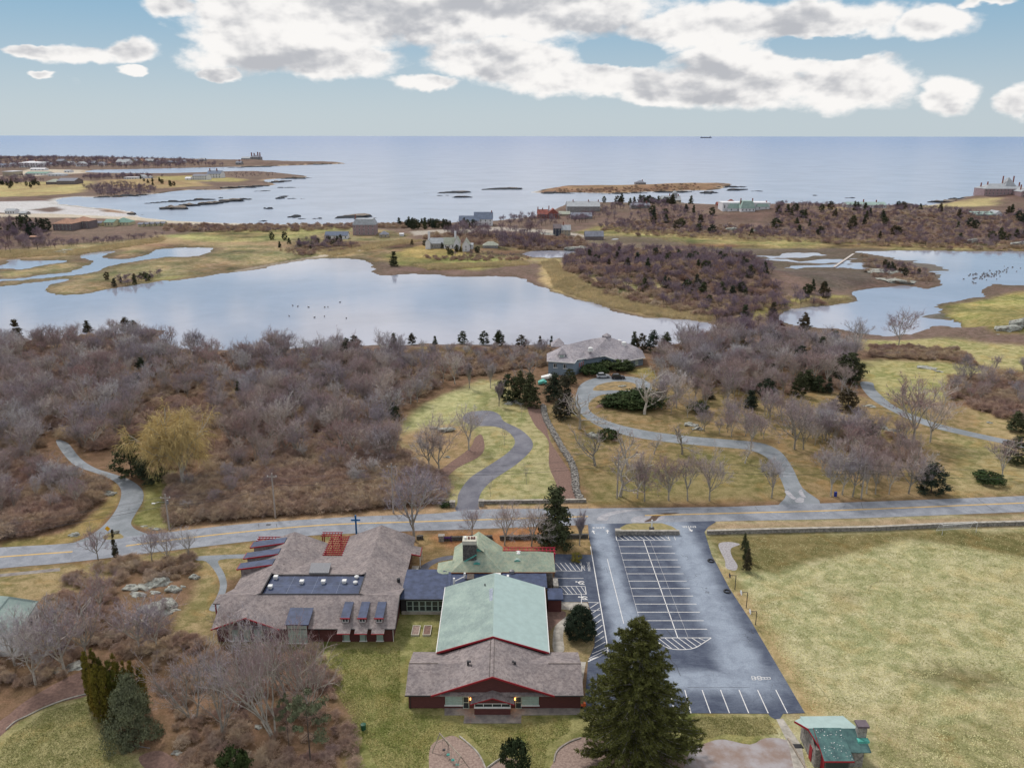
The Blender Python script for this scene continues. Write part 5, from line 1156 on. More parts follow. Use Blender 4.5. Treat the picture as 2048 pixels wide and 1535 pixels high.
W_ = mat('far_white_wall', (0.66, 0.66, 0.70), 0.8, 0.1, 0.4); GR = mat('far_grey_roof', (0.21, 0.22, 0.27), 0.85, 0.25, 0.5); BR = mat('far_brown_wall', (0.17, 0.14, 0.15), 0.85, 0.2, 0.5)
TAN = mat('far_orange_brown_roof', (0.36, 0.20, 0.14), 0.85, 0.25, 0.5); RB = mat('far_pink_brick_wall', (0.32, 0.235, 0.25), 0.85, 0.25, 0.6); RED = mat('far_red_brick_wall', (0.27, 0.09, 0.075), 0.85, 0.3, 0.5)
SL = mat('far_pale_slate_roof', (0.36, 0.38, 0.41), 0.8, 0.2, 0.5); YW = mat('far_yellow_wall', (0.5, 0.46, 0.30), 0.8, 0.1, 0.4); GRN = mat('far_green_roof', (0.15, 0.27, 0.23), 0.8, 0.2, 0.4)
PG = mat('far_pale_green_roof', (0.30, 0.40, 0.37), 0.8, 0.2, 0.4); STN = mat('far_grey_stone_wall', (0.27, 0.26, 0.27), 0.9, 0.3, 0.5); DK = mat('far_dark_wall', (0.05, 0.06, 0.09), 0.8, 0.2, 0.5); BL = mat('far_blue_slate_roof', (0.13, 0.16, 0.23), 0.8, 0.2, 0.5)
OCH = mat('far_ochre_wall', (0.38, 0.33, 0.26), 0.85, 0.2, 0.5); GRS = mat('lichen_roof', (0.36, 0.38, 0.32), 0.9, 0.25, 0.6)
# first peninsula
house(38, 78, 335, 40, 9, 3, W_, W_, 'big white colonnaded mansion on the far left peninsula', 'mansion', 'hip', 7, 2, ((0.3, 3), (0.7, 3)))
house(-8, 10, 335, 30, 4, 3, W_, BL, 'low white house at the left edge of the far peninsula', 'house', 'gable', 3)
house(113, 127, 330, 26, 7, 4, STN, GR, 'grey house among bare trees right of the big white mansion', 'house', 'gable', 3, 2)
house(152, 167, 333, 26, 5, 4, W_, SL, 'small white gabled house left of the tree gap on the far peninsula', 'house', 'gable', 2, 1, (), 'y')
house(232, 257, 331, 34, 6, 6, W_, SL, 'white gabled villa facing the inlet on the far peninsula', 'house', 'gable', 5, 2, ((0.4, 2),))
house(261, 273, 328, 22, 4, 4, OCH, GR, 'narrow tan gabled cottage beside the white villa', 'house', 'gable', 2, 1, (), 'y')
house(275, 287, 329, 22, 4, 5, OCH, TAN, 'tan cottage with a brown gable beside the white villa', 'house', 'gable', 2, 1, (), 'y')
house(289, 307, 328, 22, 3, 4, STN, SL, 'low grey shingled house behind the inlet shore', 'house', 'gable', 4)
house(322, 352, 329, 22, 3, 2, STN, BL, 'long low dark house near the right end of the far village', 'house', 'hip', 5)
house(471, 482, 325, 20, 4, 3, STN, GR, 'small stone lodge left of the seaside manor', 'house', 'gable', 2, 1, ((0.5, 3),))
house(483, 500, 326, 24, 3, 3, STN, SL, 'long grey wing of the seaside manor', 'house', 'gable', 4)
house(500, 521, 327, 26, 6, 4, STN, GR, 'stone seaside manor with clustered chimneys on the peninsula tip', 'mansion', 'hip', 5, 2, ((0.1, 5), (0.35, 4), (0.7, 6), (0.9, 5)))
# second peninsula and cove
house(6, 25, 352, 40, 8, 1, OCH, W_, 'square pale building by the left cove', 'building', 'flat', 0)
house(50, 95, 350, 30, 3, 3, W_, GRN, 'long green-roofed boathouse beside the white beach', 'boathouse', 'gable', 6)
house(96, 124, 352, 26, 3, 3, W_, SL, 'low white beach house right of the green boathouse', 'beach house', 'hip', 4)
house(92, 114, 369, 26, 5, 5, BR, GRS, 'brown clubhouse pavilion with a hipped roof at the edge of the green', 'clubhouse', 'hip', 4, 1)
house(114, 150, 369, 30, 7, 5, BR, GR, 'brown clubhouse with white decks overlooking the green', 'clubhouse', 'gable', 8, 2)
house(248, 274, 359, 18, 3, 1, W_, W_, 'long flat white house on the second peninsula', 'house', 'flat', 5)
house(275, 288, 358, 18, 4, 4, W_, SL, 'white gabled cottage at the end of the long flat white house', 'house', 'gable', 2, 1, (), 'y')
house(291, 300, 357, 14, 3, 2, W_, SL, 'tiny white shed on the second peninsula', 'shed', 'gable', 1)
house(370, 381, 360, 12, 3, 3, W_, W_, 'little white hut left of the seafront house', 'hut', 'gable', 1)
house(385, 414, 360, 24, 8, 3, W_, GR, 'white two-storey seafront house with a grey roof', 'house', 'gable', 6, 2)
house(414, 442, 356, 26, 8, 6, W_, BL, 'tall white wing with dark gables beside the seafront house', 'house', 'gable', 5, 2, ((0.1, 4), (0.6, 4)))
# near shore
house(107, 145, 461, 18, 13, 9, BR, TAN, 'brown two-storey house with an orange-brown hipped roof, left block', 'house', 'hip', 5, 2)
house(143, 179, 457, 16, 14, 8, BR, TAN, 'brown two-storey house with an orange-brown hipped roof, right block', 'house', 'hip', 4, 2)
for i, x in enumerate((181, 193)): house(x, x + 11, 452, 6, 6, 3, YW, GR, 'yellow beach cabana just right of the brown house' if i == 0 else 'yellow beach cabana left of the green-roofed pavilion', 'beach cabana', 'gable', 1, 1, (), 'x', gname='yellow beach cabanas')
house(208, 228, 453, 14, 8, 5, YW, GRN, 'yellow gabled end of the beach pavilion with a dark green roof', 'beach pavilion', 'gable', 3)
house(226, 258, 451, 14, 6, 8, YW, GRN, 'yellow beach pavilion with a tall dark green hipped roof', 'beach pavilion', 'hip', 5)
for i in range(5): house(276 + i * 11, 285.5 + i * 11, 453.5 - i * 0.5, 6, 5, 3, YW, GR, ('first', 'second', 'third', 'fourth', 'fifth')[i] + ' yellow beach cabana counting right from the green-roofed pavilion', 'beach cabana', 'gable', 1, gname='row of yellow beach cabanas')
house(58, 78, 479, 8, 5, 2, BR, TAN, 'low brown shed at the edge of the left scrub', 'shed', 'gable', 0)
house(650, 695, 478, 9, 7, 7, W_, BL, 'long low white cottage with a dark slate roof by the hedge', 'cottage', 'gable', 6)
house(706, 751, 470, 14, 20, 11, RB, SL, 'tall pink-brick mansion with a pale hipped slate roof and red chimney', 'mansion', 'mansard', 5, 3, ((0.08, 8),))
house(758, 776, 475, 7, 6, 6, OCH, GR, 'small ochre garage cottage right of the pink mansion', 'cottage', 'hip', 2)
house(799, 807, 472, 5, 4, 1.5, W_, W_, 'small white shed on the dry lawn', 'shed', 'gable', 0)
house(851, 861, 498, 12, 13, 6, W_, SL, 'white gable end with a tall dark window on the left cottage', 'cottage', 'gable', 0, 1, (), 'y')
o = house(861, 888, 497, 9, 10, 10, STN, SL, 'grey shingled cottage with a dormer and a white chimney', 'cottage', 'gable', 3)
house(888, 909, 497, 8, 8, 13, W_, GRS, 'white cottage with a steep lichen-green roof', 'cottage', 'gable', 3)
house(908, 919, 500, 12, 14, 11, W_, GRS, 'white steep gable facing the pond on the middle cottage', 'cottage', 'gable', 1, 1, (), 'y')
house(925, 939, 503, 12, 12, 12, W_, GRS, 'rightmost white cottage gable with one upper window', 'cottage', 'gable', 1, 2, (), 'y')
house(938, 946, 498, 8, 8, 3, W_, SL, 'low white lean-to at the right end of the cottages', 'lean-to', 'gable', 0)
for px in (857, 910): x, y = P(px, 495, -1); z = tz(x, y); tag(MB().box(x - 0.8, y + 5, z, x + 0.8, y + 6.4, z + 10 * 0.75 + 3).make('white_chimney', W_, None, base=(x, y + 5, z)), 'white chimney on the left shingled cottage' if px == 857 else 'white chimney on the middle white cottage', 'chimney')
house(966, 996, 496, 8, 5, 7, STN, GRS, 'low shingled cottage with a hipped roof behind shrubs', 'cottage', 'hip', 3)
house(918, 958, 452, 12, 9, 9, W_, BL, 'white house with a long blue slate roof among bare trees', 'house', 'gable', 5, 2)
house(948, 985, 452, 14, 12, 13, W_, BL, 'taller wing of the blue-roofed house behind the bare trees', 'house', 'gable', 4, 2, ((0.95, 3),))
house(1075, 1096, 437, 14, 8, 9, RED, RED, 'red brick mansion with steep red roofs, left part', 'mansion', 'gable', 4, 2, ((0.05, 5), (0.5, 3)))
house(1096, 1117, 437, 14, 10, 9, RED, RED, 'red brick mansion gable front, right part', 'mansion', 'gable', 4, 2, ((0.1, 5),), 'y')
house(1118, 1140, 432, 12, 3, 5, OCH, GRS, 'long low shingled outbuilding right of the red mansion', 'outbuilding', 'gable', 0)
house(1142, 1184, 438, 12, 5, 7, STN, GR, 'broad grey shingled stable behind bare shrubs', 'stable', 'gable', 3)
house(1134, 1200, 415, 22, 10, 9, STN, SL, 'long grey stone mansion with a slate roof and red chimneys', 'mansion', 'gable', 10, 2, ((0.2, 3), (0.67, 3), (0.97, 3)))
house(1262, 1300, 418, 14, 5, 4, STN, GR, 'low grey house with one chimney by the sound', 'house', 'gable', 5, 1, ((0.85, 4),))
house(1324, 1362, 405, 18, 5, 8, OCH, SL, 'shingled mansion with a cupola and two chimneys behind dark cedars', 'mansion', 'gable', 5, 1, ((0.45, 4), (0.9, 3)))
x, y = P(1352, 393, 8); tag(MB().tube([(x, y + 9, 5), (x, y + 9, 12), (x, y + 9, 15)], [3.5, 3.5, 0.1], 8).make('cupola', SL, None, base=(x, y + 9, 5)), 'round cupola on the shingled mansion behind the cedars', 'cupola')
house(1107, 1122, 472, 9, 15, 8, DK, BR, 'dark timber house with porches below the ledge', 'house', 'gable', 2, 2)
house(1122, 1141, 472, 9, 12, 9, OCH, SL, 'ochre shingled house joined to the dark timber house', 'house', 'gable', 3, 2, ((0.25, 6),))
house(1170, 1207, 480, 9, 7, 10, BR, GR, 'long dark weathered barn by the marsh road', 'barn', 'gable', 0)
house(1271, 1292, 370, 16, 4, 4, STN, GR, 'lone stone house on the long sea island', 'house', 'hip', 4, 1, ((0.7, 1.5),))
# white palace
house(1444, 1538, 433, 20, 12, 2, W_, W_, 'white neoclassical palace with a balustraded flat terrace', 'mansion', 'flat', 12, 1)
house(1456, 1482, 421, 14, 5, 9, W_, PG, 'left green-roofed pavilion of the white palace', 'pavilion', 'mansard', 2, 1)
house(1482, 1510, 421, 16, 6, 14, W_, PG, 'central green mansard of the white palace between two tall chimneys', 'pavilion', 'mansard', 4, 1, ((0.08, 5), (0.92, 5)))
house(1512, 1538, 421, 14, 5, 8, W_, PG, 'right green-roofed pavilion of the white palace', 'pavilion', 'mansard', 2, 1, ((0.9, 3),))
house(1452, 1475, 415, 12, 3, 9, RED, RED, 'red-roofed building rising behind the white palace', 'building', 'hip', 0)
house(1434, 1446, 416, 8, 3, 4, RED, RED, 'small red gabled lodge left of the white palace', 'lodge', 'gable', 0)
house(1694, 1772, 416, 16, 6, 5, W_, PG, 'long pale green-roofed seafront house with red chimneys', 'house', 'gable', 12, 1, ((0.47, 5), (0.8, 4)))
house(1722, 1730, 421, 8, 5, 5, W_, PG, 'pale gabled porch projecting from the green-roofed seafront house', 'porch', 'gable', 1, 1, (), 'y')
house(1946, 1992, 431, 16, 3, 5, STN, PG, 'pale greenhouse-like barn below the castle lawn', 'barn', 'gable', 0)
house(1990, 2004, 433, 14, 6, 5, W_, SL, 'grey gable end at the right of the pale barn', 'barn', 'gable', 1, 1, (), 'y')
house(1966, 2046, 401, 26, 12, 9, RB, SL, 'castle-like brick mansion on the right headland', 'mansion', 'hip', 11, 2, ((0.02, 2), (0.18, 4), (0.97, 3)))
house(2006, 2027, 400.5, 16, 14, 16, RB, SL, 'steep central pavilion of the castle-like brick mansion', 'mansion', 'hip', 4, 2, ((0.0, 3), (1.0, 3)))
house(2040, 2070, 403, 20, 10, 8, RB, SL, 'right wing of the castle-like mansion at the photo edge', 'mansion', 'gable', 3, 2, ((0.2, 5),), 'y')

for k, (a, b, py, wp, rp, wm_, rm_, lb) in enumerate([(18, 30, 333, 4, 3, W_, GR, 'small white house just left of the big white mansion'), (84, 96, 331, 4, 3, STN, SL, 'grey gabled house just right of the big white mansion'), (98, 108, 332, 3, 3, W_, BL, 'tiny white house under the tall trees right of the mansion'),
        (134, 146, 331, 4, 3, W_, SL, 'white house second left of the small gabled house'), (176, 190, 331, 4, 4, STN, GR, 'grey house right of the small white gabled house'), (196, 208, 332, 4, 3, W_, GR, 'white cottage midway to the white villa'), (212, 222, 331, 3, 3, OCH, TAN, 'little tan house left of the white villa'),
        (312, 320, 328, 3, 3, W_, SL, 'tiny white house left of the long dark house'), (358, 370, 328, 3, 3, W_, GR, 'small white house right of the long dark house'), (398, 410, 328, 3, 3, STN, SL, 'small grey house alone among the low trees'), (128, 140, 345, 3, 2, W_, SL, 'white beach hut by the inlet sands'), (60, 90, 341, 3, 2, W_, W_, 'long low white building behind the green boathouse'),
        (10, 30, 428, 6, 4, W_, SL, 'white-walled house at the left edge of the cove'), (38, 52, 431, 4, 3, STN, SL, 'low grey house behind the left cove beach')]):
    house(a, b, py, 18 if py < 400 else 9, wp, rp, wm_, rm_, lb, 'house', 'gable', 2 if b - a < 14 else 4)
# ---------------------------------------------------------------- vegetation prototypes (10 m tall unless said otherwise)
def rdir(rs): 
    v = Vector((rs.gauss(0, 1), rs.gauss(0, 1), rs.gauss(0, 1))); return v.normalized()
class TreeGeo:
    def __init__(s): s.L = MB(); s.TV = []; s.TF = []
    def ribbon(s, a, b, w, rs):
        d = (b - a); u = d.cross(rdir(rs)).normalized() * w; n = len(s.TV)
        s.TV += [tuple(a - u), tuple(a + u), tuple(b)]; s.TF.append((n, n + 1, n + 2))
def grow(T, rs, p, d, ln, r, lev, P_):
    nseg = 3 if lev < 3 else 2
    pts = [p.copy()]; q_ = p.copy(); dd = d.copy()
    for i in range(nseg):
        dd = (dd + rdir(rs) * P_['wob'][lev] + Vector((0, 0, P_['up'][lev]))).normalized()
        q_ = q_ + dd * (ln / nseg); pts.append(q_.copy())
    if lev <= P_['tube']:
        rr = [r * (1 - 0.45 * i / nseg) for i in range(nseg + 1)]
        T.L.tube(pts, rr, 5 if lev < 2 else 3, cap=False)
    else:
        for a, b in zip(pts[:-1], pts[1:]): T.ribbon(a, b, max(r, 0.014), rs)
    if lev == P_['max']:
        for i in range(P_['tw']):
            t = rs.random(); k = min(int(t * nseg), nseg - 1); a = pts[k].lerp(pts[k + 1], t * nseg - k)
            td = (dd * P_['keep'] + rdir(rs) * 0.75 + Vector((0, 0, P_['tup']))).normalized()
            T.ribbon(a, a + td * rs.uniform(0.35, 1.0) * P_['tl'], P_['twd'], rs)
        return
    n = P_['n'][lev]
    n = int(n) + (1 if rs.random() < n - int(n) else 0)
    a0 = rs.random() * 6.28
    for i in range(n):
        t = 1.0 if i == 0 else rs.uniform(P_['from'][lev], 1.0)
        k = min(int(t * nseg), nseg - 1); a = pts[k].lerp(pts[k + 1], t * nseg - k)
        u = dd.cross(Vector((0.3, 0.2, 1))).normalized(); v = dd.cross(u).normalized(); an = a0 + 6.283 * i / n + rs.uniform(-0.4, 0.4)
        sp = P_['sp'][lev] * rs.uniform(0.7, 1.25) * (0.5 if i == 0 else 1)
        nd = (dd * math.cos(sp) + (u * math.cos(an) + v * math.sin(an)) * math.sin(sp)).normalized()
        grow(T, rs, a, nd, ln * P_['lr'][lev] * rs.uniform(0.8, 1.15), r * (0.72 if i == 0 else 0.55), lev + 1, P_)
def bare(seed, trunk=2.6, r=0.17, n=(4.5, 3.6, 4, 4.6), sp=(0.62, 0.6, 0.65, 0.7), lr=(1.15, 0.72, 0.66, 0.62), up=(0.0, 0.10, 0.10, 0.10, 0.12), wob=(0.08, 0.16, 0.2, 0.25, 0.25), tw=8, tl=0.95, twd=0.016, tup=0.25, keep=0.7, mx=4, stems=1, lean=0.05, tube=3, H=10.0):
    rs = random.Random(seed); T = TreeGeo()
    P_ = dict(n=n, sp=sp, lr=lr, up=up, wob=wob, tw=tw, tl=tl, twd=twd, tup=tup, keep=keep, max=mx, tube=tube)
    P_['from'] = (0.55, 0.3, 0.25, 0.2, 0.2)
    for k in range(stems):
        b = Vector((rs.uniform(-.2, .2), rs.uniform(-.2, .2), -0.15)) * (stems > 1) + Vector((0, 0, -0.1))
        d = (Vector((0, 0, 1)) + rdir(rs) * (lean + (0.35 if stems > 1 else 0))).normalized(); d.z = abs(d.z)
        grow(T, rs, b, d, trunk, r, 0, P_)
    zs = [v[2] for v in T.TV]; top = max(zs); s = H / top
    T.L.V = [(x * s, y * s, z * s) for x, y, z in T.L.V]; T.TV = [(x * s, y * s, z * s) for x, y, z in T.TV]
    return T
def tree_meshes(T, bm, tm):
    a = mkmesh('trunk', T.L.V, T.L.F, [bm]); a2 = fastmesh('crown', T.TV, T.TF, tm)
    n = len(T.L.V); j = mkmesh('bare_tree', T.L.V + T.TV, T.L.F + [tuple(i + n for i in f) for f in T.TF], [bm, tm], [0] * len(T.L.F) + [1] * len(T.TF))
    return a, a2, j
BARE = [tree_meshes(bare(100 + i, r=R.uniform(0.14, 0.2), trunk=R.uniform(2.0, 3.2)), M['bark'], M['twig']) for i in range(7)]
GNARL = [tree_meshes(bare(200 + i, trunk=2.2, r=0.24, n=(4, 3.4, 3.5, 3), sp=(0.8, 0.75, 0.8, 0.8), wob=(0.15, 0.35, 0.4, 0.4, 0.3), up=(0, 0.02, 0.06, 0.1, 0.1), tw=3, tl=0.6, twd=0.015), M['bark'], M['twig']) for i in range(3)]
VASE = [tree_meshes(bare(300 + i, trunk=1.6, r=0.13, n=(6, 4, 4, 4), sp=(0.28, 0.3, 0.35, 0.4), up=(0.1, 0.22, 0.2, 0.2, 0.2), tw=7, tl=0.6), M['bark'], M['twig']) for i in range(2)]
SAPL = [tree_meshes(bare(320 + i, trunk=4.5, r=0.07, n=(6, 3, 3, 3), sp=(0.5, 0.5, 0.5, 0.5), lr=(0.5, 0.6, 0.6, 0.6), tw=3, tl=0.4, twd=0.012), M['bark'], M['twig']) for i in range(2)]
MULTI = [tree_meshes(bare(340 + i, trunk=3.0, r=0.12, n=(3, 3, 3.4, 4), sp=(0.45, 0.5, 0.6, 0.6), stems=4, tw=3, wob=(0.2, 0.2, 0.25, 0.3, 0.3)), M['bark'], M['twig']) for i in range(3)]
FARB = [tree_meshes(bare(400 + i, n=(4.5, 3.6, 3.6, 4), tw=6, tl=1.1, twd=0.03, tube=2), M['bark_dark'], M['twig_far'])[2] for i in range(4)]
BUSH = [tree_meshes(bare(500 + i, trunk=1.6, r=0.05, stems=9, n=(4, 4, 4), sp=(0.5, 0.55, 0.6), lr=(0.9, 0.75, 0.7), up=(0.0, 0.1, 0.05, 0.02), mx=3, tube=0, tw=7, tl=1.0, twd=0.019, wob=(0.45, 0.35, 0.4, 0.35), H=2.6), M['twig_brush'], M['twig_brush'])[2] for i in range(5)]
for bm__ in BUSH:
    cc = np.empty(len(bm__.vertices) * 3); bm__.vertices.foreach_get('co', cc); cc = cc.reshape(-1, 3); cc[:, :2] *= 1.55; cc[:, 2] *= 0.85 + 0.5 * vnoise(cc[:, 0] * 1.1 + 9, cc[:, 1] * 1.1 + 4); bm__.vertices.foreach_set('co', cc.ravel()); bm__.update()
WILLOW = tree_meshes(bare(611, trunk=3.2, r=0.32, n=(6, 5, 5, 5.5), sp=(0.7, 0.7, 0.7, 0.7), lr=(1.0, 0.75, 0.7, 0.7), up=(0, 0.05, 0.02, -0.02, -0.1), tw=15, tl=2.1, twd=0.020, tup=-0.75, keep=0.5), M['bark'], M['willow'])

def foliage(seed, H, prof, ncl, per, clr, size, flat=0.6, zmin=0.05, droop=0.0, lobes=0.0):
    """clumps of small leaf faces gathered round a radius profile; prof(t) with t 0..1 from the ground up"""
    rs = np.random.RandomState(seed)
    t = zmin + (1 - zmin) * rs.rand(ncl) ** 0.9
    w = np.array([prof(a) for a in t]); keep = rs.rand(ncl) < (w / w.max()) * 0.8 + 0.2; t = t[keep]; w = w[keep]; n = len(t)
    an = rs.rand(n) * 6.283
    rr = w * (0.35 + 0.65 * np.sqrt(rs.rand(n))) * (1 + lobes * np.sin(an * 3 + t * 9 + seed))
    c = np.stack([np.cos(an) * rr, np.sin(an) * rr, t * H], 1)
    k = per
    pc = np.repeat(c, k, 0); N = len(pc)
    sc = np.repeat(clr * (0.6 + 0.8 * rs.rand(n)), k)[:, None]
    off = rs.randn(N, 3); off /= np.linalg.norm(off, axis=1)[:, None]; off *= rs.rand(N, 1) ** 0.4 * sc; off[:, 2] *= flat
    out = pc[:, :2] / (np.linalg.norm(pc[:, :2], axis=1)[:, None] + 1e-6)
    off[:, 2] -= droop * (off[:, :2] * out).sum(1)
    p = pc + off
    p[:, 2] = np.maximum(p[:, 2], 0.05)
    nrm = off / (np.linalg.norm(off, axis=1)[:, None] + 1e-9) + rs.randn(N, 3) * 0.55 + np.concatenate([out * 0.3, np.full((N, 1), 0.35)], 1)
    nrm /= np.linalg.norm(nrm, axis=1)[:, None]
    a = np.cross(nrm, rs.randn(N, 3)); a /= np.linalg.norm(a, axis=1)[:, None]; b = np.cross(nrm, a)
    s = (size * (0.6 + 0.8 * rs.rand(N)))[:, None]
    V = np.stack([p - a * s * 0.5, p + a * s * 0.5, p + b * s * 1.2], 1).reshape(-1, 3)
    F = np.arange(3 * N).reshape(-1, 3)
    return V, F
def evergreen(name, seed, H, prof, ncl, per, clr, size, m, trunk_r=0.12, **k):
    V, F = foliage(seed, H, prof, ncl, per, clr, size, **k)
    cr = fastmesh('crown', V, F, m)
    rs = random.Random(seed); mb = MB(); mb.tube([(0, 0, -0.1), (0.05, 0, H * 0.5), (0, 0, H * 0.93)], [trunk_r, trunk_r * 0.6, 0.02], 6, False)
    for i in range(14):
        z = H * rs.uniform(0.12, 0.8); a = rs.random() * 6.28; r = prof(z / H) * 0.75; mb.tube([(0, 0, z), (math.cos(a) * r, math.sin(a) * r, z + r * 0.1)], [trunk_r * 0.3, 0.01], 3, False)
    tr = mkmesh('trunk', mb.V, mb.F, [M['bark_dark']])
    n = len(mb.V); jm = mkmesh(name, mb.V + [tuple(v) for v in V], mb.F + [tuple(f + n) for f in F], [M['bark_dark'], m], [0] * len(mb.F) + [1] * len(F))
    return tr, cr, jm
cone = lambda R0: (lambda t: R0 * (1 - t) ** 0.8 * min(1, t * 6 + 0.4))
ov = lambda R0: (lambda t: R0 * math.sqrt(max(0.0, 1 - (2 * t - 0.95) ** 2)) + 0.02)
CEDAR = [evergreen('cedar_tree', 700 + i, 10, cone(R0) if i % 2 else (lambda t, R0=R0: R0 * math.sin(math.pi * min(1, t * 0.8 + 0.16)) ** 0.8 * (1.05 - t * 0.6)), 150, 34, 0.75, 0.30, M['cedar'], flat=0.5, lobes=0.25) for i, R0 in enumerate((3.0, 2.3, 3.4, 2.0))]
FARC = [evergreen('cedar_tree', 720 + i, 10, cone(3.0) if i else ov(3.4), 80, 20, 1.0, 0.55, M['cedar'])[2] for i in range(2)]
PINEB = [evergreen('pine_tree', 740 + i, 10, lambda t: 0.2 if t < 0.35 else 3.4 * math.sin(math.pi * (t - 0.25) / 0.8) ** 0.7, 26, 130, 0.85, 0.2, M['juniper'], flat=0.4, zmin=0.4) for i in range(1)]
SHRUB = [evergreen('evergreen_shrub', 760 + i, 2, ov(1.3), 60, 60, 0.4, 0.14, M['laurel'], 0.05, zmin=0.08) for i in range(2)]
YSHR = evergreen('golden_shrub', 770, 2, ov(1.3), 60, 50, 0.4, 0.12, M['yellow_leaf'], 0.05, zmin=0.08)
RUSTT = evergreen('rusty_tree', 775, 10, ov(3.2), 120, 34, 0.9, 0.3, M['rust_leaf'])
HOLLY = evergreen('holly_tree', 780, 5, lambda t: 2.2 * math.sqrt(max(0, 1 - (2 * min(1, t + 0.02) - 0.85) ** 2 / 1.35)) * (1.1 - 0.35 * t), 420, 60, 0.42, 0.12, M['holly'], 0.1, zmin=0.12)
JUNIP = evergreen('juniper_tree', 790, 6, lambda t: 2.9 * (1 - t) ** 0.55 * min(1, 0.75 + t * 1.5), 190, 150, 0.85, 0.13, M['juniper'], 0.15, flat=0.3, droop=0.35, lobes=0.3, zmin=0.03)
ARBOR = [evergreen('arborvitae', 800 + i, 6, lambda t: 0.72 * min(1, 0.75 + t) * min(1, (1.01 - t) ** 0.5 * 1.5), 160, 46, 0.3, 0.11, M['arbor'], 0.06, zmin=0.02) for i in range(3)]
HEDGE_C = evergreen('yew_bush', 820, 2, ov(1.5), 90, 60, 0.45, 0.13, M['cedar'], 0.05, zmin=0.06)

# the great spruce by the lot: whorled limbs carrying drooping sprays
def spruce(seed, H=21.0, R0=8.9):
    rs = random.Random(seed); nr = np.random.RandomState(seed)
    L_ = MB(); L_.tube([(0, 0, -0.1), (0, 0, H * 0.5), (0, 0, H * 0.98)], [0.42, 0.24, 0.03], 8, False)
    C_ = []; D_ = []; S_ = []
    z = 1.0
    while z < H * 0.985:
        t = z / H; Rr = R0 * ((1 - t) ** 0.64) * min(1.0, 0.80 + t * 1.6) + 0.15
        for j in range(int(8 + 6 * (1 - t))):
            a = rs.random() * 6.283; ln = Rr * rs.uniform(0.70, 1.08) * (1 + 0.10 * math.sin(3 * a + 5 * t + 1.0)); zz = z + rs.uniform(-0.2, 0.2)
            pts = []
            for k in range(7):
                s = k / 6; pts.append(Vector((math.cos(a) * ln * s, math.sin(a) * ln * s, zz + ln * (0.12 * s - 0.42 * s * s + 0.30 * s ** 3) + t * ln * 0.25 * s)))
            L_.tube(pts, [0.07 * (1 - t * 0.6) * (1 - 0.12 * k) + 0.006 for k in range(7)], 4, False)
            nsp = int(7 + ln * 5.2)
            for k in range(nsp):
                s = (0.20 if t < 0.9 else 0.0) + rs.random() ** 0.75 * 0.8; i0 = min(int(s * 6), 5); p = pts[i0].lerp(pts[i0 + 1], s * 6 - i0)
                side = Vector((-math.sin(a), math.cos(a), 0)) * rs.choice((-1, 1)); out = Vector((math.cos(a), math.sin(a), 0))
                d = (side * rs.uniform(0.2, 1) + out * rs.uniform(0.3, 1.1) + Vector((0, 0, rs.uniform(-0.45, 0.35)))).normalized()
                l2 = rs.uniform(0.4, 0.95) * (1.15 - 0.5 * s) * (1 - 0.45 * t)
                C_.append(tuple(p)); D_.append(tuple(d)); S_.append(l2)
                if rs.random() < 0.16: L_.tube([p, p + d * l2 * 1.2 + Vector((0, 0, -0.1))], [0.018, 0.006], 3, False)
        z += 0.36 + 0.22 * (1 - t)
    C_ = np.array(C_); D_ = np.array(D_); S_ = np.array(S_); n = len(C_); k = 13
    u = nr.rand(n, k, 1); base = C_[:, None, :] + D_[:, None, :] * (S_[:, None, None] * u) + nr.randn(n, k, 3) * 0.05
    dr = D_[:, None, :] * 0.7 + nr.randn(n, k, 3) * 0.5 + np.array([0, 0, 0.12]); dr /= np.linalg.norm(dr, axis=2, keepdims=True)
    sd2 = np.cross(dr, nr.randn(n, k, 3)); sd2 /= np.linalg.norm(sd2, axis=2, keepdims=True)
    ln = (0.15 + 0.17 * nr.rand(n, k, 1))
    V = np.stack([base - sd2 * 0.06, base + sd2 * 0.06, base + dr * ln * 1.25], 2).reshape(-1, 3)
    return L_, V, np.arange(len(V)).reshape(-1, 3)

GRP = {}
def zbase(px, py):
    z = 0.0
    for _ in range(2): x, y = P(px, py, z); z = tz(x, y)
    x, y = P(px, py, z); return x, y, z
def tall(px, py, ptop):
    x, y, z = zbase(px, py); y0 = P(px, ptop, 0)[1]
    return x, y, z, CAMH - CAMH * y / y0 - z
def put(proto, name, x, y, z, h, label, cat, group=None, base_h=10.0, wide=1.0, parts=True, rz=None, pn=('trunk', 'crown')):
    s = h / base_h; rz = R.random() * 6.28 if rz is None else rz
    if parts:
        o = empty(name, (x, y, z), label, cat, group, rz); o.scale = (s * wide, s * wide, s)
        link(pn[0], proto[0], o); link(pn[1], proto[1], o)
    else:
        o = link(name, proto[2] if isinstance(proto, tuple) else proto); o.location = (x, y, z); o.rotation_euler = (0, 0, rz); o.scale = (s * wide, s * wide, s)
        tag(o, label, cat, group)
    return o
def place(kind, name, px, py, ptop, label, cat='tree', group=None, base_h=10.0, wide=1.0, parts=None):
    x, y, z, h = tall(px, py, ptop); h = max(h, 0.4)
    pr = kind[R.randrange(len(kind))] if isinstance(kind, list) else kind
    return put(pr, name, x, y, z, h, label, cat, group, base_h, wide, (y < 230) if parts is None else parts)

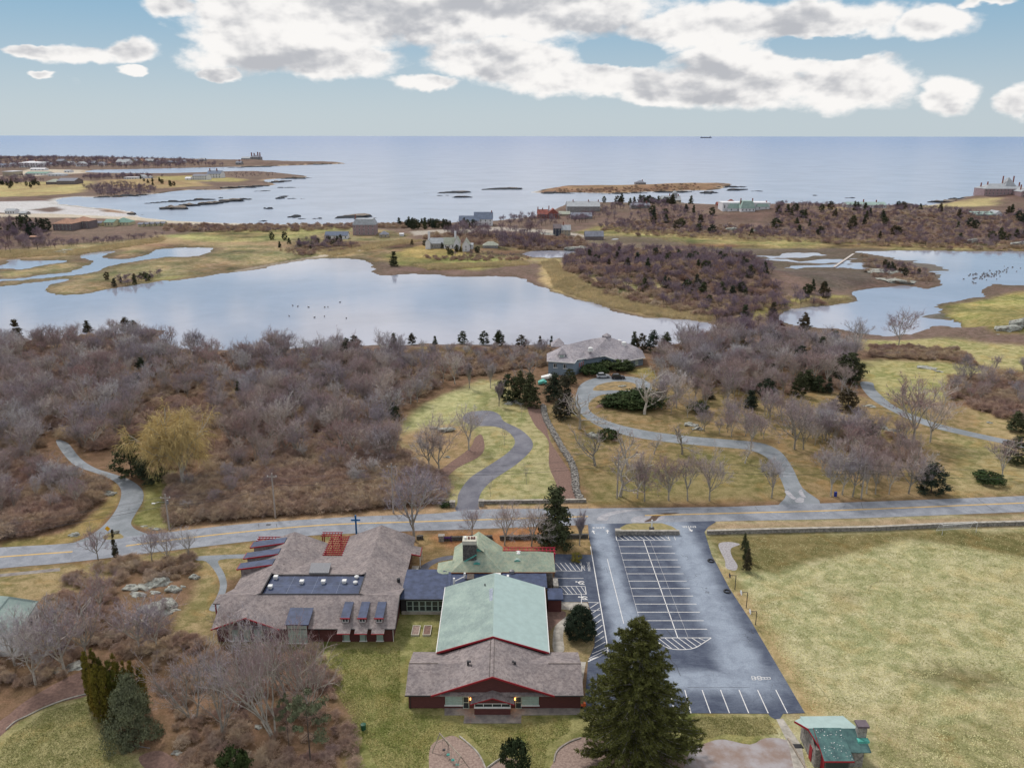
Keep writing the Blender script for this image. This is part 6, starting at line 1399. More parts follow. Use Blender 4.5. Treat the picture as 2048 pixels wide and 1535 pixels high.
# the single landmarks
L_, V_, F_ = spruce(9)
sx_, sy_, _z = zbase(1266, 1512)
SP = empty('spruce_tree', (sx_, sy_, 0), 'huge dark olive spruce standing over the south-west corner of the parking lot', 'tree')
link('trunk', mkmesh('trunk', L_.V, L_.F, [mat('grey_limb_bark', (0.30, 0.28, 0.26), 0.9, 0.3, 3)]), SP); link('crown', fastmesh('crown', V_, F_, M['spruce']), SP)
place(HOLLY, 'holly_tree', 1160, 1275, 1212, 'round dark glossy holly tree beside the curved concrete walk', base_h=5, wide=1.0, parts=True)
place(WILLOW, 'willow_tree', 370, 978, 778, 'large golden weeping willow in the woods by the left driveway', wide=0.85, parts=True)
place(CEDAR[0], 'evergreen_tree', 264, 953, 872, 'dark green evergreen left of the pair under the willow', wide=1.5, parts=True)
place(CEDAR[2], 'evergreen_tree', 306, 964, 895, 'rounder olive evergreen right of the pair under the willow', wide=1.3, parts=True)
place(CEDAR[3], 'cedar_tree', 1110, 1089, 976, 'tall olive cedar by the road between the hall and the lot entrance', wide=1.45, parts=True)
place(JUNIP, 'juniper_tree', 268, 1478, 1352, 'broad grey-green juniper in front of the arborvitae clump', base_h=6, wide=0.68, parts=True)
for i, (px, py, pt) in enumerate([(184, 1408, 1300), (198, 1398, 1296), (210, 1400, 1312), (224, 1402, 1322), (239, 1404, 1308), (256, 1402, 1322), (270, 1400, 1316), (285, 1400, 1330), (194, 1432, 1340), (206, 1446, 1326), (221, 1450, 1330), (236, 1446, 1322), (187, 1420, 1316), (268, 1424, 1345), (292, 1414, 1334), (250, 1430, 1326)]):
    place(ARBOR, 'arborvitae', px, py, pt, 'narrow yellow-green arborvitae column in the tight clump behind the juniper', 'evergreen column', 'clump of arborvitae columns', base_h=6, wide=0.55, parts=True)
place(PINEB, 'pine_tree', 622, 1535, 1388, 'thin leaning pine with loose tufted crown at the bottom edge', wide=0.8, parts=True)
place(PINEB, 'pine_tree', 578, 1492, 1395, 'smaller tufted pine just left of the thin leaning pine', wide=0.6, parts=True)
place(SHRUB[0], 'evergreen_shrub', 468, 1560, 1498, 'bright green shrub cut by the bottom edge left of the thin pine', 'shrub', base_h=2, wide=0.6, parts=True)
place(SHRUB[1], 'evergreen_shrub', 1030, 1545, 1480, 'mixed evergreen shrub between the two wood-chip play beds', 'shrub', base_h=2, wide=0.55, parts=True)
place(YSHR, 'golden_shrub', 1153, 1122, 1106, 'small golden-yellow shrub in the planting strip by the accessible bays', 'shrub', base_h=2, parts=True)
for i, (px, py, pt, lb) in enumerate([(1488, 1100, 1065, 'farthest of the dark upright shrubs on the field edge'), (1492, 1122, 1080, 'middle of the dark upright shrubs on the field edge'), (1494, 1142, 1095, 'nearest of the dark upright shrubs on the field edge')]):
    place(CEDAR[1], 'upright_shrub', px, py, pt, lb, 'shrub', 'dark shrubs on the field edge', wide=0.75, parts=True)
place(CEDAR[3], 'ivy_column', 232, 1116, 1060, 'ivy-clad stump column by the road sign on the left', 'ivy column', wide=0.5, parts=True)
for px, py, pt, w, lb in [(1128, 835, 752, 1.15, 'bushy cedar left of the circular drive'), (1140, 768, 735, 1.2, 'small rounded cedar in front of the pond house garage'), (1018, 800, 745, 1.4, 'left of the dark cedars above the cul-de-sac'),
                      (1040, 803, 742, 1.1, 'second of the dark cedars above the cul-de-sac'), (1060, 812, 745, 1.3, 'right of the dark cedars above the cul-de-sac'), (1108, 800, 745, 1.4, 'cedar just right of the dry stone wall top'), (788, 840, 803, 1.0, 'lone small cedar at the edge of the left wood'),
                      (1698, 765, 700, 1.3, 'brown-green spruce near the upper right lawn'), (1668, 700, 660, 1.2, 'dark cedar with russet tint near the channel'), (1607, 672, 625, 1.1, 'blue-green conifer against the channel'), (1384, 690, 668, 1.6, 'wide cedar right of the pond house at the shore'),
                      (1534, 795, 755, 1.6, 'dark spreading yew left of the birch thicket'), (1614, 778, 738, 1.6, 'dark yew under the pale bare trees'), (1417, 796, 775, 2.2, 'low dark yew in the orchard'), (1501, 815, 780, 1.6, 'rounded cedar behind the orchard trees'),
                      (1862, 985, 925, 1.7, 'large dark holly thicket near the road'), (2034, 925, 870, 1.6, 'dark evergreen at the right edge below the drive'), (2032, 862, 822, 1.8, 'dark evergreen at the right edge above the drive'), (1735, 868, 838, 2.4, 'spreading holly on the rocky knoll'), (1690, 820, 775, 1.7, 'dark evergreen behind the silvery gnarled tree'),
                      (925, 686, 660, 1.2, 'round dark tree on the pond bank'), (824, 688, 666, 1.4, 'low dark pine leaning over the pond bank'), (870, 690, 672, 1.6, 'flat-topped pine on the pond bank'), (968, 688, 660, 1.2, 'cedar on the bank, second right of the round tree'), (998, 692, 660, 1.4, 'rusty cedar on the bank'), (1043, 694, 668, 1.5, 'broad cedar on the bank left of the pond house'),
                      (1080, 692, 672, 1.1, 'pair of narrow cedars on the bank'), (1103, 694, 672, 1.0, 'narrow cedar nearest the pond house'), (694, 712, 676, 1.5, 'olive cedar left of the shore gap'), (711, 706, 668, 1.2, 'darker cedar left of the shore gap'), (788, 702, 665, 1.1, 'brown cedar at the end of the red thicket'), (330, 702, 676, 1.1, 'cedar standing at the pond inlet'),
                      (1268, 700, 662, 1.0, 'first spruce behind the pond house'), (1283, 702, 664, 1.0, 'second spruce behind the pond house'), (1306, 704, 660, 1.2, 'third spruce behind the pond house'), (1332, 706, 664, 1.1, 'fourth spruce behind the pond house'), (788, 532, 503, 1.6, 'rounded yellow-green cedar at the point by the white cottages'),
                      (252, 660, 634, 1.4, 'cedar on the left shore hummock'), (268, 664, 640, 1.5, 'darker cedar on the left shore hummock'), (36, 690, 640, 1.2, 'dark cedar among bare trees at the far left shore'), (176, 668, 640, 1.4, 'spreading pine on the left shore'),
                      (1488, 650, 610, 1.1, 'pointed conifer at the reed edge'), (1545, 640, 605, 1.5, 'wide cedar by the channel bend')]:
    place(CEDAR, 'cedar_tree', px, py, pt, lb, 'tree', wide=w * R.uniform(0.95, 1.2))
for px, py, pt, lb in [(1559, 696, 648, 'russet-brown tree against the channel'), (1660, 695, 658, 'deep red tree beside the dark cedar'), (1000, 690, 664, 'russet shrubby tree on the pond bank')]: place(RUSTT, 'russet_tree', px, py, pt, lb)
for px, py, pt, w, lb in [(1395, 822, 803, 1.5, 'clipped round evergreen with a pale top in the orchard'), (1215, 735, 722, 2.0, 'low shrubs at the pond house door'), (1232, 738, 718, 2.2, 'broad rhododendron right of the pond house door'), (1248, 740, 725, 1.8, 'rusty edged shrub below the right windows'),
                          (1190, 742, 726, 1.8, 'clipped mound left of the house path'), (1180, 748, 730, 1.6, 'olive mound near the parked cars'), (1201, 748, 734, 1.6, 'shrub mound behind the parked cars'), (1184, 728, 716, 1.1, 'small round shrub by the red door'), (1240, 812, 790, 2.4, 'left of the low yew hedge below the circle'), (1262, 812, 788, 2.4, 'middle of the low yew hedge below the circle'), (1284, 810, 782, 2.4, 'right of the low yew hedge below the circle'),
                          (1216, 878, 858, 1.4, 'green shrub beside the pale boulders'), (893, 1012, 1004, 2.2, 'low clipped shrub left of the cul-de-sac pillar'), (1976, 965, 945, 2.0, 'small olive shrub on the roadside lawn')]:
    place(SHRUB, 'evergreen_shrub', px, py, pt, lb, 'shrub', base_h=2, wide=w)

# individually placed bare trees
def bl(lst, kind, name, w=1.0, group=None, cat='tree'):
    for px, py, pt, lb in lst: place(kind, name, px, py, pt, lb, cat, group, wide=w)
bl([(828, 1081, 925, 'big bare maple rising over the road beside the school roof'), (1009, 1090, 1000, 'bare tree behind the hall, right of the chimney'), (1063, 1092, 1008, 'pale multi-limbed bare tree left of the roadside cedar'), (944, 1068, 1010, 'low reddish bare tree behind the hall chimney'),
    (858, 941, 820, 'bare multi-trunk tree beside the cul-de-sac mulch bed'), (879, 943, 850, 'slim bare tree at the edge of the mulch bed'), (938, 900, 810, 'tall slim bare tree at the cul-de-sac loop'), (821, 808, 730, 'spreading bare tree on the upper left lawn edge'), (910, 768, 700, 'bare tree left of the hillside path'),
    (1453, 815, 725, 'wide bare orchard tree between the yews'), (1589, 898, 790, 'rounded bare tree alone on the slope below the yews'), (1501, 900, 800, 'bare tree beside the drive bend'), (1797, 692, 605, 'great spreading bare beech by the channel'), (1826, 890, 740, 'tall dark bare tree on the right driveway, left stem'), (1860, 884, 760, 'tall dark bare tree on the right driveway, right stem'),
    (1817, 987, 880, 'stout bare oak by the road at the right'), (2003, 958, 870, 'bare tree below the drive near the right edge'), (1353, 816, 735, 'pinkish bare tree left in the orchard'), (1939, 766, 715, 'small reddish bare tree on the upper right lawn'), (1709, 708, 630, 'drooping bare birch near the channel')], BARE, 'bare_tree', 1.15)
bl([(1159, 858, 770, 'grey gnarled bare tree beside the dry stone wall'), (1190, 931, 850, 'crooked bare tree on the dry lawn left of the pale boulders'), (1289, 828, 740, 'pale gnarled bare tree below the circular drive'), (1255, 935, 850, 'forked crooked tree right of the boulders'), (1240, 992, 885, 'leaning bare tree behind the roadside utility pole'), (1696, 820, 755, 'silvery gnarled tree in front of the dark evergreen'),
    (1364, 908, 840, 'twisted pair of stems beside the drive'), (1060, 770, 705, 'pale gnarled tree above the cul-de-sac cedars'), (1308, 908, 862, 'small crooked tree beside the drive'), (1490, 926, 880, 'stunted crooked tree below the drive')], GNARL, 'gnarled_tree', 1.2)
bl([(1375, 1001, 900, 'bare tree on the roadside lawn, third left of the drive mouth'), (1419, 1001, 870, 'pink-crowned bare tree on the roadside lawn'), (1338, 1001, 930, 'thin bare tree on the roadside lawn with mossy stem'), (1275, 996, 905, 'thin bare tree right of the roadside pole'), (1289, 1002, 890, 'wispy bare tree right of the roadside pole'), (1337, 1000, 900, 'wispy bare tree in the middle of the roadside lawn'),
    (1543, 995, 905, 'low spreading bare tree left of the drive mouth'), (1323, 818, 750, 'slim bare tree right of the yew hedge'), (1662, 992, 880, 'bare tree with blue barrel at its foot by the road'), (1684, 989, 875, 'second bare tree right of the drive mouth'), (1705, 993, 870, 'third bare tree right of the drive mouth'), (1733, 987, 890, 'fourth bare tree right of the drive mouth'), (1751, 988, 900, 'fifth bare tree right of the drive mouth'),
    (1778, 988, 895, 'sixth bare tree right of the drive mouth'), (1848, 985, 920, 'bare tree at the holly thicket'), (1627, 770, 690, 'pale bare tree above the dark yew'), (1572, 730, 675, 'light grey bare tree among the thicket'), (1395, 770, 712, 'thin bare tree at the top of the orchard')], BARE, 'bare_tree', 0.95)
bl([(1159, 1090, 1015, 'slender vase-shaped bare tree at the lot entrance'), (998, 812, 755, 'upright bare tree left of the dark cedars'), (981, 776, 720, 'thin upright bare tree on the upper lawn'), (939, 776, 715, 'thin leaning bare tree on the upper lawn')], VASE, 'bare_tree', 1.0)
bl([(1009, 890, 845, 'young tree inside the cul-de-sac curve'), (1053, 968, 925, 'young tree on the round lawn right of the cul-de-sac drive'), (981, 993, 950, 'young tree at the roadside lawn corner'), (893, 996, 950, 'young tree left of the cul-de-sac drive'), (1043, 835, 805, 'young tree at the top of the mulch strip')], SAPL, 'young_tree', 1.0)
bl([(196, 1118, 1040, 'bare tree left of the ivy column'), (338, 1124, 1050, 'bare tree at the back of the left thicket, with dark stem'), (304, 1120, 1058, 'smaller bare tree in the left thicket'), (379, 1118, 1055, 'right-hand bare tree of the left thicket'), (171, 1322, 1170, 'tall grey crooked tree left of the arborvitae'), (130, 1345, 1200, 'bare tree over the leaf-strewn slope'), (72, 1368, 1240, 'bare tree at the lower left slope'),
    (280, 1306, 1185, 'thin dark bare tree behind the arborvitae'), (314, 1300, 1190, 'thin bare tree right of the arborvitae top'), (200, 1230, 1130, 'pale branching tree in the left thicket'), (120, 1290, 1180, 'tangled bare tree before the pale-roofed house'), (30, 1330, 1220, 'bare tree at the left edge of the photo')], BARE, 'bare_tree', 1.1)
bl([(383, 1446, 1270, 'tall bare tree in the middle of the lower thicket'), (465, 1314, 1210, 'bare tree in front of the left gable windows'), (571, 1398, 1195, 'tall pale bare tree before the school wall, left'), (598, 1396, 1190, 'tall pale bare tree before the school wall, right'), (550, 1476, 1260, 'leaning multi-stem tree in the lower thicket'), (444, 1478, 1300, 'bare tree in the brush right of the juniper'), (620, 1420, 1250, 'slim bare tree at the edge of the school lawn'), (500, 1420, 1280, 'wiry bare tree in the lower thicket')], MULTI, 'bare_tree', 0.85)

# ---------------------------------------------------------------- woods
def region(pts, n, z=0.0, mind=0.0):
    w = world_poly(pts, z); x0, y0 = w.min(0); x1, y1 = w.max(0); out = []
    rs = np.random.RandomState(len(pts) * 7 + n)
    while len(out) < n:
        x = rs.uniform(x0, x1, n * 3); y = rs.uniform(y0, y1, n * 3)
        k = inside(w, x, y); out += list(zip(x[k], y[k]))
    return out[:n]
WOODS = [  # region, count, height range, group
    ([(-90, 700), (290, 694), (420, 714), (800, 706), (826, 745), (890, 765), (800, 830), (780, 880), (800, 920), (700, 940), (560, 945), (470, 960), (450, 870), (400, 800), (300, 790), (255, 870), (180, 905), (110, 860), (60, 930), (-90, 960)], 620, (5, 12.5), 0, 'bare grey-brown tree in the thick wood left of the cul-de-sac', 'trees of the left wood'),
    ([(-90, 940), (60, 940), (100, 950), (170, 965), (200, 985), (150, 1030), (60, 1060), (-90, 1070)], 46, (5, 9), 0, 'bare tree in the thicket left of the left driveway', 'trees left of the left driveway'),
    ([(360, 960), (560, 950), (800, 925), (870, 960), (870, 1000), (560, 1010), (370, 1030)], 26, (4, 7), 0, 'small bare tree in the reddish roadside brush', 'trees in the roadside brush'),
    ([(1310, 704), (1440, 668), (1560, 690), (1700, 706), (1718, 745), (1690, 790), (1560, 800), (1400, 780), (1310, 770)], 190, (6.5, 12), 0, 'bare tree in the wood behind the orchard', 'trees behind the orchard'),
    ([(1600, 830), (1720, 850), (1830, 890), (1880, 960), (1700, 975), (1650, 960), (1600, 900)], 46, (6.5, 10.5), 0, 'bare tree in the grove right of the drive mouth', 'trees of the right grove'),
    ([(1900, 745), (2000, 730), (2120, 760), (2120, 850), (2000, 830), (1900, 790)], 36, (5, 8), 0, 'bare tree in the thicket at the right edge', 'trees of the right thicket'),
    ([(880, 700), (1090, 700), (1090, 740), (1000, 750), (930, 760), (830, 740), (820, 710)], 60, (3.5, 6.5), 0, 'bare tree on the bank above the cul-de-sac lawn', 'trees on the pond bank'),
    ([(-60, 650), (60, 650), (230, 662), (320, 680), (290, 694), (-60, 700)], 36, (5, 9), -1, 'bare tree on the left pond shore', 'trees on the left shore'),
    ([(1300, 770), (1400, 760), (1560, 800), (1620, 860), (1540, 900), (1400, 870), (1300, 850)], 44, (6, 9.5), 0, 'bare tree scattered in the orchard', 'trees of the orchard'),
    ([(1130, 512), (1180, 490), (1290, 494), (1420, 496), (1500, 508), (1545, 545), (1560, 580), (1690, 594), (1560, 606), (1480, 612), (1430, 622), (1330, 606), (1240, 584), (1170, 560), (1130, 540)], 620, (5, 8), 1, 'far', 'mid'),
    ([(1420, 640), (1480, 618), (1560, 612), (1640, 606), (1570, 630), (1560, 660), (1560, 690), (1440, 668)], 60, (5, 8), -1, 'far', 'mid'),
    ([(1180, 446), (1240, 436), (1330, 420), (1432, 436), (1436, 452), (1546, 452), (1552, 420), (1700, 424), (1780, 422), (1900, 424), (1960, 436), (2150, 430), (2150, 490), (1900, 486), (1600, 472), (1400, 464), (1250, 458)], 1500, (3.5, 6.8), 2, 'far', 'far'),
    ([(1000, 430), (1070, 434), (1140, 438), (1230, 422), (1330, 412), (1330, 424), (1200, 440), (1100, 452), (1000, 452)], 160, (5, 9), 0, 'far', 'far'),
    ([(-60, 440), (60, 460), (105, 468), (100, 492), (40, 506), (-60, 512)], 170, (6, 10), 0, 'far', 'far'),
    ([(60, 490), (160, 484), (330, 472), (320, 478), (160, 492), (70, 500)], 90, (3, 6), -1, 'far', 'far'),
    ([(600, 482), (700, 484), (706, 496), (640, 500), (590, 498)], 60, (3, 7), -1, 'far', 'far'),
    ([(880, 462), (960, 458), (1075, 462), (1090, 490), (1000, 486), (950, 480), (900, 474)], 80, (6, 12), 0, 'far', 'far'),
    ([(1000, 478), (1100, 488), (1150, 492), (1140, 500), (1060, 500), (1000, 500)], 90, (4, 6.5), -1, 'far', 'far'),
    ([(900, 505), (1000, 508), (1060, 510), (1010, 515), (900, 512)], 40, (1.5, 3.0), -1, 'far', 'far'),
    ([(-60, 318), (150, 318), (400, 323), (470, 329), (300, 331), (100, 332), (-60, 335)], 900, (9, 16), 6, 'far', 'far'),
    ([(165, 372), (250, 366), (320, 376), (300, 386), (200, 388)], 240, (5, 9), 2, 'far', 'far'),
    ([(-60, 355), (60, 352), (90, 362), (60, 368), (-60, 366)], 120, (6, 12), 2, 'far', 'far'),
    ([(160, 352), (250, 350), (330, 352), (260, 358), (180, 360)], 130, (6, 12), 2, 'far', 'far'),
    ([(450, 343), (560, 342), (540, 350), (470, 352)], 60, (3, 5), 3, 'far', 'far'),
    ([(330, 452), (700, 450), (700, 456), (600, 462), (400, 462)], 170, (2, 4.5), 0, 'far', 'far'),
    ([(1740, 515), (1860, 540), (1850, 556), (1760, 545)], 40, (3, 5), 0, 'far', 'far'),
    ([(230, 560), (320, 545), (330, 552), (240, 574)], 40, (2.5, 5), -1, 'far', 'far'),
]
ind = []; farpts = []
for pts, n, hr, z, lb, gp in WOODS:
    for (x, y) in region(pts, n, z):
        h = R.uniform(*hr)
        (farpts if lb == 'far' else ind).append((y, x, h, lb, gp))
ind.sort(key=lambda a: a[0] / (a[2] ** 0.5))
ZS, _ = terrain(np.array([a[1] for a in ind]), np.array([a[0] for a in ind]))
n_ind = 235
allb = BARE + MULTI[:2] + BARE
for i, (y, x, h, lb, gp) in enumerate(ind[:n_ind]):
    if ZS[i] < WZ + 0.05: continue
    put(R.choice(allb), 'bare_tree', x, y, float(ZS[i]), h, lb, 'tree', gp, wide=R.uniform(0.9, 1.2), parts=y < 215)
def scatter(name, pts, objs, kind='stuff', label=None):
    """one object: points carrying instances of objects that stand in the scene"""
    pts = np.array(pts, float)
    z, sd = terrain(pts[:, 0], pts[:, 1]); ok = (z > WZ + 0.04); pts = pts[ok]; z = z[ok]
    me = bpy.data.meshes.new(name); me.vertices.add(len(pts)); me.vertices.foreach_set('co', np.stack([pts[:, 0], pts[:, 1], z], 1).astype(np.float32).ravel())
    for nm, ty, v in (('scl', 'FLOAT', pts[:, 2]), ('rz', 'FLOAT', NR.rand(len(pts)) * 6.28), ('idx', 'INT', NR.randint(0, len(objs), len(pts)))):
        a = me.attributes.new(nm, ty, 'POINT'); a.data.foreach_set('value', v.astype(np.int32 if ty == 'INT' else np.float32))
    o = link(name, me); tag(o, kind=kind)
    ng = bpy.data.node_groups.new(name, 'GeometryNodeTree'); ng.interface.new_socket('Geometry', in_out='INPUT', socket_type='NodeSocketGeometry'); ng.interface.new_socket('Geometry', in_out='OUTPUT', socket_type='NodeSocketGeometry')
    gi = ng.nodes.new('NodeGroupInput'); go = ng.nodes.new('NodeGroupOutput'); ip = ng.nodes.new('GeometryNodeInstanceOnPoints'); jg = ng.nodes.new('GeometryNodeJoinGeometry')
    for ob in objs:
        oi = ng.nodes.new('GeometryNodeObjectInfo'); oi.inputs['Object'].default_value = ob; oi.inputs['As Instance'].default_value = True; oi.transform_space = 'ORIGINAL'
        ng.links.new(oi.outputs['Geometry'], jg.inputs[0])
    def na(nm, ty):
        n = ng.nodes.new('GeometryNodeInputNamedAttribute'); n.data_type = ty; n.inputs['Name'].default_value = nm; return n.outputs['Attribute']
    cx = ng.nodes.new('ShaderNodeCombineXYZ'); ng.links.new(na('rz', 'FLOAT'), cx.inputs[2])
    ng.links.new(gi.outputs[0], ip.inputs['Points']); ng.links.new(jg.outputs[0], ip.inputs['Instance']); ip.inputs['Pick Instance'].default_value = True
    ng.links.new(na('idx', 'INT'), ip.inputs['Instance Index']); ng.links.new(cx.outputs[0], ip.inputs['Rotation'])
    ng.links.new(na('scl', 'FLOAT'), ip.inputs['Scale']); ng.links.new(ip.outputs[0], go.inputs[0])
    md = o.modifiers.new('scatter', 'NODES'); md.node_group = ng
    return o
# standing sources for the scatters (each is a tree or shrub of its own in the picture)
src_b = []
for i, (px, py) in enumerate([(420, 760), (560, 770), (240, 775), (660, 745), (120, 790), (500, 740)]):
    x, y, z = zbase(px, py); src_b.append(put(BARE[i], 'bare_tree', x, y, z, 7.5, 'bare grey-brown tree in the thick wood left of the cul-de-sac', 'tree', 'trees of the left wood', parts=False))
src_f = []
for i, (px, py) in enumerate([(1250, 560), (1320, 575), (1400, 560), (1480, 580)]):
    x, y, z = zbase(px, py); src_f.append(put(FARB[i], 'bare_tree', x, y, z, 7, 'bare tree on the wooded hill beyond the pond', 'tree', 'trees of the hill beyond the pond', parts=False))
scatter('distant_left_wood', [(x, y, h / 10) for (y, x, h, *_r) in ind[n_ind:]], src_b)
scatter('distant_woods', [(x, y, h / 10) for (y, x, h, *_r) in farpts], src_f)
src_s = []
for i, (px, py) in enumerate([(420, 1000), (520, 1005), (600, 1000), (700, 990), (470, 1022)]):
    x, y, z = zbase(px, py); o = link('bare_shrub', BUSH[i]); o.location = (x, y, z); src_s.append(tag(o, 'tangled reddish-brown bare shrub in the roadside brush', 'shrub', 'shrubs of the roadside brush'))
brush = []
BR_ = [  # region, count, scale range (1 = 2.6 m)
    ([(345, 965), (470, 950), (800, 910), (880, 960), (884, 1004), (700, 1020), (560, 1028), (345, 1050)], 1500, (0.55, 1.15), 0),
    ([(-90, 700), (290, 694), (420, 714), (800, 706), (830, 745), (880, 765), (790, 830), (780, 880), (860, 950), (700, 960), (340, 965), (300, 880), (255, 880), (180, 915), (110, 860), (60, 930), (-90, 960)], 1900, (0.6, 1.3), 0),
    ([(-90, 930), (60, 930), (100, 940), (180, 965), (205, 985), (150, 1042), (60, 1072), (-90, 1080)], 620, (0.6, 1.2), 0),
    ([(-80, 1255), (40, 1268), (90, 1195), (150, 1150), (240, 1116), (385, 1116), (385, 1140), (330, 1170), (240, 1160), (240, 1230), (330, 1250), (420, 1300), (640, 1300), (685, 1390), (700, 1470), (740, 1560), (380, 1560), (340, 1490), (330, 1420), (300, 1330), (170, 1310), (130, 1350), (60, 1385), (-80, 1400)], 420, (0.3, 0.75), 0),
    ([(1310, 704), (1440, 668), (1560, 690), (1700, 706), (1718, 745), (1690, 775), (1560, 790), (1400, 770), (1310, 760)], 380, (0.5, 1.1), 0),
    ([(1640, 845), (1720, 850), (1830, 890), (1850, 930), (1700, 920)], 90, (0.5, 0.9), 0),
    ([(1740, 715), (1900, 722), (1960, 735), (1920, 700), (1740, 690)], 200, (0.4, 0.9), 0),
    ([(1900, 760), (2000, 750), (2120, 770), (2120, 850), (2000, 835), (1900, 800)], 300, (0.5, 1.0), 0),
    ([(820, 700), (1100, 698), (1090, 730), (1000, 745), (930, 755), (890, 762), (830, 740)], 500, (0.4, 0.9), 0),
    ([(-60, 655), (60, 655), (230, 668), (310, 684), (-60, 700)], 180, (0.6, 1.2), -1),
    ([(1130, 512), (1180, 490), (1500, 508), (1560, 590), (1690, 600), (1480, 618), (1430, 628), (1330, 612), (1200, 580), (1130, 545)], 1400, (0.7, 1.4), 1),
    ([(1180, 450), (1330, 430), (1430, 446), (1550, 448), (1570, 432), (2150, 436), (2150, 496), (1900, 490), (1400, 468), (1250, 462)], 1300, (0.7, 1.3), 2),
    ([(850, 513), (960, 512), (1060, 515), (1050, 522), (850, 520)], 90, (0.5, 0.9), -1),
    ([(850, 470), (1160, 475), (1180, 495), (1050, 500), (850, 480)], 320, (0.8, 1.4), -1),
    ([(330, 452), (900, 448), (900, 456), (600, 464), (330, 464)], 380, (0.8, 1.4), -1),
    ([(1180, 390), (1090, 382), (1120, 376), (1400, 370), (1400, 378), (1250, 380)], 260, (0.7, 1.3), 2),
    ([(560, 500), (640, 490), (720, 486), (720, 496), (600, 512)], 120, (0.6, 1.0), -1),
    ([(1720, 505), (1870, 545), (1860, 565), (1760, 560), (1720, 530)], 110, (0.5, 0.9), 0),
]
for pts, n, sr, z in BR_: brush += [(x, y, R.uniform(*sr)) for x, y in region(pts, n, z)]
scatter('brush', brush, src_s)
# far evergreens
fc = []
for pts, n, hr, z in [([(1160, 500), (1300, 500), (1500, 520), (1560, 590), (1430, 610), (1300, 590), (1200, 560)], 44, (5, 8), 1), ([(1240, 430), (1420, 426), (1436, 454), (1546, 454), (1560, 420), (2100, 430), (2100, 480), (1500, 466), (1260, 450)], 70, (6, 10), 2),
                      ([(60, 458), (110, 462), (60, 475), (-40, 462)], 16, (8, 12), 0), ([(790, 450), (910, 450), (960, 456), (830, 460)], 26, (5, 9), 0), ([(1740, 512), (1850, 545), (1790, 548)], 12, (3, 5), 0), ([(1190, 420), (1330, 408), (1420, 412), (1300, 425)], 26, (7, 11), 0),
                      ([(0, 362), (90, 366), (60, 372), (0, 372)], 18, (6, 10), 2), ([(280, 358), (330, 362), (360, 372), (300, 372)], 12, (5, 8), 2), ([(540, 478), (720, 482), (700, 492), (560, 500)], 12, (4, 7), -1), ([(200, 560), (330, 550), (330, 556), (230, 575)], 9, (3.5, 5), -1), ([(820, 490), (960, 500), (1010, 505), (900, 512)], 14, (3, 5), -1), ([(1600, 590), (1640, 575), (1680, 590), (1620, 600)], 10, (4, 6), -1)]:
    fc += [(x, y, R.uniform(*hr)) for x, y in region(pts, n, z)]
zz, _ = terrain(np.array([a[0] for a in fc]), np.array([a[1] for a in fc]))
for (x, y, h), z in zip(fc, zz):
    if z > WZ + 0.1: put(R.choice(FARC), 'cedar_tree', x, y, float(z), h, 'dark cedar scattered in the distant woods and shores', 'tree', 'dark cedars of the distant woods', parts=False, wide=R.uniform(0.9, 1.4))
# reeds
rb = MB(); rs_ = random.Random(4)
for i in range(150):
    a = Vector((rs_.gauss(0, 0.9), rs_.gauss(0, 0.9), 0)); b = a + Vector((rs_.gauss(0, 0.2), rs_.gauss(0, 0.2), rs_.uniform(1.2, 2.0))); u_ = Vector((rs_.uniform(-1, 1), rs_.uniform(-1, 1), 0)).normalized() * 0.03
    rb.poly([a - u_, a + u_, b])
rme = mkmesh('reed_clump', rb.V, rb.F, [M['reed']])
x, y, z = zbase(1120, 560); ro = link('reed_clump', rme); ro.location = (x, y, z); tag(ro, kind='stuff')
reeds = []
for pts, n, z in [([(1085, 525), (1110, 518), (1125, 550), (1170, 575), (1240, 597), (1330, 618), (1420, 630), (1420, 638), (1300, 628), (1200, 605), (1110, 575)], 1500, -1), ([(0, 502), (160, 498), (330, 474), (330, 482), (160, 508), (0, 515)], 800, -1),
                  ([(1200, 452), (1560, 474), (1760, 480), (1760, 486), (1500, 482), (1250, 465)], 700, -1), ([(640, 500), (800, 480), (860, 482), (800, 490), (660, 512)], 500, -1), ([(830, 530), (1050, 522), (1060, 530), (860, 540)], 450, -1), ([(1560, 618), (1620, 600), (1700, 596), (1640, 606), (1570, 635)], 250, -1), ([(820, 706), (860, 696), (1000, 700), (1000, 712), (860, 716)], 300, 0)]:
    reeds += [(x, y, R.uniform(0.6, 1.1)) for x, y in region(pts, n, z)]
scatter('reed_bed', reeds, [ro])

for x, y in region([(1500, 700), (1560, 690), (1700, 715), (1710, 760), (1640, 800), (1560, 790), (1480, 760)], 16, 0) + region([(1300, 720), (1440, 690), (1500, 720), (1400, 760)], 5, 0):
    put(R.choice(CEDAR), 'cedar_tree', x, y, tz(x, y), R.uniform(4.5, 8.5), 'dark cedar standing in the bare wood behind the orchard', 'tree', 'cedars of the wood behind the orchard', parts=False, wide=R.uniform(1.0, 1.5))
for x, y in region([(-60, 720), (280, 705), (700, 715), (780, 760), (700, 860), (300, 780), (0, 820)], 12, 0):
    put(R.choice(CEDAR), 'cedar_tree', x, y, tz(x, y), R.uniform(4, 7), 'small dark cedar half hidden in the left wood', 'tree', 'cedars of the left wood', parts=False, wide=R.uniform(0.9, 1.3))

